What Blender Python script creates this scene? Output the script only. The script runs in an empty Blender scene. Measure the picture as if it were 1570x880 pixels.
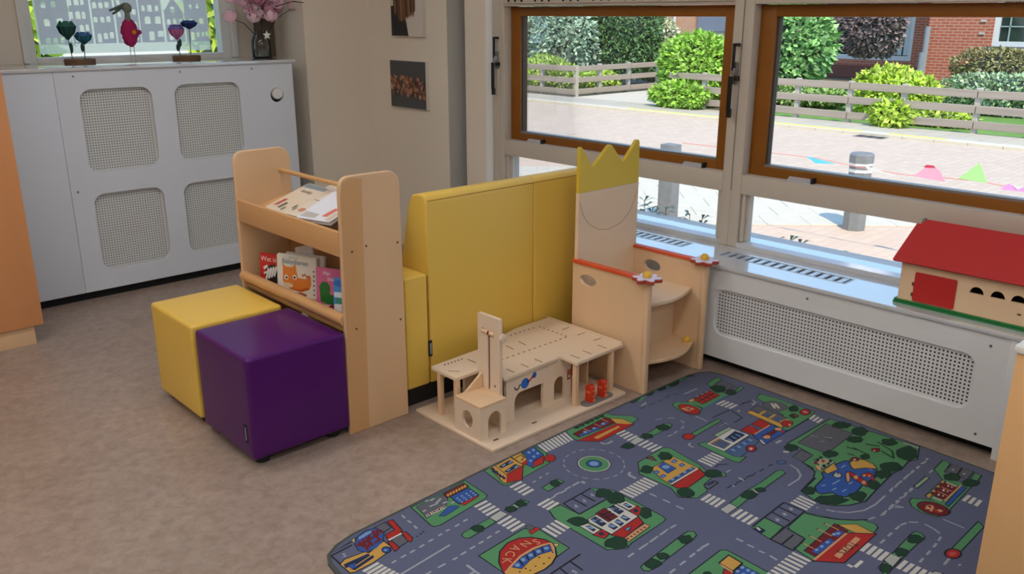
import bpy, bmesh, math, random
from mathutils import Vector, Matrix, Euler
import numpy as np
random.seed(7); np.random.seed(7)
SC = bpy.context.scene
COL = SC.collection

# ---------------------------------------------------------------- camera
F_PX = 1332.0
pitch = math.atan((440-22)/F_PX)
yaw = math.radians(47.2)                       # +X lies 47.2 degrees to the right of the heading
cam = bpy.data.cameras.new('camera'); cam.sensor_width = 36.0
cam.lens = 36.0*F_PX/1570.0; cam.clip_start = 0.05; cam.clip_end = 300
cam_o = bpy.data.objects.new('camera', cam); COL.objects.link(cam_o)
fw = Vector((math.cos(yaw)*math.cos(pitch), math.sin(yaw)*math.cos(pitch), -math.sin(pitch)))
cam_o.location = (0, 0, 1.5)
cam_o.rotation_euler = fw.to_track_quat('-Z', 'Y').to_euler()
SC.camera = cam_o

# ---------------------------------------------------------------- world, sun, exposure
wd = bpy.data.worlds.new('world'); SC.world = wd; wd.use_nodes = True
nt = wd.node_tree; nt.nodes.clear()
# clear blue sky: paler towards the horizon, deeper overhead
geo = nt.nodes.new('ShaderNodeTexCoord'); sep = nt.nodes.new('ShaderNodeSeparateXYZ'); nt.links.new(geo.outputs['Generated'], sep.inputs[0])
ramp = nt.nodes.new('ShaderNodeValToRGB'); nt.links.new(sep.outputs[2], ramp.inputs[0])
ramp.color_ramp.elements[0].position = 0.0; ramp.color_ramp.elements[0].color = (0.50, 0.76, 1.0, 1)
ramp.color_ramp.elements[1].position = 0.9; ramp.color_ramp.elements[1].color = (0.17, 0.36, 0.80, 1)
bg = nt.nodes.new('ShaderNodeBackground'); bg.inputs['Strength'].default_value = 1.9
wo = nt.nodes.new('ShaderNodeOutputWorld')
nt.links.new(ramp.outputs[0], bg.inputs[0]); nt.links.new(bg.outputs[0], wo.inputs[0])
sl = bpy.data.lights.new('sun', 'SUN'); sl.energy = 4.1; sl.angle = math.radians(0.6); sl.color = (1.0, 0.88, 0.70)
sun = bpy.data.objects.new('sun', sl); COL.objects.link(sun)
sd = Vector((0.64*math.cos(math.radians(52)), 0.77*math.cos(math.radians(52)), -math.sin(math.radians(52))))
sun.rotation_euler = sd.to_track_quat('-Z', 'Y').to_euler()
CEIL_L = 10.6
SC.view_settings.view_transform = 'Standard'; SC.view_settings.look = 'None'
SC.view_settings.exposure = 0.0; SC.view_settings.gamma = 1.0; SC.view_settings.use_curve_mapping = False
SC.cycles.max_bounces = 8; SC.cycles.diffuse_bounces = 4; SC.cycles.glossy_bounces = 4
SC.cycles.transparent_max_bounces = 12; SC.cycles.transmission_bounces = 6
SC.cycles.sample_clamp_indirect = 6.0

# ---------------------------------------------------------------- helpers
def lin(c):
    return tuple(((v/255)/12.92 if v/255 <= .04045 else ((v/255+.055)/1.055)**2.4) for v in c[:3]) + (1.0,)
MATS = {}
def mat(name, col, rough=.55, spec=.5, metal=0.0, coat=0.0, grain=None, noise=None, bump=None, coatr=.1, ior=None):
    """col is an sRGB 0-255 triple; grain=(sx,sy,sz,amount) wood streaks; noise=(scale,amount) mottling; bump=(scale,strength)."""
    if name in MATS: return MATS[name]
    m = bpy.data.materials.new(name); m.use_nodes = True; MATS[name] = m
    n = m.node_tree.nodes; l = m.node_tree.links; b = n['Principled BSDF']
    b.inputs['Base Color'].default_value = lin(col); b.inputs['Roughness'].default_value = rough
    b.inputs['Specular IOR Level'].default_value = spec; b.inputs['Metallic'].default_value = metal
    b.inputs['Coat Weight'].default_value = coat; b.inputs['Coat Roughness'].default_value = coatr
    m.diffuse_color = lin(col)
    if ior: b.inputs['IOR'].default_value = ior; b.inputs['Coat IOR'].default_value = ior
    tc = n.new('ShaderNodeTexCoord')
    def noise_col(vec, scale, amt, detail=5):
        t = n.new('ShaderNodeTexNoise'); t.inputs['Scale'].default_value = scale; t.inputs['Detail'].default_value = detail
        l.new(vec, t.inputs['Vector'])
        r = n.new('ShaderNodeMapRange'); r.inputs['From Min'].default_value = .3; r.inputs['From Max'].default_value = .7
        r.inputs['To Min'].default_value = 1-amt; r.inputs['To Max'].default_value = 1+amt
        l.new(t.outputs[0], r.inputs['Value'])
        mx = n.new('ShaderNodeMix'); mx.data_type = 'RGBA'; mx.blend_type = 'MULTIPLY'; mx.inputs[0].default_value = 1
        mx.inputs[6].default_value = lin(col); l.new(r.outputs[0], mx.inputs[7]); l.new(mx.outputs[2], b.inputs['Base Color'])
    if grain:
        mp = n.new('ShaderNodeMapping'); mp.inputs['Scale'].default_value = grain[:3]
        l.new(tc.outputs['Object'], mp.inputs['Vector']); noise_col(mp.outputs[0], 1.0, grain[3])
    if noise: noise_col(tc.outputs['Object'], noise[0], noise[1])
    if bump:
        t = n.new('ShaderNodeTexNoise'); t.inputs['Scale'].default_value = bump[0]; t.inputs['Detail'].default_value = 3
        l.new(tc.outputs['Object'], t.inputs['Vector'])
        bp = n.new('ShaderNodeBump'); bp.inputs['Strength'].default_value = bump[1]; bp.inputs['Distance'].default_value = .002
        l.new(t.outputs[0], bp.inputs['Height']); l.new(bp.outputs[0], b.inputs['Normal'])
    return m

def link(o, parent=None):
    COL.objects.link(o)
    if parent is not None: o.parent = parent
    return o
def tag(o, label=None, cat=None, group=None, kind=None):
    if label: o['label'] = label
    if cat: o['category'] = cat
    if group: o['group'] = group
    if kind: o['kind'] = kind
    return o
def empty(name, loc=(0, 0, 0), rot=(0, 0, 0), label=None, cat=None, group=None, kind=None):
    o = bpy.data.objects.new(name, None); o.empty_display_size = .1; o.location = loc; o.rotation_euler = rot
    COL.objects.link(o); return tag(o, label, cat, group, kind)
def rebase(o, parent):
    """parts are modelled in world coordinates: take the parent's own placement back out"""
    if parent is None: return
    pm = Matrix.Identity(4); chain = []
    p = parent
    while p is not None: chain.append(p); p = p.parent
    for p in reversed(chain): pm = pm @ (Matrix.Translation(p.location) @ p.rotation_euler.to_matrix().to_4x4())
    o.data.transform(pm.inverted())
def done(name, bm, m, parent=None, smooth=False, world=True, angle=35):
    me = bpy.data.meshes.new(name); bmesh.ops.recalc_face_normals(bm, faces=bm.faces[:]); bm.to_mesh(me); bm.free()
    return domesh(name, me, m, parent, smooth, world, angle)
def domesh(name, me, m, parent=None, smooth=False, world=True, angle=35):
    for mm in (m if isinstance(m, (list, tuple)) else [m]): me.materials.append(mm)
    if smooth:
        me.polygons.foreach_set('use_smooth', [True]*len(me.polygons))
        me.set_sharp_from_angle(angle=math.radians(angle))
    o = bpy.data.objects.new(name, me)
    if parent is None and world and len(me.vertices):       # put a top-level thing's origin at its base
        co = np.empty(len(me.vertices)*3); me.vertices.foreach_get('co', co); co = co.reshape(-1, 3)
        c = Vector(((co[:, 0].min()+co[:, 0].max())/2, (co[:, 1].min()+co[:, 1].max())/2, co[:, 2].min()))
        me.transform(Matrix.Translation(-c)); o.location = c
    link(o, parent)
    if parent is not None and world: rebase(o, parent)
    return o
def bx(bm, x0, x1, y0, y1, z0, z1, bev=0, seg=2):
    r = bmesh.ops.create_cube(bm, size=1.0); vs = r['verts']
    for v in vs: v.co = Vector(((x0+x1)/2+v.co.x*(x1-x0), (y0+y1)/2+v.co.y*(y1-y0), (z0+z1)/2+v.co.z*(z1-z0)))
    if bev:
        es = list({e for v in vs for e in v.link_edges})
        bmesh.ops.bevel(bm, geom=es, offset=bev, segments=seg, affect='EDGES', profile=.6)
def box(name, a, m, parent=None, bev=0, seg=2, smooth=None):
    bm = bmesh.new(); bx(bm, *a, bev=bev, seg=seg)
    return done(name, bm, m, parent, smooth=bool(bev) if smooth is None else smooth)
def tube(bm, p0, p1, r0, r1=None, n=12):
    p0 = Vector(p0); p1 = Vector(p1); r1 = r0 if r1 is None else r1
    d = p1-p0; q = d.to_track_quat('Z', 'Y').to_matrix().to_4x4()
    bmesh.ops.create_cone(bm, cap_ends=True, segments=n, radius1=r0, radius2=r1, depth=d.length, matrix=Matrix.Translation((p0+p1)/2) @ q)
def cyl(name, p0, p1, r, m, parent=None, r1=None, n=16):
    bm = bmesh.new(); tube(bm, p0, p1, r, r1, n); return done(name, bm, m, parent, smooth=True)
def ball(bm, c, r, sx=1, sy=1, sz=1, u=14, v=10):
    bmesh.ops.create_uvsphere(bm, u_segments=u, v_segments=v, radius=r, matrix=Matrix.Translation(c) @ Matrix.Diagonal((sx, sy, sz, 1)))
def lathe(bm, prof, c, n=28):
    rings = []
    for r, z in prof: rings.append([bm.verts.new((c[0]+r*math.cos(2*math.pi*i/n), c[1]+r*math.sin(2*math.pi*i/n), c[2]+z)) for i in range(n)])
    for a, b in zip(rings, rings[1:]):
        for i in range(n): bm.faces.new((a[i], a[(i+1) % n], b[(i+1) % n], b[i]))
    bm.faces.new(rings[0][::-1]); bm.faces.new(rings[-1])
def frame_mat(o, u, v):
    """matrix that maps plate space (u, v, thickness) to the world: u and v are unit directions, thickness along u x v"""
    u = Vector(u); v = Vector(v); w = u.cross(v)
    return Matrix(((u.x, v.x, w.x, o[0]), (u.y, v.y, w.y, o[1]), (u.z, v.z, w.z, o[2]), (0, 0, 0, 1)))
def plate(name, loops, th, M, m, parent=None, bev=0.0, smooth=True):
    """flat board with holes: first loop is the outline, the rest are holes; thickness grows along +w from M's plane"""
    cu = bpy.data.curves.new('c', 'CURVE'); cu.dimensions = '2D'; cu.fill_mode = 'BOTH'
    cu.extrude = max(th/2-bev, 1e-5); cu.bevel_depth = bev; cu.bevel_resolution = 1; cu.offset = -bev
    for lp in loops:
        s = cu.splines.new('POLY'); s.points.add(len(lp)-1); s.use_cyclic_u = True
        for p, q in zip(s.points, lp): p.co = (q[0], q[1], 0, 1)
    t = bpy.data.objects.new('t', cu); COL.objects.link(t)
    dg = bpy.context.evaluated_depsgraph_get(); me = bpy.data.meshes.new_from_object(t.evaluated_get(dg))
    bpy.data.objects.remove(t); bpy.data.curves.remove(cu)
    me.name = name; me.materials.clear()
    me.transform(M @ Matrix.Translation((0, 0, th/2)))
    return domesh(name, me, m, parent, smooth, angle=40)
def rrect(u0, u1, v0, v1, r, n=6):
    pts = []
    for cx, cy, a in ((u1-r, v1-r, 0), (u0+r, v1-r, 90), (u0+r, v0+r, 180), (u1-r, v0+r, 270)):
        for i in range(n+1):
            t = math.radians(a+90*i/n); pts.append((cx+r*math.cos(t), cy+r*math.sin(t)))
    return pts
def oval(cu, cv, ru, rv, n=24, rot=0):
    c, s = math.cos(rot), math.sin(rot)
    return [(cu+ru*math.cos(t)*c-rv*math.sin(t)*s, cv+ru*math.cos(t)*s+rv*math.sin(t)*c) for t in [2*math.pi*i/n for i in range(n)]]
def arch(u0, u1, v0, v1, n=10):
    r = (u1-u0)/2; return [(u0, v0), (u1, v0)]+[((u0+u1)/2+r*math.cos(math.pi*i/n), v1-r+r*math.sin(math.pi*i/n)) for i in range(n+1)]
def text_mesh(txt, size):
    cu = bpy.data.curves.new('tx', 'FONT'); cu.body = txt; cu.size = size; cu.align_x = 'CENTER'; cu.align_y = 'CENTER'; cu.resolution_u = 2
    t = bpy.data.objects.new('t', cu); COL.objects.link(t)
    dg = bpy.context.evaluated_depsgraph_get(); me = bpy.data.meshes.new_from_object(t.evaluated_get(dg))
    bpy.data.objects.remove(t); bpy.data.curves.remove(cu); return me
def add_text(bm, txt, size, M, mi):
    me = text_mesh(txt, size); me.transform(M)
    n0 = len(bm.faces); bm.from_mesh(me); bm.faces.ensure_lookup_table()
    for f in bm.faces[n0:]: f.material_index = mi
    bpy.data.meshes.remove(me)
def flat(bm, pts, M, mi, h=0.0):
    """one printed patch: polygon in (u,v) laid h above the plane of M"""
    vs = [bm.verts.new(M @ Vector((p[0], p[1], h))) for p in pts]
    from mathutils.geometry import tessellate_polygon
    for t in tessellate_polygon([[Vector((p[0], p[1], 0)) for p in pts]]):
        try: bm.faces.new([vs[i] for i in t]).material_index = mi
        except ValueError: pass
def copy_tree(o, parent=None):
    c = o.copy(); COL.objects.link(c); c.parent = parent
    for ch in [x for x in o.children]: copy_tree(ch, c)
    return c

# ---------------------------------------------------------------- materials
WHITE = mat('white paint', (226, 226, 222), .45, bump=(180, .02))
FRAMEW = mat('cream grey window paint', (196, 186, 172), .5, bump=(180, .02))
CABL = mat('cool white lacquered board', (216, 221, 230), .38)
CABW = mat('white lacquered board', (222, 224, 226), .38)
SILLM = mat('glossy white sill', (206, 210, 216), .14, spec=.5, coat=1.0, coatr=.06, ior=1.9)
WALLM = mat('warm white plaster', (228, 217, 202), .8, bump=(90, .08))
WALLG = mat('grey side shade', (196, 196, 192), .6)
CEILM = mat('ceiling tile white', (235, 233, 228), .9)
BEECH = mat('beech veneer', (214, 178, 138), .42, grain=(6, 6, .7, .05))
BEECHX = mat('beech board lengthwise', (205, 158, 106), .42, grain=(6, .7, 6, .05))
BIRCH = mat('birch plywood', (224, 190, 152), .45, grain=(5, 5, .8, .035))
PLYP = mat('pale toy plywood', (226, 204, 178), .5, grain=(3, 9, 9, .03))
BIRCHF = mat('pale birch plywood', (228, 203, 172), .5, grain=(3, 9, 9, .03))
OAKF = mat('varnished window wood', (138, 84, 22), .45, spec=.3, grain=(5, .8, 5, .14))
OAKC = mat('orange cabinet veneer', (230, 182, 126), .42, grain=(5, 5, .6, .05))
YEL = mat('yellow leatherette', (228, 190, 84), .38, bump=(260, .06))
YELD = mat('yellow leatherette seam', (176, 130, 40), .5)
PUR = mat('purple leatherette', (74, 14, 96), .3, spec=.35, bump=(260, .06))
BLK = mat('black plastic', (22, 22, 24), .5)
BLKM = mat('black metal', (26, 26, 28), .35, metal=.3)
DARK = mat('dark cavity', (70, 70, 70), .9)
VOID = mat('black shadow gap', (12, 12, 12), .9)
STEEL = mat('brushed steel', (150, 148, 145), .35, metal=.8)
FABT = mat('label fabric', (24, 28, 34), .8)
FABTW = mat('label print', (140, 145, 150), .8)
ORANGE = mat('orange red lacquer', (222, 84, 42), .4)
LILAC = mat('lilac white lacquer', (226, 216, 236), .35)
RUST = mat('brown red edge', (168, 66, 48), .5)
KNOBY = mat('yellow lacquered wood', (226, 178, 60), .35)
CROWN = mat('yellow lacquered board', (214, 184, 58), .4)
RED = mat('red lacquered roof', (186, 34, 32), .5)
REDL = mat('red lacquer', (214, 58, 30), .4)
GREEN = mat('green lacquered base', (20, 118, 56), .45)
INK = mat('printed ink brown', (96, 66, 48), .7)
GREYP = mat('grey lacquer', (128, 126, 124), .5)
BLUEP = mat('blue print', (30, 100, 190), .5)

def glass_mat(name, tint=(1, 1, 1, 1), refl=.9):
    m = bpy.data.materials.new(name); m.use_nodes = True; n = m.node_tree.nodes; l = m.node_tree.links; n.clear()
    t = n.new('ShaderNodeBsdfTransparent'); t.inputs[0].default_value = tint
    g = n.new('ShaderNodeBsdfGlossy'); g.inputs['Roughness'].default_value = .02
    f = n.new('ShaderNodeFresnel'); f.inputs[0].default_value = 1.45
    mu = n.new('ShaderNodeMath'); mu.operation = 'MULTIPLY'; mu.inputs[1].default_value = refl; l.new(f.outputs[0], mu.inputs[0])
    x = n.new('ShaderNodeMixShader'); o = n.new('ShaderNodeOutputMaterial')
    l.new(mu.outputs[0], x.inputs[0]); l.new(t.outputs[0], x.inputs[1]); l.new(g.outputs[0], x.inputs[2]); l.new(x.outputs[0], o.inputs[0])
    return m
GLASS = glass_mat('clear window glass', (.98, .985, .975, 1), .35)
VASEG = glass_mat('vase glass', (.90, .91, .89, 1), 1.0)
def film_mat(name, col, clear):
    """printed window film: lets light through, part clear and part diffusing"""
    m = bpy.data.materials.new(name); m.use_nodes = True; n = m.node_tree.nodes; l = m.node_tree.links; n.clear()
    t = n.new('ShaderNodeBsdfTransparent'); t.inputs[0].default_value = lin(col)
    d = n.new('ShaderNodeBsdfTranslucent'); d.inputs[0].default_value = lin(col)
    x = n.new('ShaderNodeMixShader'); x.inputs[0].default_value = 1-clear; o = n.new('ShaderNodeOutputMaterial')
    l.new(t.outputs[0], x.inputs[1]); l.new(d.outputs[0], x.inputs[2]); l.new(x.outputs[0], o.inputs[0]); m.diffuse_color = lin(col)
    return m

# ================================================================ STRUCTURE
def st(name, a, m, bev=0):
    return tag(box(name, a, m, bev=bev), kind='structure')
# --- floor: mottled brown-grey linoleum
FL = bpy.data.materials.new('marbled linoleum'); FL.use_nodes = True
n = FL.node_tree.nodes; l = FL.node_tree.links; b = n['Principled BSDF']
tc = n.new('ShaderNodeTexCoord')
n1 = n.new('ShaderNodeTexNoise'); n1.inputs['Scale'].default_value = 26; n1.inputs['Detail'].default_value = 9; n1.inputs['Roughness'].default_value = .66; n1.inputs['Distortion'].default_value = .35
n2 = n.new('ShaderNodeTexNoise'); n2.inputs['Scale'].default_value = 1.6; n2.inputs['Detail'].default_value = 3
l.new(tc.outputs['Object'], n1.inputs[0]); l.new(tc.outputs['Object'], n2.inputs[0])
cr = n.new('ShaderNodeValToRGB'); e = cr.color_ramp.elements
e[0].position = .34; e[0].color = lin((142, 124, 112)); e[1].position = .7; e[1].color = lin((168, 150, 138))
k = e.new(.5); k.color = lin((155, 137, 125))
l.new(n1.outputs[0], cr.inputs[0])
mx = n.new('ShaderNodeMix'); mx.data_type = 'RGBA'; mx.blend_type = 'MULTIPLY'; mx.inputs[0].default_value = 1
mr = n.new('ShaderNodeMapRange'); mr.inputs['From Min'].default_value = .35; mr.inputs['From Max'].default_value = .65; mr.inputs['To Min'].default_value = .94; mr.inputs['To Max'].default_value = 1.05
l.new(n2.outputs[0], mr.inputs[0]); l.new(cr.outputs[0], mx.inputs[6]); l.new(mr.outputs[0], mx.inputs[7]); l.new(mx.outputs[2], b.inputs['Base Color'])
b.inputs['Roughness'].default_value = .36; b.inputs['Specular IOR Level'].default_value = .45
st('floor', (-3.2, 3.45, -3.2, 5.5, -.06, 0), FL)
st('ceiling', (-3.2, 3.75, -3.2, 5.7, 2.75, 2.95), CEILM)
st('wall_left', (-3.35, -3.2, -3.2, 5.7, -.06, 2.75), WALLM)
st('wall_front', (-3.35, 3.75, -3.35, -3.2, -.06, 2.75), WALLM)
# back wall with the opening of the film window, and the warm wall that stands forward of it
wb = empty('wall_back', (0, 5.5, 0), kind='structure')
for nm, a in (('wall_panel', (-3.2, 1.40, 5.45, 5.65, -.06, 2.75)), ('wall_panel', (2.62, 2.872, 5.45, 5.65, -.06, 2.75)),
              ('wall_panel', (1.40, 2.62, 5.45, 5.65, -.06, 1.235)), ('wall_panel', (1.40, 2.62, 5.45, 5.65, 2.25, 2.75)),
              ('wall_return', (2.872, 3.75, 5.0, 5.65, -.06, 2.75))):
    box(nm, a, WALLM, wb)
# right wall
wr = empty('wall_right', (3.5, 1, 0), kind='structure')
box('pier', (3.36, 3.75, 4.20, 5.0, -.06, 2.75), WALLM, wr)
box('recess_panel', (3.50, 3.75, 4.06, 4.20, -.06, 2.75), VOID, wr)
box('pier_side_shade', (3.362, 3.50, 4.196, 4.2005, 0, 2.75), WALLG, wr)  # thin grey sheet: the side's shade is put into its colour
box('apron', (3.47, 3.75, -3.2, 4.06, -.06, .46), WALLM, wr)
box('lintel', (3.41, 3.75, -3.2, 4.06, 2.55, 2.75), WALLM, wr)
box('end_wall', (3.41, 3.75, -3.2, -2.25, .46, 2.55), WALLM, wr)
t1 = tag(box('trim_1', (3.41, 3.52, 3.905, 4.09, .0, 2.55), WALLM), kind='structure')
bm = bmesh.new()
prof = [(3.41, 3.905), (3.452, 3.845), (3.52, 3.845), (3.52, 3.905)]
lo = [bm.verts.new((x, y, .0)) for x, y in prof]; hi = [bm.verts.new((x, y, 2.55)) for x, y in prof]
bm.faces.new(lo); bm.faces.new(hi[::-1])
for i in range(4): bm.faces.new((lo[i], lo[(i+1) % 4], hi[(i+1) % 4], hi[i]))
tag(done('trim_2', bm, mat('satin white post', (226, 228, 230), .25)), kind='structure')

# --- windows of the right wall
XF, XS, XG = 3.41, 3.46, 3.49
def right_window(idx, y0, y1, grille, lever):
    """y0..y1 is the opening between the posts; fixed low pane, tilting wooden sash, fixed transom"""
    w = empty('window_%d' % idx, (XF, (y0+y1)/2, .47), kind='structure')
    fr = bmesh.new()
    bx(fr, XF, 3.53, y0-.05, y0, .469, 2.55, .004); bx(fr, XF, 3.53, y1, y1+.05, .469, 2.55, .004)
    bx(fr, XF, 3.53, y0, y1, .72, .808, .004)                       # rail under the sash
    bx(fr, XF, 3.53, y0, y1, 1.542, 1.66, .004); bx(fr, XF, 3.53, y0, y1, 2.50, 2.55, .004)
    done('window_frame', fr, FRAMEW, w, smooth=True)
    rl = bmesh.new()                                                # sloping bottom bead that catches the sky
    pr = [(XF, .469), (XF, .490), (3.448, .498), (3.53, .498), (3.53, .469)]
    a = [rl.verts.new((x, y0, z)) for x, z in pr]; c = [rl.verts.new((x, y1, z)) for x, z in pr]
    rl.faces.new(a); rl.faces.new(c[::-1])
    for i in range(5): rl.faces.new((a[i], a[(i+1) % 5], c[(i+1) % 5], c[i]))
    done('bottom_rail', rl, SILLM, w)
    lb = bmesh.new()                                                # glazing beads of the low pane
    for dd, t in ((0, .012), (.016, .012)):
        bx(lb, 3.425+dd, 3.455+dd, y0+.004, y0+.02+dd, .498, .72); bx(lb, 3.425+dd, 3.455+dd, y1-.02-dd, y1-.004, .498, .72)
    done('glazing_bead', lb, FRAMEW, w)
    box('pane', (3.452, 3.458, y0, y1, .497, .72), GLASS, w)
    s = bmesh.new(); wd_, z0, z1 = .078, .79, 1.54
    bx(s, XS, 3.52, y0+.002, y0+wd_, z0, z1, .006); bx(s, XS, 3.52, y1-wd_, y1-.002, z0, z1, .006)
    bx(s, XS, 3.52, y0+wd_-.004, y1-wd_+.004, z0, .850, .006); bx(s, XS, 3.52, y0+wd_-.004, y1-wd_+.004, 1.49, z1, .006)
    sash = done('sash', s, OAKF, w, smooth=True)
    al = bmesh.new(); bx(al, 3.462, 3.50, y0+wd_, y1-wd_, .846, .860, .002)
    done('drip_rail', al, STEEL, sash)
    dk = bmesh.new()
    bx(dk, 3.475, 3.50, y0+wd_-.001, y0+wd_+.008, .86, 1.49); bx(dk, 3.475, 3.50, y1-wd_-.008, y1-wd_+.001, .86, 1.49)
    done('gasket', dk, mat('rubber gasket', (70, 66, 58), .7), sash)
    box('pane', (XG, XG+.006, y0+wd_, y1-wd_, .855, 1.492), GLASS, sash)
    for yy in ((y0+.19, y1-.22) if grille else (y1-.27, y0+.25)):   # grips on the lower rail
        h = bmesh.new()
        pr = [(XS, .822), (XS-.012, .826), (XS-.030, .812), (XS-.034, .806), (XS-.014, .812), (XS, .808)]
        a = [h.verts.new((x, yy-.055, z)) for x, z in pr]; c = [h.verts.new((x, yy+.055, z)) for x, z in pr]
        h.faces.new(a); h.faces.new(c[::-1])
        for i in range(6): h.faces.new((a[i], a[(i+1) % 6], c[(i+1) % 6], c[i]))
        g = done('grip', h, mat('pale grey grip', (176, 172, 168), .35), sash)
        bb = bmesh.new(); bx(bb, XS-.030, XS, yy-.066, yy-.055, .806, .832, .003); bx(bb, XS-.012, XS, yy+.055, yy+.06, .806, .826); bx(bb, XS-.02, XS, yy-.06, yy+.06, .800, .806)
        done('grip_end', bb, BLK, g)
    box('pane', (XG, XG+.006, y0, y1, 1.66, 2.50), GLASS, w)
    if grille:
        gb = bmesh.new(); bx(gb, XF-.012, XF, y0+.0, y1-.0, 1.556, 1.64, .003)
        g = done('vent_strip', gb, FRAMEW, w, smooth=True)
        hb = bmesh.new()
        for k in range(26):
            if k % 4 == 3: continue
            yy = y1-.05-k*.052; tube(hb, (XF-.013, yy, 1.572), (XF-.009, yy, 1.572), .009, n=8)
        tag(done('vent_hole', hb, BLK, g), kind='stuff')
    for yy in lever:
        h = bmesh.new()
        bx(h, XF-.016, XF, yy-.011, yy+.011, 1.205, 1.30, .004); bx(h, XF-.034, XF-.014, yy-.009, yy+.009, 1.245, 1.275, .003)
        lv = done('lever', h, STEEL, w, smooth=True)
        k = bmesh.new()
        bx(k, XF-.036, XF-.024, yy-.004, yy+.006, 1.265, 1.375, .002); bx(k, XF-.036, XF-.004, yy-.014, yy+.006, 1.368, 1.380, .002)
        bx(k, XF-.042, XF-.026, yy-.008, yy+.012, 1.06, 1.10, .004); bx(k, XF-.04, XF-.028, yy-.002, yy+.016, 1.09, 1.24, .003); bx(k, XF-.03, XF, yy-.018, yy-.008, 1.22, 1.24)
        done('lever_arm', k, BLKM, lv, smooth=True)
        q = bmesh.new(); bx(q, XF-.038, XF-.03, yy+.000, yy+.012, 1.07, 1.225, .002); done('lever_grip', q, mat('pale grip', (205, 205, 202), .4), lv)
    return w
right_window(1, 2.255, 3.747, True, (2.222, 3.80))
right_window(2, .654, 2.155, False, ())
right_window(3, -.85, .554, False, ())
right_window(4, -2.2, -.95, False, ())
tag(box('trim_3', (XF-.002, 3.53, 3.79, 3.845, .469, 2.55), FRAMEW, bev=.004), kind='structure')
tag(box('trim_4', (XF-.001, 3.53, 2.2035, 2.2065, .73, 2.55), mat('joint shadow', (96, 94, 90), .9)), kind='structure')

# --- film window of the back wall
w5 = empty('window_5', (2.0, 5.5, 1.24), kind='structure')
fr = bmesh.new()
for a in ((1.40, 1.455, 5.46, 5.54, 1.235, 2.25), (2.545, 2.62, 5.46, 5.54, 1.235, 2.25), (1.455, 2.545, 5.46, 5.54, 1.235, 1.268), (1.455, 2.545, 5.46, 5.54, 2.2, 2.25), (1.38, 1.41, 5.43, 5.46, 1.24, 2.25), (2.60, 2.635, 5.42, 5.46, 1.24, 2.25)): bx(fr, *a, bev=.004)
done('window_frame', fr, WHITE, w5, smooth=True)
box('pane', (1.455, 2.545, 5.515, 5.521, 1.268, 2.2), GLASS, w5)
FB = film_mat('pale film', (252, 250, 242), .5); FH = film_mat('lavender film', (236, 227, 236), .25)
MF = frame_mat((0, 5.505, 0), (1, 0, 0), (0, 0, 1))
plate('window_film', [[(1.485, 1.285), (2.485, 1.285), (2.485, 2.15), (1.485, 2.15)]], .0006, MF, FB, w5, smooth=False)
def house(px0, px1, top, wins):
    """one printed house of the film: x in photo-scale units turned into metres along the window"""
    X = lambda p: 1.51+(p-70)*.00385
    Zf = lambda y: 1.333+(70-y)*.00362
    x0, x1 = X(px0), X(px1); z0 = 1.338
    out = [(x0, z0), (x1, z0)]
    if top == 'gable': out += [(x1, Zf(20)), ((x0+x1)/2, Zf(-4)), (x0, Zf(20))]
    elif top == 'step':
        h = 1.70; s = (x1-x0)/7
        out += [(x1, h), (x1-s, h), (x1-s, h+.05), (x1-2*s, h+.05), (x1-2*s, h+.10), (x0+2*s, h+.10), (x0+2*s, h+.05), (x0+s, h+.05), (x0+s, h), (x0, h)]
    else: out += [(x1, 1.74), (x1-.02, 1.80), (x0+.02, 1.80), (x0, 1.74)]
    loops = [out]
    for wx, wy, ww, wh in wins:
        a, c, zz, hh = X(wx)-ww*.0019, X(wx)+ww*.0019, Zf(wy), wh*.0018
        loops.append([(a, zz-hh), (c, zz-hh), (c, zz+hh*.8), ((a+c)/2, zz+hh), (a, zz+hh*.8)])
    plate('film_house', loops, .0006, Matrix.Translation((0, -.003, 0)) @ MF, FH, w5, smooth=False)
house(66, 110, 'step', [(77, 63, 7, 9), (87, 63, 6, 9), (97, 62, 6, 9), (106, 62, 6, 9), (79, 36, 8, 11), (97, 35, 9, 11), (77, 10, 6, 9), (91, 9, 6, 9), (84, -14, 8, 10)])
house(112, 140, 'flat', [(118, 61, 5, 9), (126, 45, 6, 11), (134, 44, 5, 10), (114, 25, 4, 11), (123, 25, 7, 12), (131, 25, 5, 11), (114, 5, 4, 11), (123, 4, 7, 12), (131, 4, 5, 11)])
house(143, 174, 'step', [(150, 60, 6, 14), (159, 57, 6, 10), (168, 56, 6, 10), (147, 32, 6, 9), (157, 32, 6, 9), (166, 31, 6, 9), (148, 10, 6, 9), (157, 10, 6, 9), (166, 9, 6, 9)])
house(177, 211, 'flat', [(186, 60, 8, 12), (186, 43, 6, 9), (183, 24, 5, 8), (192, 24, 5, 8), (183, 5, 5, 8), (205, 60, 6, 9), (205, 40, 6, 9), (205, 20, 6, 9)])
house(213, 248, 'flat', [(229, 58, 8, 15), (243, 55, 9, 10), (225, 33, 9, 12), (241, 33, 9, 12), (220, 14, 5, 9), (230, 14, 7, 11), (241, 14, 5, 9), (229, -8, 7, 9)])
house(252, 282, 'gable', [(260, 58, 7, 15), (270, 55, 6, 8), (277, 54, 5, 8), (258, 36, 6, 9), (268, 35, 6, 9), (277, 35, 6, 9), (266, 16, 6, 10)])
house(285, 322, 'step', [(304, 57, 5, 8), (312, 57, 5, 8), (319, 56, 5, 8), (295, 60, 6, 14), (312, 35, 7, 10), (295, 36, 7, 10), (296, 11, 5, 8), (307, 10, 5, 8)])

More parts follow.
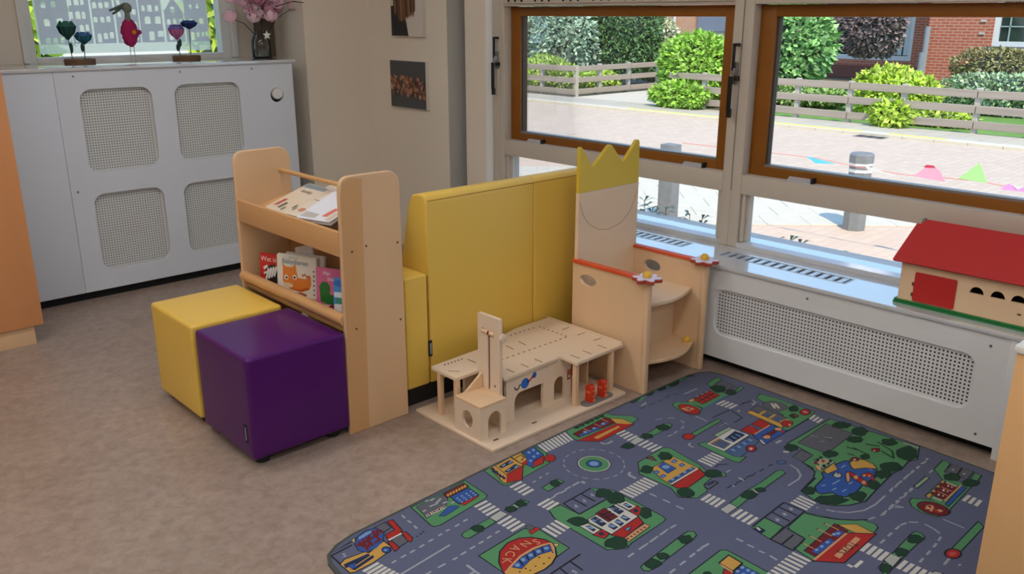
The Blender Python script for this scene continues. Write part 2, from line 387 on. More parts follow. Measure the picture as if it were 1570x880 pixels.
# --- ceiling lamps added to brighten the room (out of the frame)
LAMP = bpy.data.materials.new('added lamp glow'); LAMP.use_nodes = True
nn = LAMP.node_tree.nodes; bb = nn['Principled BSDF']; bb.inputs['Emission Color'].default_value = (1.0, .97, .94, 1); bb.inputs['Emission Strength'].default_value = CEIL_L
cl0 = None
LPOS = [(x, y) for x in (-1.6, 0, 1.3) for y in (-1.4, .8, 3.0)]
for i, (x, y) in enumerate(LPOS):
    if cl0 is None:
        cl0 = empty('added_ceiling_light', (x, y, 2.68), label='added white ceiling panel lamp that brightens the room, out of view', cat='lamp', group='added ceiling panel lamps')
        q = bmesh.new(); bx(q, x-.64, x+.64, y-.19, y+.19, 2.70, 2.75, .004); done('lamp_housing', q, WHITE, cl0)
        q = bmesh.new(); bx(q, x-.60, x+.60, y-.15, y+.15, 2.685, 2.70); done('lamp_diffuser', q, LAMP, cl0)
    else:
        c = copy_tree(cl0); c.location = (x, y, 2.68)

# ================================================================ FURNITURE AND FITTINGS
# --- perforated sheet: a mesh with real square holes
def perforated(name, u0, u1, v0, v1, pitch, hole, M, m, parent, r):
    bm = bmesh.new(); nu = int((u1-u0)/pitch); nv = int((v1-v0)/pitch)
    du = (u1-u0)/nu; dv = (v1-v0)/nv; cache = {}
    def V(u, v):
        k = (round(u, 5), round(v, 5))
        if k not in cache: cache[k] = bm.verts.new(M @ Vector((u, v, 0)))
        return cache[k]
    for i in range(nu):
        for j in range(nv):
            a, b_, c, d = u0+i*du, u0+(i+1)*du, v0+j*dv, v0+(j+1)*dv
            cu, cv = (a+b_)/2, (c+d)/2
            o = [V(a, c), V(b_, c), V(b_, d), V(a, d)]
            dx = max(0, abs(cu-(u0+u1)/2)-((u1-u0)/2-r)); dy = max(0, abs(cv-(v0+v1)/2)-((v1-v0)/2-r))
            if math.hypot(dx, dy) > r-pitch*.6 or i in (0, nu-1) or j in (0, nv-1): bm.faces.new(o); continue
            h = hole/2; q = [V(cu-h, cv-h), V(cu+h, cv-h), V(cu+h, cv+h), V(cu-h, cv+h)]
            for k in range(4): bm.faces.new((o[k], o[(k+1) % 4], q[(k+1) % 4], q[k]))
    return done(name, bm, m, parent)

# --- radiator cover under the right window
rc = empty('radiator_cover', (3.13, 1.4, 0), label='low white radiator cover with one long perforated panel under the right windows', cat='radiator cover')
MR = frame_mat((3.128, 0, 0), (0, -1, 0), (0, 0, 1))            # u = -y, so w = -x
p = plate('front_board', [rrect(-2.62, -.868, .042, .452, .004, 2), rrect(-2.05, -.965, .150, .362, .05)], .018, MR, CABW, rc, bev=.001)
perforated('perforated_panel', -2.055, -.96, .145, .367, .0145, .0068, frame_mat((3.1225, 0, 0), (0, -1, 0), (0, 0, 1)), CABW, rc, .055)
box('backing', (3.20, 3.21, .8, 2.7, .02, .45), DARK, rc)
box('plinth', (3.165, 3.19, -.8, 2.62, 0, .044), VOID, rc)  # black strip stands for the shade in the gap above the floor
box('end_panel', (3.106, 3.46, .845, .868, 0, .452), CABW, rc, bev=.002)
box('front_board', (3.110, 3.128, -.8, .843, .035, .452), CABW, rc, bev=.001)
for yy, zz in ((.93, .41), (.93, .075), (1.62, .415), (2.3, .41)):
    cyl('screw', (3.1105, yy, zz), (3.108, yy, zz), .005, STEEL, rc, n=8)
ws = empty('sill_board', (3.27, 1.5, .452), label='glossy white sill board with two slotted air grilles under the right windows', cat='window sill')
SL = [(2.335, 2.76), (1.535, 2.135)]
plate('board', [[(3.10, -2.2), (3.41, -2.2), (3.41, 3.9), (3.10, 3.9)]]+[[(3.238, a), (3.325, a), (3.325, c), (3.238, c)] for a, c in SL], .017, Matrix.Translation((0, 0, .452)), SILLM, ws, bev=.0015)
VENTM = mat('grey vent lacquer', (186, 194, 204), .22, coat=.6)
for a, c in SL:
    f = bmesh.new()
    for q in ((3.236, 3.241, a, c), (3.322, 3.327, a, c), (3.241, 3.322, a, a+.004), (3.241, 3.322, c-.004, c)): bx(f, *q, .4655, .4705)
    g = done('air_grille', f, VENTM, ws)
    nsl = int(round((c-a)/.0415))
    for k in range(nsl):
        yy = a+.008+(c-a-.016)*(k+.5)/nsl
        box('slat', (3.241, 3.322, yy-.0115, yy+.0115, .463, .4685), VENTM, g)
    box('grille_tray', (3.2385, 3.3245, a+.0005, c-.0005, .452, .4605), mat('vent tray', (112, 122, 138), .2, coat=1.0, ior=1.7), g)

# --- tall white radiator cabinet at the back
rk = empty('radiator_cabinet', (1.9, 5.1, 0), label='tall white radiator cabinet with four woven mesh panels under the film window', cat='radiator cover')
MK = frame_mat((0, 4.918, 0), (1, 0, 0), (0, 0, 1))             # w = -y
HO = [(1.475, 1.852, .690, 1.126), (1.975, 2.365, .700, 1.126), (1.472, 1.852, .152, .575), (1.965, 2.365, .160, .572)]
knob_hole = oval(2.601, 1.035, .043, .043)
plate('front_board', [rrect(1.366, 2.715, 0.046, 1.222, .004, 2)]+[rrect(*h, .062) for h in HO]+[knob_hole], .018, MK, CABL, rk, bev=.001)
box('front_board', (.55, 1.3645, 4.90, 4.918, 0.046, 1.222), CABL, rk, bev=.001)
MESHM = mat('white cane mesh', (214, 216, 214), .55)
for h in HO:
    perforated('mesh_panel', h[0]-.004, h[1]+.004, h[2]-.004, h[3]+.004, .0135, .0058, frame_mat((0, 4.926, 0), (1, 0, 0), (0, 0, 1)), MESHM, rk, .066)
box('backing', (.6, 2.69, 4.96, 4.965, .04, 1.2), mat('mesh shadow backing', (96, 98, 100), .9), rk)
box('top_board', (.55, 2.735, 4.888, 5.448, 1.222, 1.240), SILLM, rk, bev=.003)
box('side_board', (2.697, 2.715, 4.918, 5.44, 0.046, 1.222), CABL, rk, bev=.001)
box('plinth', (.6, 2.69, 4.925, 5.40, 0, .046), VOID, rk)  # blackened to stand for the dark shade under the cabinet
bm = bmesh.new(); lathe(bm, [(.034, 0), (.034, .026), (.030, .030), (.006, .031)], (0, 0, 0), 24)
bm.transform(frame_mat((2.605, 4.927, 1.043), (1, 0, 0), (0, 0, 1))); done('thermostat_knob', bm, WHITE, rk, smooth=True)
cyl('knob_recess', (2.601, 4.94, 1.035), (2.601, 4.919, 1.035), .045, VOID, rk)
for xx, zz in ((1.46, 1.195), (2.02, 1.195), (2.45, 1.195), (1.40, .60)): cyl('screw', (xx, 4.9005, zz), (xx, 4.898, zz), .006, STEEL, rk, n=8)

# --- wooden cabinets cut by the frame edges
lc = empty('wooden_cabinet', (.62, 4.6, 0), label='tall beech cabinet side on a recessed plinth, cut by the left edge of the photo', cat='cabinet')
box('cabinet_body', (.20, 1.010, 4.395, 4.85, .092, 2.05), BEECH, lc, bev=.002)
box('door', (.20, 1.012, 4.377, 4.393, .092, 2.05), mat('beech cabinet door', (206, 142, 92), .42, grain=(6, 6, .7, .05)), lc, bev=.002)
box('plinth', (.20, .972, 4.392, 4.84, 0, .09), BEECH, lc, bev=.001)
rb = empty('low_cabinet', (2.5, .3, 0), label='low orange wood cabinet with white edged top in the right foreground', cat='cabinet')
box('cabinet_body', (2.186, 2.62, -.35, .596, .04, .732), OAKC, rb, bev=.003)
box('top_board', (2.18, 2.63, -.36, .602, .733, .752), mat('white edged top', (226, 222, 216), .3), rb, bev=.006)
box('plinth', (2.21, 2.60, -.33, .57, .0098, .04), OAKC, rb)

# --- poufs
def pouf(name, x0, x1, y0, y1, m, label):
    t = empty(name, ((x0+x1)/2, (y0+y1)/2, 0), label=label, cat='pouf', group='leatherette cube poufs in front of the bookcase')
    bm = bmesh.new(); r = bmesh.ops.create_cube(bm, size=1)
    bmesh.ops.subdivide_edges(bm, edges=bm.edges[:], cuts=9, use_grid_fill=True)
    for v in bm.verts:
        a = v.co*2; e = sorted((abs(a.x), abs(a.y), abs(a.z)))
        # soft pillowed faces
        bul = .006
        px_ = a.x*(1+0) ; k = lambda s: (1-s*s)
        v.co = Vector(((x0+x1)/2+(x1-x0)/2*a.x+bul*a.x*k(a.y)*k(a.z)*.6, (y0+y1)/2+(y1-y0)/2*a.y+bul*a.y*k(a.x)*k(a.z)*.6, .03+(a.z+1)/2*.375+bul*max(a.z, 0)*k(a.x)*k(a.y)))
    es = [e for e in bm.edges if len(e.link_faces) == 2 and e.calc_face_angle() > 1.0]
    bmesh.ops.bevel(bm, geom=es, offset=.014, segments=4, affect='EDGES', profile=.55)
    done('cushion', bm, m, t, smooth=True, angle=60)
    for fx in (x0+.05, x1-.05):
        for fy in (y0+.05, y1-.05): cyl('foot', (fx, fy, 0), (fx, fy, .034), .024, BLK, t, r1=.028)
    # seam lines just under the top edge
    return t
pp = pouf('cube_pouf', 1.168, 1.553, 2.562, 2.965, PUR, 'purple leatherette cube pouf, the nearest of the pair by the bookcase')
box('care_label', (1.1655, 1.1685, 2.600, 2.622, .085, .155), FABT, pp, bev=.001)
box('label_print', (1.1648, 1.1657, 2.606, 2.613, .095, .145), FABTW, pp)
bm = bmesh.new()
for a, c in (((1.166, 2.561, .385), (1.166, 2.561, .04)),): tube(bm, a, c, .0022, n=6)
yp = pouf('cube_pouf', 1.172, 1.545, 3.005, 3.390, YEL, 'yellow leatherette cube pouf behind the purple one')
bm.free()

# --- bookcase
bc = empty('bookcase', (1.68, 2.97, 0), label='small beech bookcase with rounded side panels, a tray on top and books', cat='bookcase')
def side_profile():
    return [(1.552, 0), (1.818, 0), (1.816, .90)]+[(1.766+.05*math.cos(math.radians(a)), .918+.05*math.sin(math.radians(a))) for a in (0, 20, 40, 60, 80, 90)] + \
           [(1.602+.038*math.cos(math.radians(a)), .928+.04*math.sin(math.radians(a))) for a in (90, 110, 130, 150, 170, 180)] + [(1.562, .90)]
MS = frame_mat((0, 2.580, 0), (1, 0, 0), (0, 0, 1))
near = plate('side_panel', [side_profile()], .020, MS, BEECH, bc, bev=.004)
plate('side_panel', [side_profile()], .020, frame_mat((0, 3.372, 0), (1, 0, 0), (0, 0, 1)), BEECH, bc, bev=.004)
plate('edge_strip', [[(1.5545, .002), (1.633, .002), (1.655, .955), (1.604, .962), (1.575, .945), (1.5655, .90)]], .0008, frame_mat((0, 2.5602, 0), (1, 0, 0), (0, 0, 1)), mat('beech strip', (204, 158, 108), .42, grain=(6, 6, .7, .05)), bc)
for xx, zz in ((1.660, .71), (1.796, .70), (1.600, .41), (1.796, .40), (1.60, .70)): cyl('screw_cap', (xx, 2.5605, zz), (xx, 2.558, zz), .0042, INK, bc, n=8)
box('tray_front', (1.560, 1.578, 2.58, 3.352, .682, .772), BEECHX, bc, bev=.003)
bm = bmesh.new(); M = Matrix.Translation((1.69, 2.966, .735)) @ Matrix.Rotation(math.radians(-17), 4, 'Y')
r = bmesh.ops.create_cube(bm, size=1, matrix=M @ Matrix.Diagonal((.235, .770, .014, 1))); done('tray_board', bm, BEECHX, bc)
cyl('rod', (1.766, 2.575, .872), (1.766, 3.36, .872), .009, BEECHX, bc)
cyl('book_rail', (1.565, 2.575, .446), (1.565, 3.36, .446), .022, BEECHX, bc)
box('shelf_board', (1.570, 1.80, 2.58, 3.352, .395, .412), BEECHX, bc, bev=.002)
box('shelf_back', (1.785, 1.80, 2.58, 3.352, .412, .60), BEECHX, bc, bev=.002)
box('bottom_board', (1.58, 1.80, 2.58, 3.352, .04, .058), BEECHX, bc, bev=.002)

# --- books: a cover board, pages and a printed face
PAGE = mat('book pages', (226, 220, 206), .8)
PR = {}
def ink(c):
    return mat('print %d %d %d' % c, c, .35, coat=.2)
def book(label, w, h, th, M, cover, prints, texts=(), group='picture books in the bookcase', corner=.012):
    """local frame: u right, v up, the printed face looks along +w; M puts it in the room"""
    t = bpy.data.objects.new('picture_book', None); t.empty_display_size = .05; t.matrix_world = M; COL.objects.link(t)
    tag(t, label, 'book', group)
    cols = [ink(cover)]; idx = {cover: 0}
    def mi(c):
        if c not in idx: idx[c] = len(cols); cols.append(ink(c))
        return idx[c]
    bm = bmesh.new()
    lo = [bm.verts.new((u, v, th-.002)) for u, v in rrect(-w/2, w/2, 0, h, corner, 4)]; hi = [bm.verts.new((v.co.x, v.co.y, th)) for v in lo]
    bm.faces.new(hi); bm.faces.new(lo[::-1])
    for i in range(len(lo)): bm.faces.new((lo[i], lo[(i+1) % len(lo)], hi[(i+1) % len(lo)], hi[i]))
    for f in bm.faces: f.material_index = 0
    for k, (c, pts) in enumerate(prints): flat(bm, pts, Matrix.Identity(4), mi(c), th+.0002+.00008*k)
    for txt, size, u, v, c in texts: add_text(bm, txt, size, Matrix.Translation((u, v, th+.0002+.00008*(len(prints)+1))), mi(c))
    me = bpy.data.meshes.new('front_cover'); bm.to_mesh(me); bm.free(); domesh('front_cover', me, cols, t, world=False)
    bm = bmesh.new(); bx(bm, -w/2+.002, w/2-.003, .002, h-.003, .0022, th-.002); me = bpy.data.meshes.new('pages'); bm.to_mesh(me); bm.free(); domesh('pages', me, PAGE, t, world=False)
    bm = bmesh.new(); bx(bm, -w/2, w/2, 0, h, 0, .002); me = bpy.data.meshes.new('back_cover'); bm.to_mesh(me); bm.free(); domesh('back_cover', me, ink(cover), t, world=False)
    return t
def lean(y, x, z, deg, th=0, roll=0, turn=0):
    """book whose face looks to -X (towards the room), leaning back by deg; u runs along -Y"""
    b = Matrix(((0, 0, -1, x), (-1, 0, 0, y), (0, 1, 0, z), (0, 0, 0, 1)))
    b = Matrix.Translation((x, y, z)) @ Matrix.Rotation(math.radians(turn), 4, 'Z') @ Matrix.Translation((-x, -y, -z)) @ b
    return b @ Matrix.Rotation(math.radians(-deg), 4, 'X') @ Matrix.Rotation(math.radians(roll), 4, 'Z')
O = lambda cu, cv, ru, rv, n=14, rot=0: oval(cu, cv, ru, rv, n, rot)
FOX = (224, 130, 52)
def poly_(*p): return list(p)
# white board book with the fox
def shelf_book(label, x, y, w, h, th, cover, prints, texts, turn=23, corner=.010, z=.4125, roll=0):
    """far bottom corner of the cover at (x, y); the book stands turned to the rail and leans a little"""
    t = math.radians(turn); cx, cy = x+math.sin(t)*w/2, y-math.cos(t)*w/2
    return book(label, w, h, th, lean(cy, cx, z, 4, turn=turn, roll=roll), cover, prints, texts, corner=corner)
W_ = (226, 222, 212)
shelf_book('white board book with an orange fox face leaning in the middle of the lower shelf', 1.604, 3.130, .194, .168, .012, W_,
     [(FOX, [(-.070, .058), (-.068, .112), (-.072, .134), (-.056, .118), (-.022, .118), (-.006, .134), (.000, .100), (.006, .078), (.040, .076), (.068, .090), (.070, .056), (.062, .038), (.02, .020), (-.035, .026), (-.055, .038)]),
      ((236, 206, 170), O(-.044, .042, .024, .010)), ((244, 240, 232), O(-.052, .074, .010, .010)), ((244, 240, 232), O(-.010, .078, .010, .010)),
      ((40, 34, 30), O(-.051, .073, .0052, .0055)), ((40, 34, 30), O(-.011, .077, .0052, .0055)), ((196, 92, 30), [(-.036, .030), (.02, .020), (.062, .036), (.056, .044), (.014, .030)]),
      ((150, 70, 40), O(.014, .010, .034, .008)), ((40, 34, 30), O(-.050, .012, .010, .006))]
     + [((196, 92, 30), O(.030+.010*i, .090+.004*math.sin(i*2), .005, .006, 7)) for i in range(4)] + [((70, 62, 60), O(.084, .112-.019*i, .0036, .0042, 8)) for i in range(6)],
     [('Babydieren', .0285, -.006, .140, (92, 132, 160)), ('kijk en voel', .010, -.012, .158, (120, 128, 132))])
shelf_book('red board book with a zebra at the far end of the lower shelf', 1.606, 3.285, .165, .140, .010, (196, 40, 40),
     [((24, 22, 24), O(-.012, .050, .046, .046))] + [((236, 234, 230), [(-.056+.014*i, .030+.006*i), (-.048+.014*i, .026+.006*i), (-.032+.014*i, .074+.004*i), (-.042+.014*i, .080+.004*i)]) for i in range(4)] +
     [((236, 234, 230), [(-.060, .070), (-.040, .084), (-.044, .092), (-.066, .080)]), ((236, 234, 230), [(-.062, .050), (-.042, .058), (-.044, .066), (-.064, .058)]), ((214, 60, 56), O(-.05, .098, .006, .005))],
     [('Wat is', .030, -.036, .116, (244, 234, 226))])
shelf_book('pale grey board book hidden behind the fox book', 1.632, 3.112, .190, .172, .012, (206, 202, 190), [], [])
shelf_book('small white picture book poking up behind the fox book, only a corner showing', 1.690, 3.095, .12, .165, .006, (220, 222, 222), [], [], turn=5, roll=16, z=.445)
shelf_book('pink board book with a green armchair at the near end of the lower shelf', 1.620, 2.858, .200, .164, .009, (206, 104, 146),
     [((36, 112, 46), [(-.080, .030), (-.086, .092), (-.070, .110), (-.048, .110), (-.034, .092), (-.036, .064), (-.006, .060), (.002, .046), (-.004, .026), (-.050, .022)]),
      ((130, 28, 40), [(-.099, .0), (-.099, .018), (-.02, .024), (.04, .016), (.04, .0)]), ((226, 200, 204), [(-.066, .020), (-.030, .022), (-.056, .010)])],
     [('Mijn', .020, -.050, .144, (244, 232, 236)), ('stoel', .024, -.024, .124, (244, 232, 236))], corner=.005)
shelf_book('blue and white board book in front of the pink one, nearest the side panel', 1.604, 2.706, .120, .158, .009, (70, 140, 204),
     [((40, 110, 190), O(-.02, .138, .042, .014)), ((206, 224, 232), [(-.058, .104), (.05, .110), (.05, .086), (-.058, .084)]), ((60, 140, 130), [(-.05, .084), (.05, .086), (.05, .062), (-.05, .060)]),
      ((226, 228, 232), [(-.058, .0), (-.058, .058), (-.02, .06), (-.028, .0)]), ((214, 120, 50), [(-.02, .0), (-.026, .054), (-.006, .066), (.012, .03), (.03, .0)])], [], corner=.005)
# upper tray: books lying back on the sloping board
def tray(y, x, z, deg, yawd=0):
    return lean(y, x, z, deg) @ Matrix.Identity(4)
book('cream picture book with small red and black figures, left one on the top tray', .182, .215, .012, lean(3.085, 1.592, .752, 70, roll=-2), (222, 206, 184),
     [((150, 160, 160), [(-.085, .180), (-.085, .212), (.075, .212), (.075, .190)]), ((190, 90, 80), [(-.070, .030), (-.066, .085), (-.040, .088), (-.044, .040)]), ((60, 70, 60), [(-.026, .025), (-.022, .068), (-.004, .066), (-.008, .026)]), ((120, 120, 110), O(.016, .030, .010, .014)), ((110, 100, 90), O(.062, .060, .008, .016))],
     [('boekje', .030, -.010, .160, (80, 78, 74))])
book('cream picture book in the middle of the top tray', .16, .24, .010, lean(2.958, 1.598, .757, 71, roll=2), (226, 212, 192),
     [((170, 150, 126), [(-.05, .120), (.05, .120), (.05, .128), (-.05, .128)]), ((196, 130, 100), O(.0, .045, .022, .014)), ((120, 120, 110), O(-.045, .040, .008, .014))])
book('white picture book with a blue square and red stripe, right one on the top tray', .20, .25, .014, lean(2.800, 1.592, .764, 70, roll=8), (228, 230, 240),
     [((160, 200, 226), [(.010, .150), (.075, .150), (.075, .200), (.010, .200)]), ((222, 112, 92), [(.020, .030), (.050, .030), (.060, .090), (.034, .090)]), ((190, 184, 176), [(-.09, .012), (.0, .012), (.0, .04), (-.09, .05)]), ((226, 204, 170), [(.06, .01), (.09, .01), (.09, .06), (.07, .06)])])
book('orange edged picture book standing behind the others on the top tray', .26, .19, .012, lean(2.985, 1.640, .736, 66, roll=0), (214, 176, 110), [((120, 110, 96), [(-.1, .17), (.12, .17), (.12, .18), (-.1, .18)])])
dk = box('black_folder', (1.585, 1.76, 2.592, 2.672, .744, .752), BLK)
dk.rotation_euler = (0, math.radians(-14), 0); dk.location.z += .012
tag(dk, 'black folder edge beside the white book on the top tray', 'folder')

# --- yellow sofa seen from behind
so = empty('sofa', (2.4, 2.9, 0), label='yellow leatherette children sofa on a black base, seen from behind', cat='sofa')
SECT = [(2.605, .076), (2.60, .12), (2.600, .81), (2.606, .834), (2.622, .845), (2.655, .845), (2.690, .836), (2.715, .80), (2.755, .62), (2.80, .40), (2.83, .076)]
def wedge(name, x0, x1):
    bm = bmesh.new(); a = [bm.verts.new((x0, y, z)) for y, z in SECT]; c = [bm.verts.new((x1, y, z)) for y, z in SECT]
    f0 = bm.faces.new(a); f1 = bm.faces.new(c[::-1])
    for i in range(len(a)): bm.faces.new((a[i], a[(i+1) % len(a)], c[(i+1) % len(a)], c[i]))
    bmesh.ops.bevel(bm, geom=list(f0.edges)+list(f1.edges), offset=.010, segments=3, affect='EDGES', profile=.6)
    return done(name, bm, YEL, so, smooth=True, angle=50)
wedge('backrest', 1.962, 2.535); wedge('backrest', 2.537, 3.06)
box('armrest', (1.845, 1.957, 2.598, 3.36, .076, .538), YEL, so, bev=.012, seg=3)
box('seat', (1.957, 2.94, 2.80, 3.36, .076, .34), YEL, so, bev=.02, seg=3)
box('base', (1.86, 3.02, 2.615, 3.34, 0, .078), BLK, so)
q = bmesh.new(); tube(q, (1.958, 2.599, .09), (1.958, 2.599, .53), .003, n=6); done('seam', q, YELD, so)
q = bmesh.new(); tube(q, (1.97, 2.603, .822), (3.05, 2.603, .822), .0022, n=6); done('seam', q, YELD, so)
box('care_label', (1.951, 1.966, 2.590, 2.599, .195, .262), FABT, so, bev=.002)
box('label_print', (1.954, 1.962, 2.5895, 2.5905, .205, .252), FABTW, so)

# --- throne chair
th = empty('throne_chair', (2.84, 2.25, 0), label='birch plywood throne chair with a yellow crown backrest and flower arms', cat='chair')
def arm_panel(x, hy):
    M = frame_mat((x, 0, 0), (0, -1, 0), (0, 0, 1))             # w = -x
    out = [(-2.46, 0), (-2.052, 0), (-2.052, .486), (-2.46, .486)]
    return plate('side_panel', [out, oval(-hy, .420, .047, .025, 20)], .018, M, BIRCH, th, bev=.002)
arm_panel(2.653, 2.372); arm_panel(3.040, 2.335)
for x in (2.643, 3.030):
    q = bmesh.new(); bx(q, x-.014, x+.014, 2.041, 2.066, 0, .486, .010, 3); done('front_post', q, BIRCH, th, smooth=True)
    plate('arm_trim', [[(x-.016, 2.10), (x+.016, 2.10), (x+.016, 2.458), (x-.016, 2.458)]], .013, Matrix.Translation((0, 0, .486)), ORANGE, th, bev=.002)
    pts = []
    for i in range(60):
        a = 2*math.pi*i/60; r = .050+.011*math.cos(6*a); pts.append((x+r*math.cos(a), 2.062+r*math.sin(a)*1.0))
    plate('flower', [pts], .014, Matrix.Translation((0, 0, .486)), RUST, th, bev=.001)
    plate('flower_top', [[(x+(p[0]-x)*.97, 2.062+(p[1]-2.062)*.97) for p in pts]], .003, Matrix.Translation((0, 0, .4995)), LILAC, th)
    q = bmesh.new(); ball(q, (x, 2.062, .512), .019, sz=.85); done('flower_ball', q, KNOBY, th, smooth=True)
MB = frame_mat((0, 2.458, 0), (1, 0, 0), (0, 0, 1))
plate('backrest', [[(2.640, .0), (3.035, .0), (3.032, .7835), (2.642, .7835)]], .018, MB, BIRCHF, th, bev=.001)
plate('crown', [[(2.6425, .784), (3.0315, .784), (3.028, .962), (3.021, .974), (3.010, .974), (2.932, .895), (2.922, .889), (2.912, .893), (2.845, .964), (2.834, .970), (2.822, .966), (2.738, .895), (2.727, .889), (2.718, .893), (2.660, .970), (2.652, .977), (2.6425, .972)]], .018, MB, CROWN, th, bev=.0015)
arc = [(2.648, .745), (2.668, .690), (2.709, .642), (2.773, .609), (2.84, .600), (2.911, .614), (2.976, .656), (3.005, .702), (3.024, .75)]
q = bmesh.new()
for a, c in zip(arc, arc[1:]): tube(q, (a[0], 2.4395, a[1]), (c[0], 2.4395, c[1]), .0012, n=6)
done('engraved_line', q, mat('engraved line', (176, 150, 124), .6), th)
def bulge(y0, y1, d, n=12):
    return [(2.654, y1), (2.654, y0)]+[(2.654+.366*i/n, y0-d*math.sin(math.pi*i/n)) for i in range(1, n)]+[(3.021, y0), (3.021, y1)]
plate('seat', [bulge(2.115, 2.438, .045)], .016, Matrix.Translation((0, 0, .352)), BIRCHF, th, bev=.003)
plate('footboard', [bulge(2.085, 2.438, .055)], .016, Matrix.Translation((0, 0, .112)), BIRCH, th, bev=.003)
box('riser', (2.654, 3.021, 2.20, 2.216, .128, .352), BIRCHF, th)
for x, y in ((2.685, 2.085), (2.99, 2.10)):
    q = bmesh.new(); ball(q, (x, y, .138), .017, sz=.9); done('knob', q, KNOBY, th, smooth=True)

# --- toy garage
tg = empty('toy_garage', (2.21, 2.33, 0), label='wooden toy garage with a roof parking deck, lift tower and red petrol pumps', cat='toy')
TI = Matrix.Translation
plate('base_board', [rrect(1.845, 2.585, 2.095, 2.555, .008, 3)], .012, TI((0, 0, 0)), PLYP, tg, bev=.002)
deck = [(1.878, 2.345), (1.885, 2.338), (2.012, 2.338), (2.012, 2.212), (2.295, 2.217), (2.303, 2.224), (2.318, 2.222), (2.322, 2.214), (2.316, 2.140), (2.322, 2.132), (2.605, 2.140), (2.612, 2.148), (2.612, 2.585), (2.50, 2.585), (2.40, 2.580), (2.27, 2.545), (2.15, 2.505), (1.886, 2.492), (1.878, 2.485)]
plate('parking_deck', [deck], .014, TI((0, 0, .191)), PLYP, tg, bev=.002)
box('deck_rim', (2.604, 2.613, 2.15, 2.585, .205, .211), PLYP, tg, bev=.001)
bm = bmesh.new(); ZD = TI((0, 0, .2053))
def dl(a, c, w=.005):
    a = Vector(a); c = Vector(c); d = (c-a).normalized(); nn_ = Vector((-d.y, d.x))*w/2
    flat(bm, [a-nn_, c-nn_, c+nn_, a+nn_], ZD, 0)
for x in (2.075, 2.15, 2.225): dl((x, 2.228), (x, 2.272))
for x in (2.36, 2.43, 2.52): dl((x, 2.155), (x, 2.205))
for y in (2.25, 2.34, 2.43): dl((2.545, y), (2.592, y))
for x in (2.235, 2.305): dl((x, 2.405), (x+.005, 2.455))
for i in range(16): dl((2.03+i*.030, 2.355), (2.044+i*.030, 2.355), .006)
for i in range(7): dl((2.50, 2.36+i*.026), (2.50, 2.372+i*.026), .006)
for i in range(8): dl((2.28+i*.026, 2.53), (2.293+i*.026, 2.533), .006)
for i in range(6): dl((1.925+i*.017, 2.462), (1.934+i*.017, 2.470), .006)
dl((2.03, 2.40), (2.03, 2.45)); dl((1.90, 2.41), (1.93, 2.375), .004)
done('deck_marking', bm, INK, tg)['kind'] = 'stuff'
for x, y in ((1.895, 2.452), (1.895, 2.352), (2.335, 2.152), (2.545, 2.152)):
    q = bmesh.new(); bx(q, x-.0095, x+.0095, y-.0095, y+.0095, .012, .191, .002); done('post', q, BIRCH, tg, smooth=True)
MFr = frame_mat((0, 2.236, 0), (1, 0, 0), (0, 0, 1))
big = [(2.073, .0125), (2.226, .0125), (2.226, .118), (2.105, .118), (2.090, .113), (2.078, .100), (2.073, .085)]
plate('front_wall', [[(2.03, .012), (2.385, .012), (2.385, .191), (2.03, .191)], big, arch(2.288, 2.348, .022, .118)], .012, MFr, PLYP, tg)
box('back_wall', (2.03, 2.60, 2.47, 2.482, .012, .191), PLYP, tg)
box('shop_wall', (2.385, 2.397, 2.236, 2.47, .012, .191), BIRCH, tg)
plate('shop_front', [[(2.40, .012), (2.60, .012), (2.60, .191), (2.40, .191)], [(2.44, .09), (2.50, .09), (2.50, .165), (2.44, .165)]], .010, frame_mat((0, 2.40, 0), (1, 0, 0), (0, 0, 1)), PLYP, tg)
box('shop_pillar', (2.52, 2.53, 2.26, 2.39, .012, .191), BIRCH, tg)
box('shop_sign', (2.425, 2.515, 2.386, 2.390, .170, .188), mat('shop sign', (168, 70, 50), .5), tg)
bm = bmesh.new(); ZF = frame_mat((0, 2.2238, 0), (1, 0, 0), (0, 0, 1))
garage_ink = [BLUEP, mat('dark print', (90, 84, 84), .6), mat('red print', (206, 60, 44), .5), mat('pale print', (214, 196, 176), .6), mat('orange print', (206, 96, 56), .6)]
flat(bm, oval(2.128, .146, .0215, .0215, 18), ZF, 0, 0); flat(bm, oval(2.178, .166, .0115, .0125, 14), ZF, 0)
flat(bm, [(2.148, .152), (2.170, .170), (2.174, .160), (2.150, .144)], ZF, 2); flat(bm, [(2.138, .150), (2.150, .156), (2.150, .146), (2.140, .142)], ZF, 3)
pl = [(2.076, .146), (2.079, .138), (2.086, .136), (2.093, .139), (2.095, .148), (2.100, .150), (2.108, .149), (2.106, .143), (2.101, .143), (2.098, .134), (2.089, .128), (2.078, .130), (2.071, .138), (2.070, .148)]
flat(bm, pl, ZF, 1)
flat(bm, [(2.362, .090), (2.384, .090), (2.384, .135), (2.362, .135)], ZF, 4); flat(bm, [(2.365, .093), (2.381, .093), (2.381, .118), (2.365, .118)], ZF, 1, .0003); flat(bm, oval(2.373, .105, .006, .008, 10), ZF, 3, .0006)
done('wall_print', bm, garage_ink, tg)['kind'] = 'stuff'
box('lamp_block', (2.386, 2.396, 2.226, 2.236, .10, .15), mat('dark red block', (90, 32, 28), .5), tg)
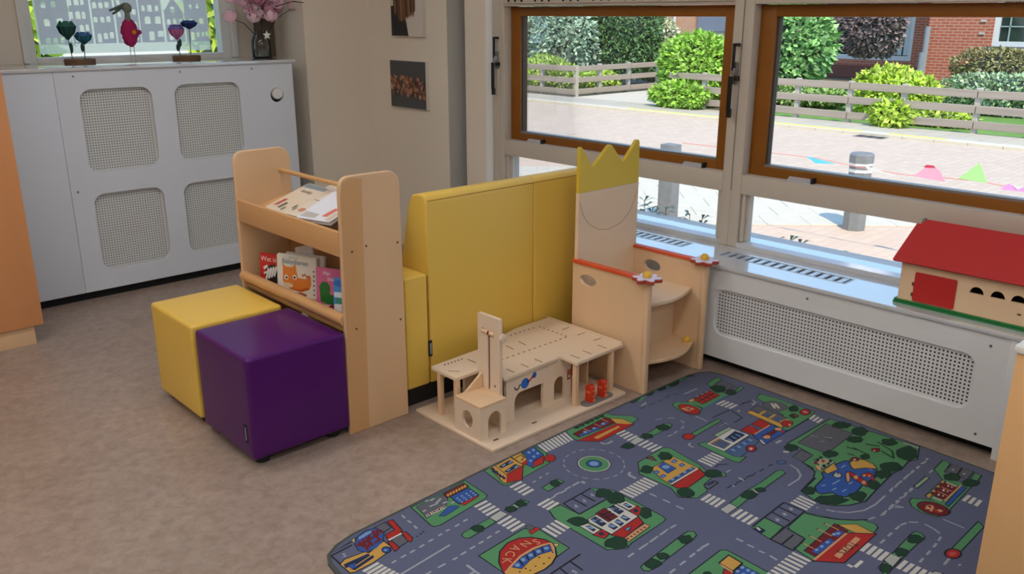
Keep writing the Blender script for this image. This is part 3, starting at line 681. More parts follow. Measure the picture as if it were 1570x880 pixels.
# lift tower: two uprights, a head and a slot between them, open cabin at its foot
MT = frame_mat((2.0, 0, 0), (0, -1, 0), (0, 0, 1))              # u = -y, w = -x
tow = rrect(-2.335, -2.212, .012, .442, .006, 2)
slot = [(-2.278, .1475), (-2.266, .1475), (-2.266, .362), (-2.246, .362), (-2.246, .376), (-2.308, .388), (-2.308, .376), (-2.278, .364)]
plate('lift_tower', [tow, slot], .014, MT, PLYP, tg, bev=.001)
box('lift_back', (2.004, 2.012, 2.225, 2.322, .10, .40), mat('lift shadow board', (206, 172, 138), .6), tg)
cyl('winch_roller', (1.990, 2.244, .374), (1.990, 2.310, .374), .009, BIRCH, tg); cyl('winch_band', (1.990, 2.268, .374), (1.990, 2.277, .374), .0095, mat('dark cord', (110, 40, 30), .7), tg)
cyl('lift_cord', (1.990, 2.272, .15), (1.990, 2.272, .37), .0018, mat('brown cord', (128, 92, 76), .8), tg, n=6)
bm = bmesh.new()
lathe(bm, [(.012, -.006), (.017, -.004), (.017, .004), (.012, .006)], (0, 0, 0), 8); bm.transform(frame_mat((1.995, 2.200, .372), (0, 0, 1), (1, 0, 0)))
done('crank_knob', bm, PLYP, tg, smooth=True)
for y, z in ((2.318, .170), (2.238, .172)): cyl('screw', (1.9862, y, z), (1.984, y, z), .005, STEEL, tg, n=8)
plate('lift_cabin', [[(-2.318, .012), (-2.172, .012), (-2.172, .138), (-2.318, .138)], oval(-2.246, .078, .030, .034, 22)], .010, frame_mat((1.866, 0, 0), (0, -1, 0), (0, 0, 1)), PLYP, tg)
plate('cabin_front', [[(1.866, .012), (1.984, .012), (1.984, .138), (1.866, .138)], arch(1.893, 1.958, .0125, .112)], .010, frame_mat((0, 2.182, 0), (1, 0, 0), (0, 0, 1)), PLYP, tg)
box('cabin_roof', (1.856, 1.985, 2.172, 2.318, .138, .148), BIRCH, tg, bev=.001)
plate('ramp_cheek', [[(1.90, .148), (1.984, .148), (1.984, .205)]], .010, frame_mat((0, 2.318, 0), (1, 0, 0), (0, 0, 1)), BIRCH, tg)
plate('pump_island', [rrect(2.352, 2.522, 2.104, 2.150, .02, 4)], .008, TI((0, 0, .012)), GREYP, tg, bev=.001)
for x in (2.398, 2.470):
    M = frame_mat((x-.007, 2.126, .020), (0, -1, 0), (0, 0, 1))
    pm = plate('petrol_pump', [[(-.017, 0), (.017, 0), (.017, .058)]+[(.017*math.cos(math.radians(a)), .058+.016*math.sin(math.radians(a))) for a in range(20, 180, 20)]+[(-.017, .058)]], .022, TI((.014, 0, 0)) @ M, REDL, tg, bev=.002)
    box('pump_panel', (x-.0160, x-.0152, 2.117, 2.135, .060, .066), mat('pump print', (236, 140, 90), .5), tg)
    bm = bmesh.new(); bx(bm, x-.008, x+.006, 2.1075, 2.1082, .066, .074); bx(bm, x-.008, x+.006, 2.1075, 2.1082, .044, .050); bx(bm, x-.006, x+.008, 2.1075, 2.1082, .024, .034); done('pump_print', bm, mat('pump print', (236, 140, 90), .5), tg)
for x, y in ((1.908, 2.147), (2.108, 2.151)): box('slot', (x-.012, x+.012, y-.004, y+.004, .0119, .0126), INK, tg)

# --- red roofed toy farm on the sill
fm = empty('toy_farm', (3.28, 1.0, .469), label='wooden toy farm building with a red roof and green base on the sill', cat='toy')
plate('base_board', [rrect(3.160, 3.40, .62, 1.306, .004, 2)], .007, TI((0, 0, .469)), GREEN, fm, bev=.001)
plate('base_board', [rrect(3.163, 3.398, .622, 1.304, .004, 2)], .007, TI((0, 0, .477)), GREEN, fm, bev=.001)
HW = mat('birch farm wall', (226, 196, 160), .5, grain=(5, 5, .8, .03))
MFm = frame_mat((3.180, 0, 0), (0, -1, 0), (0, 0, 1))
def half(c): return [(-c-.024, .560)]+[(-c-.024*math.cos(math.pi*i/10), .560+.028*math.sin(math.pi*i/10)) for i in range(1, 10)]+[(-c+.024, .560)]
half_ = [[(c+.024*math.cos(math.pi*i/10), .562+.026*math.sin(math.pi*i/10)) for i in range(11)] for c in (-1.023, -.954, -.888, -.82, -.75)]
plate('front_wall', [[(-1.292, .484), (-.64, .484), (-.64, .638), (-1.292, .638)]]+half_, .010, MFm, HW, fm)
plate('back_wall', [[(-1.292, .484), (-.64, .484), (-.64, .638), (-1.292, .638)]], .010, frame_mat((3.392, 0, 0), (0, -1, 0), (0, 0, 1)), HW, fm)
for y in (1.292, .65):
    plate('gable_wall', [[(3.170, .484), (3.392, .484), (3.392, .636), (3.281, .752), (3.170, .636)]], .010, frame_mat((0, y, 0), (1, 0, 0), (0, 0, 1)), HW, fm)
box('barn_inside', (3.30, 3.305, .66, 1.28, .484, .63), mat('dark inside', (58, 46, 40), .9), fm)
plate('barn_door', [rrect(-1.238, -1.090, .488, .598, .006, 3)], .006, frame_mat((3.171, 0, 0), (0, -1, 0), (0, 0, 1)), RED, fm, bev=.001)
for z in (.505, .545): box('hinge', (3.164, 3.170, 1.239, 1.244, z, z+.012), INK, fm)
sl_ = Vector((.125, 0, .132)).normalized()
MRf = Matrix(((0, sl_.x, sl_.z*-1, 3.146), (-1, 0, 0, 0), (0, sl_.z, sl_.x, .628), (0, 0, 0, 1)))
rl_ = .188
plate('roof_panel', [[(-1.318, .004), (-1.314, 0), (-.60, 0), (-.60, rl_), (-1.272, rl_), (-1.276, rl_-.018), (-1.294, rl_-.018)]], .009, MRf, RED, fm, bev=.001)
MRb = Matrix(((0, -sl_.x, sl_.z, 3.410), (-1, 0, 0, 0), (0, sl_.z, sl_.x, .628), (0, 0, 0, 1)))
plate('roof_panel', [[(-1.318, 0), (-.60, 0), (-.60, rl_), (-1.272, rl_), (-1.276, rl_-.018), (-1.294, rl_-.018)]], .009, MRb, RED, fm, bev=.001)
box('ridge_peg', (3.272, 3.290, 1.272, 1.282, .752, .775), GREYP, fm)
box('slot', (3.1685, 3.1705, .872, .884, .520, .526), INK, fm)

# --- pictures on the pier
PH = mat('grey photo ground', (74, 76, 78), .6)
def canvas(name, y0, y1, z0, z1, label, prints, ground):
    t = empty(name, (3.36, (y0+y1)/2, z0), label=label, cat='picture', group='canvas photos on the pier')
    box('canvas', (3.336, 3.3595, y0, y1, z0, z1), mat('canvas edge', (206, 202, 194), .7), t, bev=.001)
    bm = bmesh.new(); ms = []; ix = {}
    M = frame_mat((3.3352, 0, 0), (0, -1, 0), (0, 0, 1))
    for k, (c, pts) in enumerate([(ground, [(-y1+.002, z0+.002), (-y0-.002, z0+.002), (-y0-.002, z1-.002), (-y1+.002, z1-.002)])]+prints):
        if c not in ix: ix[c] = len(ms); ms.append(mat('photo %d %d %d' % c, c, .55))
        flat(bm, pts, M, ix[c], .00004*k)
    done('photo_print', bm, ms, t); return t
rn = random.Random(11)
pr = []
for i in range(150):
    a = rn.random(); y = 4.742-.345*a; z = 1.075+.05*(rn.random()-.5)*2.2-.02*a
    c = rn.choice([(150, 96, 74), (176, 124, 98), (96, 58, 46), (60, 40, 36), (134, 100, 56), (190, 150, 128), (110, 60, 60)])
    s = .010+.010*rn.random(); pr.append((c, oval(-y, z, s*.8, s, 7)))
canvas('canvas_photo', 4.382, 4.758, .930, 1.222, 'small grey canvas photo with a band of many faces, lower one on the pier', pr, (74, 76, 78))
pr = [((214, 206, 196), [(-4.56, 1.372), (-4.40, 1.372), (-4.40, 1.66), (-4.5, 1.66)]), ((26, 26, 34), [(-4.722, 1.372), (-4.545, 1.372), (-4.575, 1.50), (-4.64, 1.56), (-4.722, 1.55)]),
      ((186, 112, 88), [(-4.60, 1.50), (-4.52, 1.55), (-4.50, 1.66), (-4.66, 1.66), (-4.64, 1.56)])]
for i in range(26):
    a = i/25; y = 4.69-.215*a
    c = rn.choice([(84, 54, 36), (58, 38, 28), (112, 76, 50), (140, 96, 62), (70, 44, 32)])
    b0 = 1.47+.05*rn.random()-.02*math.sin(a*3.1); pr.append((c, [(-y-.008, 1.66), (-y+.010, 1.66), (-y+.006+.01*rn.random(), b0+.02), (-y-.002, b0)]))
canvas('canvas_photo', 4.398, 4.728, 1.368, 1.66, 'canvas photo of a long haired person in a dark top, high on the pier', pr, (206, 198, 188))

# --- things on the back cabinet
def petals(bm, c, r, n, h, wdt, tilt, rot=0):
    for i in range(n):
        a = rot+2*math.pi*i/n; d = Vector((math.cos(a), math.sin(a), 0)); s = Vector((-d.y, d.x, 0))
        o = Vector(c); p = []
        for k, (t, w_) in enumerate(((0, .25), (.35, .9), (.7, 1.0), (1.0, .3))):
            pos = o+d*(r*math.sin(t*tilt))+Vector((0, 0, h*t)); p.append((pos-s*wdt*w_, pos+d*.002, pos+s*wdt*w_))
        for q0, q1 in zip(p, p[1:]):
            vs0 = [bm.verts.new(x) for x in q0]; vs1 = [bm.verts.new(x) for x in q1]
            bm.faces.new((vs0[0], vs0[1], vs1[1], vs1[0])); bm.faces.new((vs0[1], vs0[2], vs1[2], vs1[1]))
WOODD = mat('dark wood disc', (112, 82, 58), .6, grain=(3, 3, 30, .12)); STEMM = mat('dark stem', (70, 84, 74), .7); LEAFD = mat('dark leaf', (28, 66, 50), .6)
def tulips(x, label, items, leaf):
    t = empty('flower_holder', (x, 5.25, 1.24), label=label, cat='ornament', group='tulip ornaments on wooden discs')
    bm = bmesh.new(); lathe(bm, [(.078, 0), (.080, .003), (.080, .024), (.077, .027)], (x, 5.25, 1.24), 28); done('wooden_disc', bm, WOODD, t, smooth=True)
    for (dx, z0, h, w_, c, c2) in items:
        sx = x+dx*.8; cyl('stem', (sx, 5.25, 1.262), (x+dx, 5.25, z0), .0026, STEMM, t, n=6)
        bm = bmesh.new(); petals(bm, (x+dx, 5.25, z0-.004), w_*.62, 6, h, w_*.5, 2.2, rot=.3); ball(bm, (x+dx, 5.25, z0+h*.42), w_*.5, sz=h/w_*.72, u=12, v=8)
        for f in bm.faces: f.material_index = 0 if f.calc_center_median().z < z0+h*.55 else 1
        done('tulip', bm, [mat('tulip %d' % c[2], c, .7), mat('tulip top %d' % c2[2], c2, .7)], t, smooth=True)
    for (dx, z, s) in leaf:
        bm = bmesh.new(); ball(bm, (x+dx, 5.248, z), .012, sx=.8, sy=.5, sz=s, u=8, v=6); done('leaf', bm, LEAFD, t, smooth=True)
    return t
tulips(1.612, 'pair of felt tulips, dark green and blue, on a round wooden disc', [(-.045, 1.372, .098, .062, (20, 70, 64), (30, 100, 84)), (.035, 1.346, .066, .058, (30, 104, 120), (52, 96, 156))], [(-.035, 1.325, 2.4), (.022, 1.325, 2.0)])
tulips(2.215, 'pair of felt tulips, purple pink and navy, on a round wooden disc', [(-.045, 1.362, .085, .058, (190, 104, 156), (104, 92, 170)), (.035, 1.42, .05, .062, (24, 48, 110), (30, 60, 130))], [(-.04, 1.325, 2.2), (-.03, 1.340, 2.0), (-.048, 1.312, 1.8)])
bd = empty('bird_figure', (1.91, 5.3, 1.24), label='dark pink fluffy bird figure with a long grey neck on two wire legs', cat='ornament')
bm = bmesh.new(); ball(bm, (1.918, 5.3, 1.40), .058, sx=.80, sy=.6, sz=1.30, u=20, v=16)
for v in bm.verts: v.co += (v.co-Vector((1.918, 5.3, 1.40))).normalized()*rn.uniform(-.004, .006)
done('body', bm, mat('dark pink felt', (170, 30, 92), .95, bump=(300, .5)), bd, smooth=True)
bm = bmesh.new(); ball(bm, (1.972, 5.3, 1.402), .014); done('wing', bm, mat('dark pink felt', (170, 30, 92), .95), bd, smooth=True)
bm = bmesh.new(); petals(bm, (0, 0, 0), .012, 5, .010, .008, 1.5); ball(bm, (0, 0, .008), .008); bm.transform(frame_mat((1.925, 5.258, 1.404), (1, 0, 0), (0, 0, 1))); done('chest_flower', bm, mat('yellow felt', (226, 160, 30), .9), bd, smooth=True)
NK = mat('grey green felt', (120, 124, 110), .9); bm = bmesh.new()
tube(bm, (1.918, 5.3, 1.46), (1.916, 5.3, 1.52), .018, .013); ball(bm, (1.920, 5.3, 1.535), .026, sx=1.0, sz=1.1); done('neck', bm, NK, bd, smooth=True)
bm = bmesh.new(); tube(bm, (1.915, 5.3, 1.553), (1.822, 5.3, 1.520), .012, .006, 8); tube(bm, (1.902, 5.3, 1.545), (1.838, 5.3, 1.502), .010, .006, 8); done('beak', bm, mat('dark grey felt', (84, 96, 92), .9), bd, smooth=True)
for dx in (-.008, .014): cyl('leg', (1.918+dx, 5.3, 1.24), (1.918+dx, 5.3, 1.345), .0022, mat('pale wire', (190, 190, 186), .5), bd, n=6)
vs = empty('flower_vase', (2.655, 5.15, 1.24), label='clear glass vase with pink blossom branches and a white star', cat='vase')
bm = bmesh.new(); vp = [(.054, 0), (.060, .006), (.062, .07), (.060, .105), (.044, .14), (.036, .155), (.040, .17), (.037, .17), (.033, .155), (.041, .138), (.057, .105), (.059, .07), (.055, .012), (.01, .010)]
lathe(bm, vp, (2.655, 5.15, 1.24)); done('glass', bm, VASEG, vs, smooth=True)
bm = bmesh.new(); lathe(bm, [(.050, .012), (.055, .03), (.055, .05), (.005, .052)], (2.655, 5.15, 1.24)); done('pebbles', bm, mat('grey pebbles', (120, 120, 116), .7, noise=(60, .3)), vs, smooth=True)
bm = bmesh.new()
sp = []
for i in range(10):
    r = .028 if i % 2 == 0 else .012; a = math.pi/2+2*math.pi*i/10; sp.append((2.668+r*math.cos(a), 1.378+r*math.sin(a)))
plate('star', [sp], .004, frame_mat((0, 5.098, 0), (1, 0, 0), (0, 0, 1)), mat('white star', (240, 240, 236), .6), vs)
BRK = mat('dark twig', (74, 58, 56), .8); PET = [mat('pale pink petal', (226, 190, 204), .7), mat('pink petal', (206, 150, 172), .7)]
rb_ = random.Random(5); tips = []
for i in range(13):
    a = rb_.uniform(0, 6.28); rr_ = rb_.uniform(.06, .20); tp = Vector((2.68+rr_*math.cos(a)*1.15-.02, 5.15+rr_*math.sin(a)*.8, rb_.uniform(1.46, 1.72)))
    bm = bmesh.new(); p0 = Vector((2.655+.02*math.cos(a), 5.15+.02*math.sin(a), 1.36)); mid = p0.lerp(tp, .5)+Vector((0, 0, .03)); tube(bm, p0-Vector((0, 0, .09)), p0, .003, n=5); tube(bm, p0, mid, .003, n=5); tube(bm, mid, tp, .0025, .0015, n=5)
    done('twig', bm, BRK, vs); tips += [tp, mid+Vector((rb_.uniform(-.03, .03), rb_.uniform(-.03, .03), .03))]
for k, (x, z) in enumerate(((2.475, 1.575), (2.50, 1.60), (2.54, 1.55), (2.52, 1.63), (2.60, 1.50), (2.62, 1.56), (2.565, 1.60), (2.66, 1.58), (2.72, 1.57), (2.76, 1.60), (2.78, 1.575), (2.76, 1.61), (2.585, 1.455))): tips.append(Vector((x, 5.12+.03*math.sin(k), z)))
for i, tp in enumerate(tips):
    bm = bmesh.new(); petals(bm, (0, 0, 0), .040, 5, .045, .018, 1.7, rot=i)
    bm.transform(Matrix.Translation(tp) @ Euler((rb_.uniform(-1, 1), rb_.uniform(-1, 1), 0)).to_matrix().to_4x4()); done('blossom', bm, PET[i % 2], vs, smooth=True)
bm = bmesh.new()
for a, c in (((2.72, 5.06, 1.545), (2.79, 4.97, 1.575)), ((2.79, 4.97, 1.575), (2.855, 4.95, 1.568))): tube(bm, a, c, .004, .002, 6)
done('twig', bm, BRK, vs)
bb_ = box('wooden_block', (2.695, 2.815, 5.27, 5.32, 1.24, 1.475), mat('dark olive wood', (96, 86, 66), .6, grain=(20, 20, 3, .12)), bev=.003)
tag(bb_, 'upright dark olive brown board standing behind the glass vase', 'board')

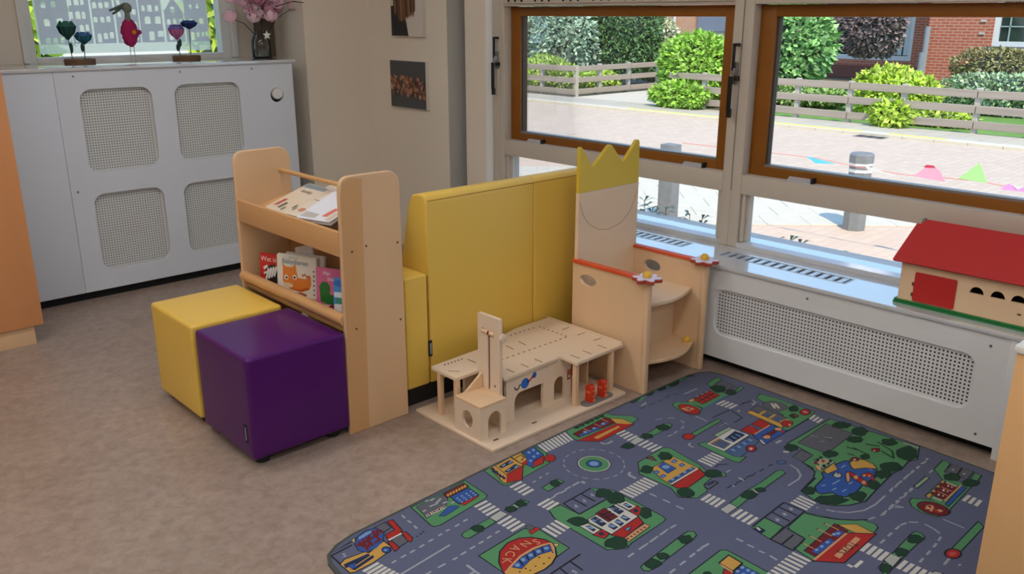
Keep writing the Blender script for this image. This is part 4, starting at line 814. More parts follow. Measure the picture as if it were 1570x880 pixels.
RUGDATA = '''
K2.5:1080,1888;1102,1901;1167,1892;1175,1880;1241,1901;1240,1860;1210,1840;1156,1829;1092,1826;1079,1834
Y3:1083,1886;1103,1897;1165,1889;1173,1876;1237,1896;1237,1862;1209,1843;1155,1832;1093,1830;1083,1836
D4:1089,1880;1170,1877;1168,1864;1107,1853;1083,1862
D4:1092,1846;1176,1862;1172,1849;1098,1835
B5:1095,1867;1117,1863;1108,1845;1093,1848
D5:1230,1845;1226,1841;1221,1839;1216,1838;1211,1840;1207,1843;1205,1848;1204,1854;1205,1860;1208,1866;1212,1870;1217,1873;1222,1873;1227,1872;1231,1868;1233,1863;1234,1857;1233,1851
B6:1225,1849;1222,1846;1219,1844;1216,1844;1212,1845;1210,1848;1208,1851;1208,1855;1208,1859;1210,1863;1213,1866;1216,1867;1220,1868;1223,1866;1226,1864;1227,1861;1228,1857;1227,1853
C7:1219,1853;1218,1852;1216,1851;1215,1851;1214,1851;1213,1852;1212,1853;1212,1855;1212,1857;1213,1858;1214,1860;1216,1860;1217,1861;1218,1860;1219,1859;1220,1858;1220,1856;1220,1855
K2.5:1165,1944;1189,1971;1231,1983;1264,1972;1265,1931;1237,1895;1202,1880;1166,1882;1156,1911
B3:1168,1942;1191,1968;1231,1979;1261,1970;1262,1932;1235,1898;1202,1883;1169,1886;1159,1911
C4:1195,1965;1226,1972;1247,1967;1240,1961;1210,1956;1188,1954
Q5:1168,1927;1189,1932;1187,1941;1166,1936
Q5:1178,1947;1174,1910;1183,1909;1187,1946
Q5:1195,1950;1173,1891;1181,1888;1203,1947
Q5:1207,1950;1197,1901;1206,1899;1215,1949
Q5:1222,1956;1184,1904;1191,1899;1229,1951
Q5:1236,1959;1228,1912;1237,1911;1245,1957
Q5:1256,1966;1238,1935;1245,1931;1264,1962
Q5:1200,1927;1251,1932;1250,1941;1199,1936
Q5:1169,1921;1228,1930;1227,1939;1168,1929
Q5:1249,1950;1261,1933;1268,1938;1256,1956
Q5:1241,1967;1229,1931;1237,1928;1250,1964
Q5:1213,1903;1240,1907;1238,1916;1212,1912
K3.5:1169,1968;1187,1973;1169,1945
U4:1171,1966;1183,1969;1170,1947
K1.5:1257,1978;1303,1981;1298,1941;1266,1933
S2:1261,1975;1299,1977;1295,1944;1269,1938
K3.5:1305,1979;1327,1977;1315,1908;1289,1893
R4:1308,1976;1323,1974;1312,1910;1294,1900
K3.5:1260,1923;1308,1927;1307,1896;1245,1885
R4:1262,1920;1304,1923;1304,1899;1250,1890
K3.5:1305,1908;1318,1891;1313,1850;1294,1836;1290,1853
R4:1306,1900;1314,1890;1310,1852;1296,1842;1293,1853
K3.5:1243,1887;1259,1882;1255,1837;1231,1830;1238,1864
R4:1245,1883;1255,1879;1252,1839;1235,1835;1241,1864
K2.5:1254,1890;1302,1894;1294,1846;1253,1840
S3:1257,1886;1297,1890;1291,1849;1256,1844
W5:1252,1888;1301,1891;1301,1898;1251,1895
K2:1086,1937;1159,1942;1159,1948;1085,1943
K2:1083,1941;1080,1886;1086,1886;1088,1940
K2:1091,1955;1167,1958;1166,1964;1090,1961
L2:1113,1923;1121,1922;1122,1926;1114,1927
L2:1112,1925;1115,1911;1119,1912;1116,1926
L2:1117,1913;1107,1914;1107,1910;1117,1909
W2:1112,1809;1167,1814;1166,1825;1111,1820
W2:1115,1793;1170,1798;1169,1809;1114,1804
W2:1118,1777;1172,1782;1171,1793;1117,1788
W2:1120,1761;1175,1767;1174,1778;1119,1772
W2:1123,1746;1178,1751;1177,1762;1122,1757
W2:1126,1730;1180,1736;1179,1747;1125,1741
L2:1358,1977;1355,1955;1361,1954;1365,1976
L2:1353,1940;1353,1921;1360,1921;1360,1939
L2:1350,1903;1348,1884;1355,1884;1357,1902
L2:1194,1789;1211,1792;1209,1799;1192,1795
L2:1228,1792;1247,1794;1246,1801;1227,1799
L2:1262,1794;1280,1796;1279,1803;1261,1801
L2:1297,1797;1317,1799;1316,1806;1297,1804
L2:1335,1802;1353,1803;1352,1810;1334,1809
L2:1375,1806;1390,1807;1390,1814;1375,1813
L2:1407,1810;1421,1810;1421,1817;1406,1817
L2:1182,1729;1371,1746;1371,1753;1181,1736
L2:1224,1681;1252,1682;1252,1689;1224,1688
L2:1276,1683;1304,1683;1304,1690;1276,1690
K2:1324,1848;1330,1848;1330,1853;1324,1853
K2:1338,1850;1346,1852;1345,1857;1337,1855
K2:1350,1854;1359,1855;1358,1860;1350,1859
K0.5:1408,1996;1391,1873;1394,1855;1416,1849;1623,1872;1636,1884;1640,1921;1643,2005;1631,2006;1542,1994;1455,1995
G1:1411,1992;1395,1873;1397,1858;1416,1853;1622,1875;1633,1886;1636,1921;1640,2002;1631,2002;1542,1991;1455,1992
K1.5:1422,1986;1540,1987;1523,1946;1492,1920;1405,1908;1411,1929
S2:1424,1984;1537,1985;1521,1947;1491,1922;1408,1911;1413,1928
L3:1421,1943;1435,1944;1434,1952;1421,1951
L3:1478,1978;1497,1981;1496,1988;1477,1986
L3:1483,1953;1513,1966;1510,1974;1480,1961
L3:1454,1952;1485,1950;1486,1957;1454,1960
L3:1496,1939;1514,1936;1516,1944;1498,1947
L3:1517,1921;1531,1921;1531,1929;1517,1929
L3:1463,1985;1476,1985;1476,1993;1462,1992
K2.5:1533,1989;1629,1997;1628,1965;1526,1955
Q3:1536,1986;1625,1993;1624,1968;1531,1959
Y4:1536,1972;1547,1979;1546,1969;1535,1961
Y4:1548,1973;1559,1980;1559,1970;1547,1962
Y4:1561,1973;1572,1981;1571,1971;1560,1963
Y4:1573,1974;1585,1982;1584,1971;1572,1963
Y4:1586,1975;1597,1982;1597,1972;1585,1964
Y4:1599,1976;1610,1983;1610,1973;1597,1965
Y4:1611,1976;1623,1984;1622,1974;1610,1965
K2.5:1539,1959;1622,1963;1617,1900;1531,1901;1532,1928
B3:1542,1956;1618,1959;1614,1903;1535,1905;1536,1927
C4:1553,1932;1549,1930;1546,1932;1547,1937;1551,1939;1555,1936
C4:1552,1918;1548,1916;1544,1919;1546,1923;1550,1926;1553,1922
C4:1550,1904;1546,1903;1543,1905;1544,1910;1548,1912;1552,1909
C4:1574,1932;1569,1931;1566,1933;1567,1938;1572,1940;1575,1937
C4:1572,1918;1567,1917;1564,1920;1565,1925;1570,1926;1573,1923
C4:1570,1905;1566,1904;1562,1906;1564,1911;1568,1913;1571,1910
C4:1594,1933;1589,1931;1586,1934;1587,1939;1592,1941;1595,1938
C4:1592,1919;1587,1918;1584,1921;1586,1925;1590,1927;1593,1924
C4:1590,1906;1586,1904;1583,1907;1584,1912;1588,1914;1591,1911
C4:1614,1934;1609,1933;1606,1935;1608,1940;1612,1942;1615,1939
C4:1612,1920;1607,1918;1604,1921;1606,1926;1610,1928;1613,1925
C4:1610,1907;1606,1905;1602,1908;1604,1913;1608,1914;1611,1911
K3.5:1533,1902;1603,1906;1609,1895;1581,1891;1540,1885
R4:1536,1900;1602,1904;1606,1896;1580,1893;1541,1887
K3.5:1440,1893;1499,1917;1521,1904;1526,1890;1455,1879
B4:1444,1892;1498,1915;1519,1902;1524,1891;1455,1882
W5:1416,1925;1436,1927;1430,1914;1411,1913
Q6:1418,1924;1433,1926;1430,1916;1415,1915
W7:1421,1925;1420,1917;1424,1916;1425,1924
W5:1435,1926;1455,1927;1449,1914;1430,1913
Q6:1437,1924;1452,1926;1449,1917;1434,1916
W7:1440,1925;1439,1917;1443,1916;1444,1925
W5:1455,1926;1474,1928;1469,1914;1449,1913
Q6:1456,1925;1472,1926;1469,1917;1453,1916
W7:1459,1926;1458,1917;1462,1917;1463,1925
W5:1474,1927;1494,1928;1488,1915;1468,1914
Q6:1476,1925;1491,1927;1488,1918;1472,1917
W7:1479,1926;1478,1918;1482,1917;1483,1925
W2:1558,1851;1611,1852;1611,1863;1558,1862
W2:1557,1830;1610,1832;1610,1843;1556,1841
W2:1555,1810;1610,1812;1609,1823;1555,1821
W2:1554,1790;1609,1793;1608,1804;1553,1801
K1.5:1551,1781;1605,1787;1609,1754;1553,1748
P2:1553,1779;1603,1785;1607,1756;1554,1750
W2:1550,1730;1609,1735;1608,1746;1549,1741
W2:1551,1711;1609,1715;1608,1726;1550,1722
W2:1551,1692;1609,1696;1608,1707;1551,1703
W2:1552,1673;1608,1676;1608,1687;1551,1684
K0.5:1615,1783;1702,1793;1707,1759;1617,1755
G1:1619,1780;1699,1789;1703,1762;1620,1759
K4.5:1649,1756;1642,1750;1633,1752;1623,1753;1617,1763;1614,1774;1621,1782;1630,1791;1640,1785;1647,1781;1656,1775;1657,1763
T5:1647,1758;1641,1754;1634,1755;1625,1756;1620,1764;1618,1773;1624,1780;1630,1787;1639,1782;1646,1779;1653,1773;1654,1764
K4.5:1695,1760;1687,1750;1674,1753;1663,1757;1660,1769;1661,1778;1663,1788;1673,1790;1682,1793;1695,1791;1698,1777;1695,1769
T5:1692,1761;1685,1753;1675,1756;1666,1759;1663,1769;1664,1777;1666,1785;1674,1787;1682,1790;1693,1788;1695,1778;1692,1770
P5:1654,1781;1653,1761;1659,1761;1660,1781
W2:1722,1862;1775,1864;1775,1875;1722,1873
W2:1721,1841;1774,1843;1773,1854;1720,1852
W2:1720,1820;1772,1823;1772,1834;1719,1831
W2:1719,1800;1771,1803;1770,1814;1718,1811
L2:1570,2284;1570,2284;1570,2284;1570,2284
L2:1479,1814;1497,1816;1497,1822;1478,1820
L2:1444,1812;1461,1812;1461,1818;1444,1818
K0.5:1427,1767;1440,1773;1555,1779;1553,1745;1434,1735;1424,1747
G1:1430,1765;1441,1770;1551,1776;1549,1749;1436,1739;1427,1748
K4.5:1503,1744;1494,1739;1484,1734;1474,1743;1468,1752;1469,1762;1468,1775;1481,1779;1492,1779;1500,1772;1506,1764;1507,1754
T5:1500,1746;1493,1742;1484,1738;1476,1745;1471,1753;1472,1762;1471,1773;1481,1776;1491,1776;1498,1770;1503,1763;1504,1754
L2:1330,1683;1348,1683;1348,1690;1330,1690
L2:1363,1686;1385,1688;1384,1695;1362,1693
L2:1401,1690;1421,1691;1421,1698;1400,1697
L2:1437,1693;1456,1693;1456,1700;1437,1700
L2:1472,1696;1492,1698;1492,1705;1472,1703
L2:1509,1700;1527,1701;1527,1708;1509,1707
L2:1443,1810;1457,1812;1457,1819;1442,1817
L2:1481,1815;1494,1815;1494,1822;1481,1822
K0.5:1396,1653;1587,1666;1622,1633;1620,1499;1560,1492;1424,1484;1395,1538
G1:1400,1649;1586,1662;1619,1632;1616,1502;1560,1496;1426,1488;1398,1539
K3.5:1393,1541;1417,1589;1455,1627;1502,1644;1544,1639;1576,1616;1597,1581;1601,1552;1592,1529;1564,1496;1528,1478;1492,1473;1452,1478;1420,1486;1390,1514
Y4:1398,1539;1421,1586;1458,1623;1502,1639;1542,1634;1572,1612;1592,1579;1596,1552;1587,1532;1561,1500;1526,1483;1492,1478;1453,1483;1423,1491;1396,1516
R5:1396,1541;1421,1586;1458,1623;1502,1639;1542,1634;1572,1612;1592,1579;1595,1555;1568,1566;1539,1571;1487,1569;1420,1550
O6:1400,1533;1432,1547;1429,1554;1397,1539
O6:1432,1547;1486,1564;1484,1571;1430,1554
O6:1486,1564;1538,1566;1537,1573;1485,1571
O6:1537,1566;1569,1560;1570,1567;1538,1573
O6:1568,1561;1594,1550;1597,1556;1571,1567
O6:1592,1554;1583,1535;1588,1532;1598,1552
O6:1583,1535;1556,1505;1560,1501;1588,1531
K4.5:1589,1552;1558,1561;1530,1564;1489,1563;1428,1549;1445,1520;1491,1533;1531,1534;1570,1522
B5:1586,1550;1558,1559;1530,1562;1489,1561;1431,1548;1446,1522;1491,1535;1532,1536;1569,1524
C6:1572,1539;1567,1537;1561,1538;1559,1543;1562,1549;1567,1552;1572,1549;1575,1544
C6:1544,1543;1539,1541;1533,1542;1531,1548;1534,1553;1539,1556;1544,1554;1547,1549
C6:1514,1546;1509,1543;1504,1545;1502,1550;1504,1555;1510,1558;1515,1556;1517,1551
C6:1483,1545;1478,1541;1473,1544;1471,1549;1473,1554;1478,1557;1484,1556;1486,1550
C6:1454,1537;1448,1534;1443,1536;1441,1541;1443,1547;1449,1549;1454,1548;1457,1543
K7:1558,1559;1543,1535;1547,1533;1562,1556
K7:1530,1565;1514,1538;1518,1535;1534,1562
K7:1499,1562;1486,1536;1490,1534;1503,1560
K7:1467,1558;1457,1530;1462,1529;1472,1557
K6:1522,1523;1519,1522;1517,1524;1518,1528;1521,1529;1523,1527
K6:1541,1502;1538,1501;1536,1503;1537,1506;1540,1507;1543,1505
K6:1511,1493;1508,1493;1505,1494;1506,1498;1510,1499;1512,1497
K6:1485,1501;1482,1500;1480,1502;1481,1505;1484,1506;1486,1504
K6:1458,1513;1454,1511;1452,1513;1453,1517;1457,1518;1458,1516
K6:1460,1497;1457,1496;1455,1498;1456,1501;1459,1502;1461,1500
K6:1435,1513;1432,1512;1429,1514;1431,1517;1434,1518;1436,1516
K6:1568,1515;1565,1514;1563,1516;1564,1519;1567,1521;1569,1519
K2.5:1596,1549;1612,1538;1602,1528;1588,1530
U3:1597,1546;1609,1537;1601,1530;1591,1531
K3.5:1588,1643;1623,1644;1627,1626;1583,1624
R4:1589,1641;1622,1641;1624,1628;1586,1626
K3.5:1618,1645;1608,1641;1598,1642;1592,1651;1594,1661;1600,1668;1610,1670;1619,1664;1620,1654
S4:1616,1646;1608,1643;1599,1644;1594,1652;1596,1660;1601,1666;1610,1668;1617,1663;1618,1655
W2:1627,1625;1627,1565;1638,1565;1638,1625
W2:1646,1627;1646,1567;1657,1567;1657,1627
W2:1666,1628;1666,1569;1677,1569;1677,1628
W2:1685,1630;1685,1571;1696,1571;1696,1630
W2:1713,1721;1768,1724;1768,1735;1712,1732
W2:1714,1703;1769,1706;1768,1717;1714,1714
W2:1716,1685;1770,1689;1769,1700;1715,1696
L2:1340,1641;1338,1581;1346,1581;1348,1641
L2:1324,1599;1342,1598;1342,1606;1324,1607
K2:1468,1445;1620,1454;1619,1460;1468,1451
K2:1569,1455;1565,1400;1571,1400;1575,1455
K2:1524,1448;1519,1404;1525,1404;1530,1448
L2:1545,1419;1545,1403;1550,1403;1550,1419
L2:1546,1421;1538,1415;1541,1411;1549,1417
L2:1549,1405;1542,1409;1540,1404;1547,1401
K0.5:1729,2010;1762,2022;1795,2019;1914,2015;1986,2026;1981,1956;1934,1894;1797,1884;1720,1882;1714,1900
G1:1732,2007;1763,2018;1795,2016;1915,2012;1982,2022;1978,1958;1932,1897;1796,1887;1723,1885;1718,1901
K2.5:1757,2018;1786,2010;1770,1935;1729,1891;1726,1913
Y3:1759,2014;1782,2008;1768,1936;1731,1897;1729,1912
D4:1759,2011;1750,1981;1759,1978;1769,2008
D4:1755,1984;1743,1957;1752,1953;1764,1980
D4:1749,1959;1738,1939;1747,1934;1758,1955
D4:1748,1944;1740,1921;1750,1918;1757,1941
D4:1747,1990;1744,1969;1754,1968;1757,1988
K2.5:1766,1939;1856,1945;1787,1876;1727,1897
R3:1768,1936;1852,1944;1786,1880;1732,1898
K3.5:1780,2011;1863,2021;1858,1946;1767,1936
Y4:1782,2008;1859,2017;1855,1949;1771,1940
D5:1786,1997;1844,2005;1846,1983;1786,1980
D5:1776,1959;1840,1971;1845,1950;1780,1944
C6:1796,1993;1814,1996;1813,1989;1796,1986
C6:1826,1993;1844,1996;1842,1989;1826,1987
C6:1787,1958;1805,1960;1804,1954;1788,1951
C6:1821,1957;1839,1959;1838,1952;1821,1950
K2.5:1863,2023;1914,2018;1896,1966;1857,1954
Y3:1866,2020;1910,2016;1894,1969;1860,1958
K3.5:1859,1960;1897,1969;1877,1943;1847,1941
R4:1860,1958;1895,1968;1876,1945;1851,1943
K4:1868,1999;1900,2003;1900,2007;1868,2003
K4:1898,2005;1894,1984;1898,1983;1902,2004
K4:1895,1985;1870,1976;1872,1972;1897,1982
K3.5:1913,2013;1979,2027;1961,1948;1898,1940
B4:1916,2011;1975,2023;1958,1951;1902,1944
K3.5:1899,1942;1957,1948;1918,1907;1863,1910
R4:1900,1939;1954,1946;1916,1910;1870,1913
K3.5:1914,1995;1905,1942;1866,1905;1865,1938
B4:1913,1993;1902,1944;1869,1912;1868,1937
C5:1938,1995;1932,1991;1927,1993;1926,1997;1929,2003;1934,2007;1939,2005;1940,2000
C5:1962,1997;1957,1993;1952,1995;1951,2000;1954,2005;1959,2009;1964,2007;1965,2003
C5:1956,1969;1950,1966;1946,1967;1944,1972;1947,1977;1953,1980;1958,1980;1959,1975
C5:1929,1961;1924,1958;1919,1959;1918,1963;1921,1969;1926,1972;1931,1971;1932,1966
C5:1900,1947;1894,1944;1890,1946;1889,1950;1891,1955;1896,1958;1901,1957;1902,1953
K3.5:1974,1904;1964,1897;1951,1893;1941,1900;1934,1909;1933,1923;1943,1934;1954,1942;1968,1943;1977,1937;1986,1928;1983,1914
R4:1972,1906;1963,1900;1951,1896;1943,1902;1937,1910;1936,1922;1945,1932;1955,1939;1967,1940;1976,1935;1982,1927;1980,1915
W2:1995,2019;1981,1959;1991,1957;2005,2017
W2:2012,2020;1997,1959;2007,1957;2021,2018
W2:2028,2020;2013,1959;2023,1957;2038,2018
W2:2045,2021;2029,1959;2039,1957;2055,2018
W2:2062,2021;2045,1959;2055,1957;2072,2019
W2:2079,2022;2061,1959;2071,1956;2089,2019
W2:2096,2022;2078,1959;2087,1956;2106,2020
W2:2114,2023;2094,1959;2104,1956;2123,2020
W2:2131,2023;2111,1959;2120,1956;2141,2020
L2:1798,1838;1814,1838;1814,1844;1798,1844
L2:1834,1842;1848,1844;1847,1850;1833,1848
L2:1870,1846;1882,1847;1882,1853;1870,1852
K0.5:1797,1799;1879,1804;1881,1771;1796,1763
G1:1800,1795;1876,1800;1878,1775;1799,1767
K4.5:1866,1771;1854,1767;1844,1763;1833,1768;1829,1778;1831,1789;1837,1797;1846,1807;1857,1805;1868,1802;1870,1791;1867,1782
T5:1863,1773;1853,1770;1844,1766;1835,1770;1832,1779;1834,1788;1840,1795;1847,1803;1856,1802;1865,1800;1867,1791;1864,1783
L2:1881,1732;1906,1734;1906,1740;1880,1739
L2:1916,1734;1918,1718;1928,1719;1926,1734
K1:2103,1787;2102,1797;2099,1807;2095,1817;2089,1825;2082,1832;2073,1838;2064,1843;2054,1845;2043,1846;2033,1845;2023,1843;2014,1838;2005,1832;1998,1825;1992,1817;1987,1807;1985,1797;1984,1787;1985,1777;1987,1766;1992,1757;1998,1749;2005,1741;2014,1735;2023,1731;2033,1728;2043,1727;2054,1728;2064,1731;2073,1735;2082,1741;2089,1749;2095,1757;2099,1766;2102,1777
P2:2100,1787;2099,1797;2097,1806;2092,1815;2087,1823;2080,1830;2072,1836;2063,1840;2053,1843;2043,1844;2033,1843;2024,1840;2015,1836;2007,1830;2000,1823;1994,1815;1990,1806;1987,1797;1987,1787;1987,1777;1990,1767;1994,1758;2000,1750;2007,1743;2015,1738;2024,1734;2033,1731;2043,1730;2053,1731;2063,1734;2072,1738;2080,1743;2087,1750;2092,1758;2097,1767;2099,1777
G3:2095,1787;2094,1796;2092,1804;2088,1813;2083,1820;2076,1826;2069,1832;2061,1835;2052,1838;2043,1838;2034,1838;2026,1835;2017,1832;2010,1826;2004,1820;1999,1813;1995,1804;1992,1796;1992,1787;1992,1778;1995,1769;1999,1761;2004,1754;2010,1747;2017,1742;2026,1738;2034,1736;2043,1735;2052,1736;2061,1738;2069,1742;2076,1747;2083,1754;2088,1761;2092,1769;2094,1778
T4:2072,1787;2071,1792;2070,1797;2068,1801;2065,1805;2062,1809;2057,1811;2053,1813;2048,1815;2043,1815;2038,1815;2034,1813;2029,1811;2025,1809;2022,1805;2019,1801;2017,1797;2015,1792;2015,1787;2015,1782;2017,1777;2019,1773;2022,1769;2025,1765;2029,1762;2034,1760;2038,1759;2043,1758;2048,1759;2053,1760;2057,1762;2062,1765;2065,1769;2068,1773;2070,1777;2071,1782
B5:2067,1787;2067,1791;2066,1795;2064,1799;2062,1802;2059,1805;2055,1807;2051,1809;2047,1810;2043,1811;2039,1810;2035,1809;2031,1807;2028,1805;2025,1802;2023,1799;2021,1795;2020,1791;2019,1787;2020,1783;2021,1779;2023,1775;2025,1772;2028,1769;2031,1766;2035,1764;2039,1763;2043,1763;2047,1763;2051,1764;2055,1766;2059,1769;2062,1772;2064,1775;2066,1779;2067,1783
C6:2059,1787;2059,1790;2058,1792;2057,1795;2055,1797;2053,1799;2051,1801;2049,1802;2046,1802;2043,1803;2041,1802;2038,1802;2035,1801;2033,1799;2031,1797;2030,1795;2028,1792;2028,1790;2027,1787;2028,1784;2028,1781;2030,1779;2031,1777;2033,1775;2035,1773;2038,1772;2041,1771;2043,1771;2046,1771;2049,1772;2051,1773;2053,1775;2055,1777;2057,1779;2058,1781;2059,1784
L2:2147,1787;2145,1807;2149,1808;2151,1787
L2:2141,1822;2132,1841;2135,1843;2144,1824
L2:2123,1854;2108,1868;2110,1871;2126,1856
L2:2095,1877;2076,1885;2078,1889;2097,1880
L2:2061,1889;2041,1891;2041,1894;2062,1893
L2:2025,1889;2005,1884;2004,1887;2025,1893
L2:1991,1877;1974,1865;1972,1867;1989,1880
L2:1964,1854;1952,1836;1949,1838;1961,1856
L2:1946,1822;1941,1802;1937,1803;1942,1824
L2:1939,1787;1941,1766;1938,1765;1936,1787
L2:1946,1751;1955,1733;1952,1731;1942,1750
L2:1964,1720;1979,1706;1976,1703;1961,1718
L2:1991,1697;2010,1688;2009,1685;1989,1694
L2:2025,1685;2046,1683;2046,1679;2025,1681
L2:2061,1685;2081,1690;2083,1687;2062,1681
L2:2095,1697;2112,1709;2115,1706;2097,1694
L2:2123,1720;2135,1737;2138,1735;2126,1718
L2:2141,1751;2146,1771;2150,1771;2144,1750
K0.5:2150,2034;2365,2043;2383,2020;2384,2000;2435,1942;2433,1905;2366,1895;2128,1936;2126,1970
G1:2152,2030;2363,2039;2380,2019;2380,1998;2432,1941;2430,1908;2366,1898;2132,1939;2129,1970
K2.5:2151,1993;2352,2004;2351,1941;2150,1956
Q3:2154,1990;2349,2000;2348,1945;2153,1958
B4:2163,1972;2265,1968;2257,1951;2160,1957
B4:2284,1975;2313,1977;2316,1959;2283,1961
C5:2203,1965;2195,1961;2190,1965;2189,1972;2195,1978;2203,1978;2206,1972
C5:2251,1962;2244,1960;2237,1963;2236,1970;2243,1975;2251,1975;2254,1969
C5:2305,1965;2298,1962;2292,1965;2290,1972;2298,1978;2306,1978;2309,1972
O5:2272,1994;2272,1960;2276,1960;2276,1994
O5:2322,2000;2322,1966;2326,1966;2326,2000
O5:2211,1993;2214,1962;2218,1962;2215,1993
K2.5:2352,1990;2389,1945;2386,1889;2333,1925
Y3:2354,1983;2386,1944;2383,1894;2336,1926
K2.5:2121,1945;2343,1938;2384,1887;2325,1885;2183,1881
R3:2128,1942;2342,1936;2378,1890;2325,1888;2185,1884
Y4:2188,1920;2328,1920;2325,1908;2191,1902
O5:2206,1908;2199,1908;2196,1912;2201,1916;2206,1914
O5:2231,1908;2224,1907;2222,1913;2227,1916;2233,1915
O5:2257,1909;2251,1908;2248,1913;2253,1918;2258,1915
O5:2284,1909;2277,1909;2275,1914;2279,1919;2285,1916
O5:2310,1910;2304,1910;2302,1914;2306,1919;2313,1916
K3.5:2213,2011;2204,2009;2196,2010;2189,2016;2193,2025;2199,2031;2207,2031;2213,2027;2217,2020
T4:2212,2013;2204,2011;2197,2012;2191,2017;2194,2024;2200,2029;2206,2029;2211,2026;2215,2020
K3.5:2240,2012;2232,2008;2224,2011;2216,2016;2220,2026;2227,2030;2234,2031;2245,2030;2246,2020
T4:2239,2013;2232,2010;2225,2012;2218,2017;2221,2025;2228,2028;2234,2029;2243,2029;2244,2020
K3.5:2269,2011;2260,2008;2251,2011;2249,2018;2248,2025;2255,2030;2263,2034;2273,2030;2273,2020
T4:2268,2013;2260,2010;2253,2012;2251,2018;2250,2024;2256,2029;2263,2032;2271,2028;2271,2020
K3.5:2295,2013;2288,2010;2280,2011;2271,2016;2277,2025;2282,2033;2292,2034;2299,2029;2303,2020
T4:2294,2015;2288,2012;2281,2012;2274,2017;2279,2024;2283,2031;2291,2032;2298,2027;2300,2020
K3.5:2324,2013;2317,2008;2308,2011;2305,2018;2306,2025;2312,2031;2320,2032;2325,2027;2332,2020
T4:2323,2014;2316,2010;2310,2013;2307,2018;2308,2024;2312,2029;2320,2030;2324,2026;2329,2020
K3.5:2354,2013;2346,2006;2336,2010;2330,2017;2333,2026;2339,2034;2350,2034;2358,2029;2359,2020
T4:2352,2014;2345,2008;2337,2011;2332,2017;2335,2025;2340,2032;2349,2032;2356,2028;2357,2020
W2:2270,1875;2318,1872;2319,1882;2270,1885
W2:2267,1854;2318,1853;2318,1863;2267,1864
W2:2264,1834;2317,1835;2317,1845;2264,1844
W2:2262,1814;2317,1816;2317,1826;2261,1824
K1.5:2259,1808;2314,1816;2315,1779;2255,1778
P2:2261,1806;2312,1814;2313,1781;2257,1780
W2:2261,1761;2317,1762;2317,1772;2261,1771
W2:2261,1741;2317,1741;2317,1751;2261,1751
W2:2261,1721;2317,1721;2317,1731;2261,1731
W2:2261,1702;2317,1701;2317,1711;2261,1712
K0.5:2200,1806;2254,1807;2254,1775;2214,1773
G1:2205,1803;2251,1804;2250,1778;2216,1777
K4.5:2249,1775;2238,1768;2225,1771;2214,1777;2210,1787;2204,1799;2215,1808;2226,1809;2236,1811;2251,1809;2253,1795;2254,1785
T5:2247,1777;2237,1771;2226,1774;2216,1779;2213,1788;2208,1798;2216,1805;2227,1806;2236,1808;2248,1806;2250,1795;2251,1786
K0.5:2315,1806;2472,1817;2492,1802;2485,1784;2465,1776;2319,1779
G1:2319,1803;2471,1813;2487,1801;2482,1787;2464,1779;2322,1782
K4.5:2358,1778;2347,1770;2334,1775;2324,1780;2318,1789;2323,1799;2323,1811;2337,1811;2350,1818;2357,1807;2363,1800;2368,1788
T5:2356,1780;2346,1774;2335,1777;2326,1782;2321,1790;2325,1798;2326,1808;2338,1808;2349,1814;2355,1805;2360,1798;2364,1788
K4.5:2463,1773;2447,1772;2434,1770;2422,1778;2412,1790;2417,1801;2419,1814;2433,1823;2449,1818;2465,1813;2472,1798;2467,1786
T5:2461,1776;2447,1775;2435,1773;2424,1780;2416,1790;2420,1800;2422,1812;2433,1820;2448,1815;2463,1810;2469,1798;2465,1787
L2:2176,1879;2173,1862;2181,1861;2184,1877
L2:2175,1858;2189,1850;2193,1857;2179,1865
L2:2191,1849;2220,1851;2219,1859;2190,1857
L2:2530,1969;2566,1973;2565,1980;2529,1976
K0.5:1719,1689;1769,1684;1773,1605;1900,1606;1912,1691;1930,1668;1961,1628;1956,1418;1948,1400;1923,1396;1770,1390;1741,1382;1690,1417;1693,1603;1697,1644
G1:1721,1685;1765,1680;1770,1602;1904,1602;1913,1686;1927,1666;1957,1627;1952,1419;1946,1403;1923,1399;1770,1394;1741,1386;1694,1418;1696,1603;1701,1643
K2:1780,1677;1911,1681;1911,1687;1780,1683
K2:1777,1681;1768,1603;1774,1602;1783,1680
K2:1771,1600;1909,1601;1909,1607;1771,1606
K2:1820,1682;1819,1618;1825,1618;1826,1682
K2:1861,1685;1861,1620;1867,1620;1867,1685
L2:1798,1651;1795,1633;1800,1632;1803,1650
L2:1792,1637;1804,1641;1802,1646;1790,1641
L2:1841,1655;1838,1637;1843,1636;1846,1654
L2:1834,1641;1847,1645;1846,1650;1833,1645
L2:1886,1662;1883,1643;1888,1642;1891,1661
L2:1879,1647;1892,1652;1891,1656;1878,1652
W2:1966,1607;1968,1549;1979,1550;1977,1607
W2:1983,1607;1985,1549;1996,1550;1994,1608
W2:2000,1607;2002,1549;2013,1550;2011,1608
W2:2017,1608;2019,1550;2030,1550;2028,1608
W2:2035,1608;2036,1550;2047,1550;2046,1608
W2:2052,1608;2054,1550;2065,1550;2063,1609
W2:2070,1608;2072,1550;2083,1550;2081,1609
W2:2088,1609;2089,1550;2100,1550;2099,1609
K2.5:1722,1564;1755,1556;1758,1498;1720,1497
W3:1725,1560;1752,1554;1754,1501;1723,1500
K2.5:1901,1571;1940,1567;1940,1509;1900,1509
W3:1904,1567;1937,1564;1937,1512;1903,1512
K3.5:1767,1566;1806,1567;1902,1566;1898,1468;1761,1460;1758,1557
W4:1769,1563;1806,1564;1899,1563;1895,1471;1763,1463;1761,1555
K4.5:1808,1572;1857,1575;1850,1510;1803,1510
Q5:1810,1570;1854,1573;1848,1512;1805,1512
K6:1812,1546;1856,1544;1856,1550;1812,1552
K6:1810,1531;1853,1527;1853,1533;1811,1537
K6:1819,1565;1816,1511;1822,1511;1825,1565
D5:1773,1559;1799,1561;1794,1509;1770,1508
C6:1774,1554;1789,1552;1795,1521;1780,1524
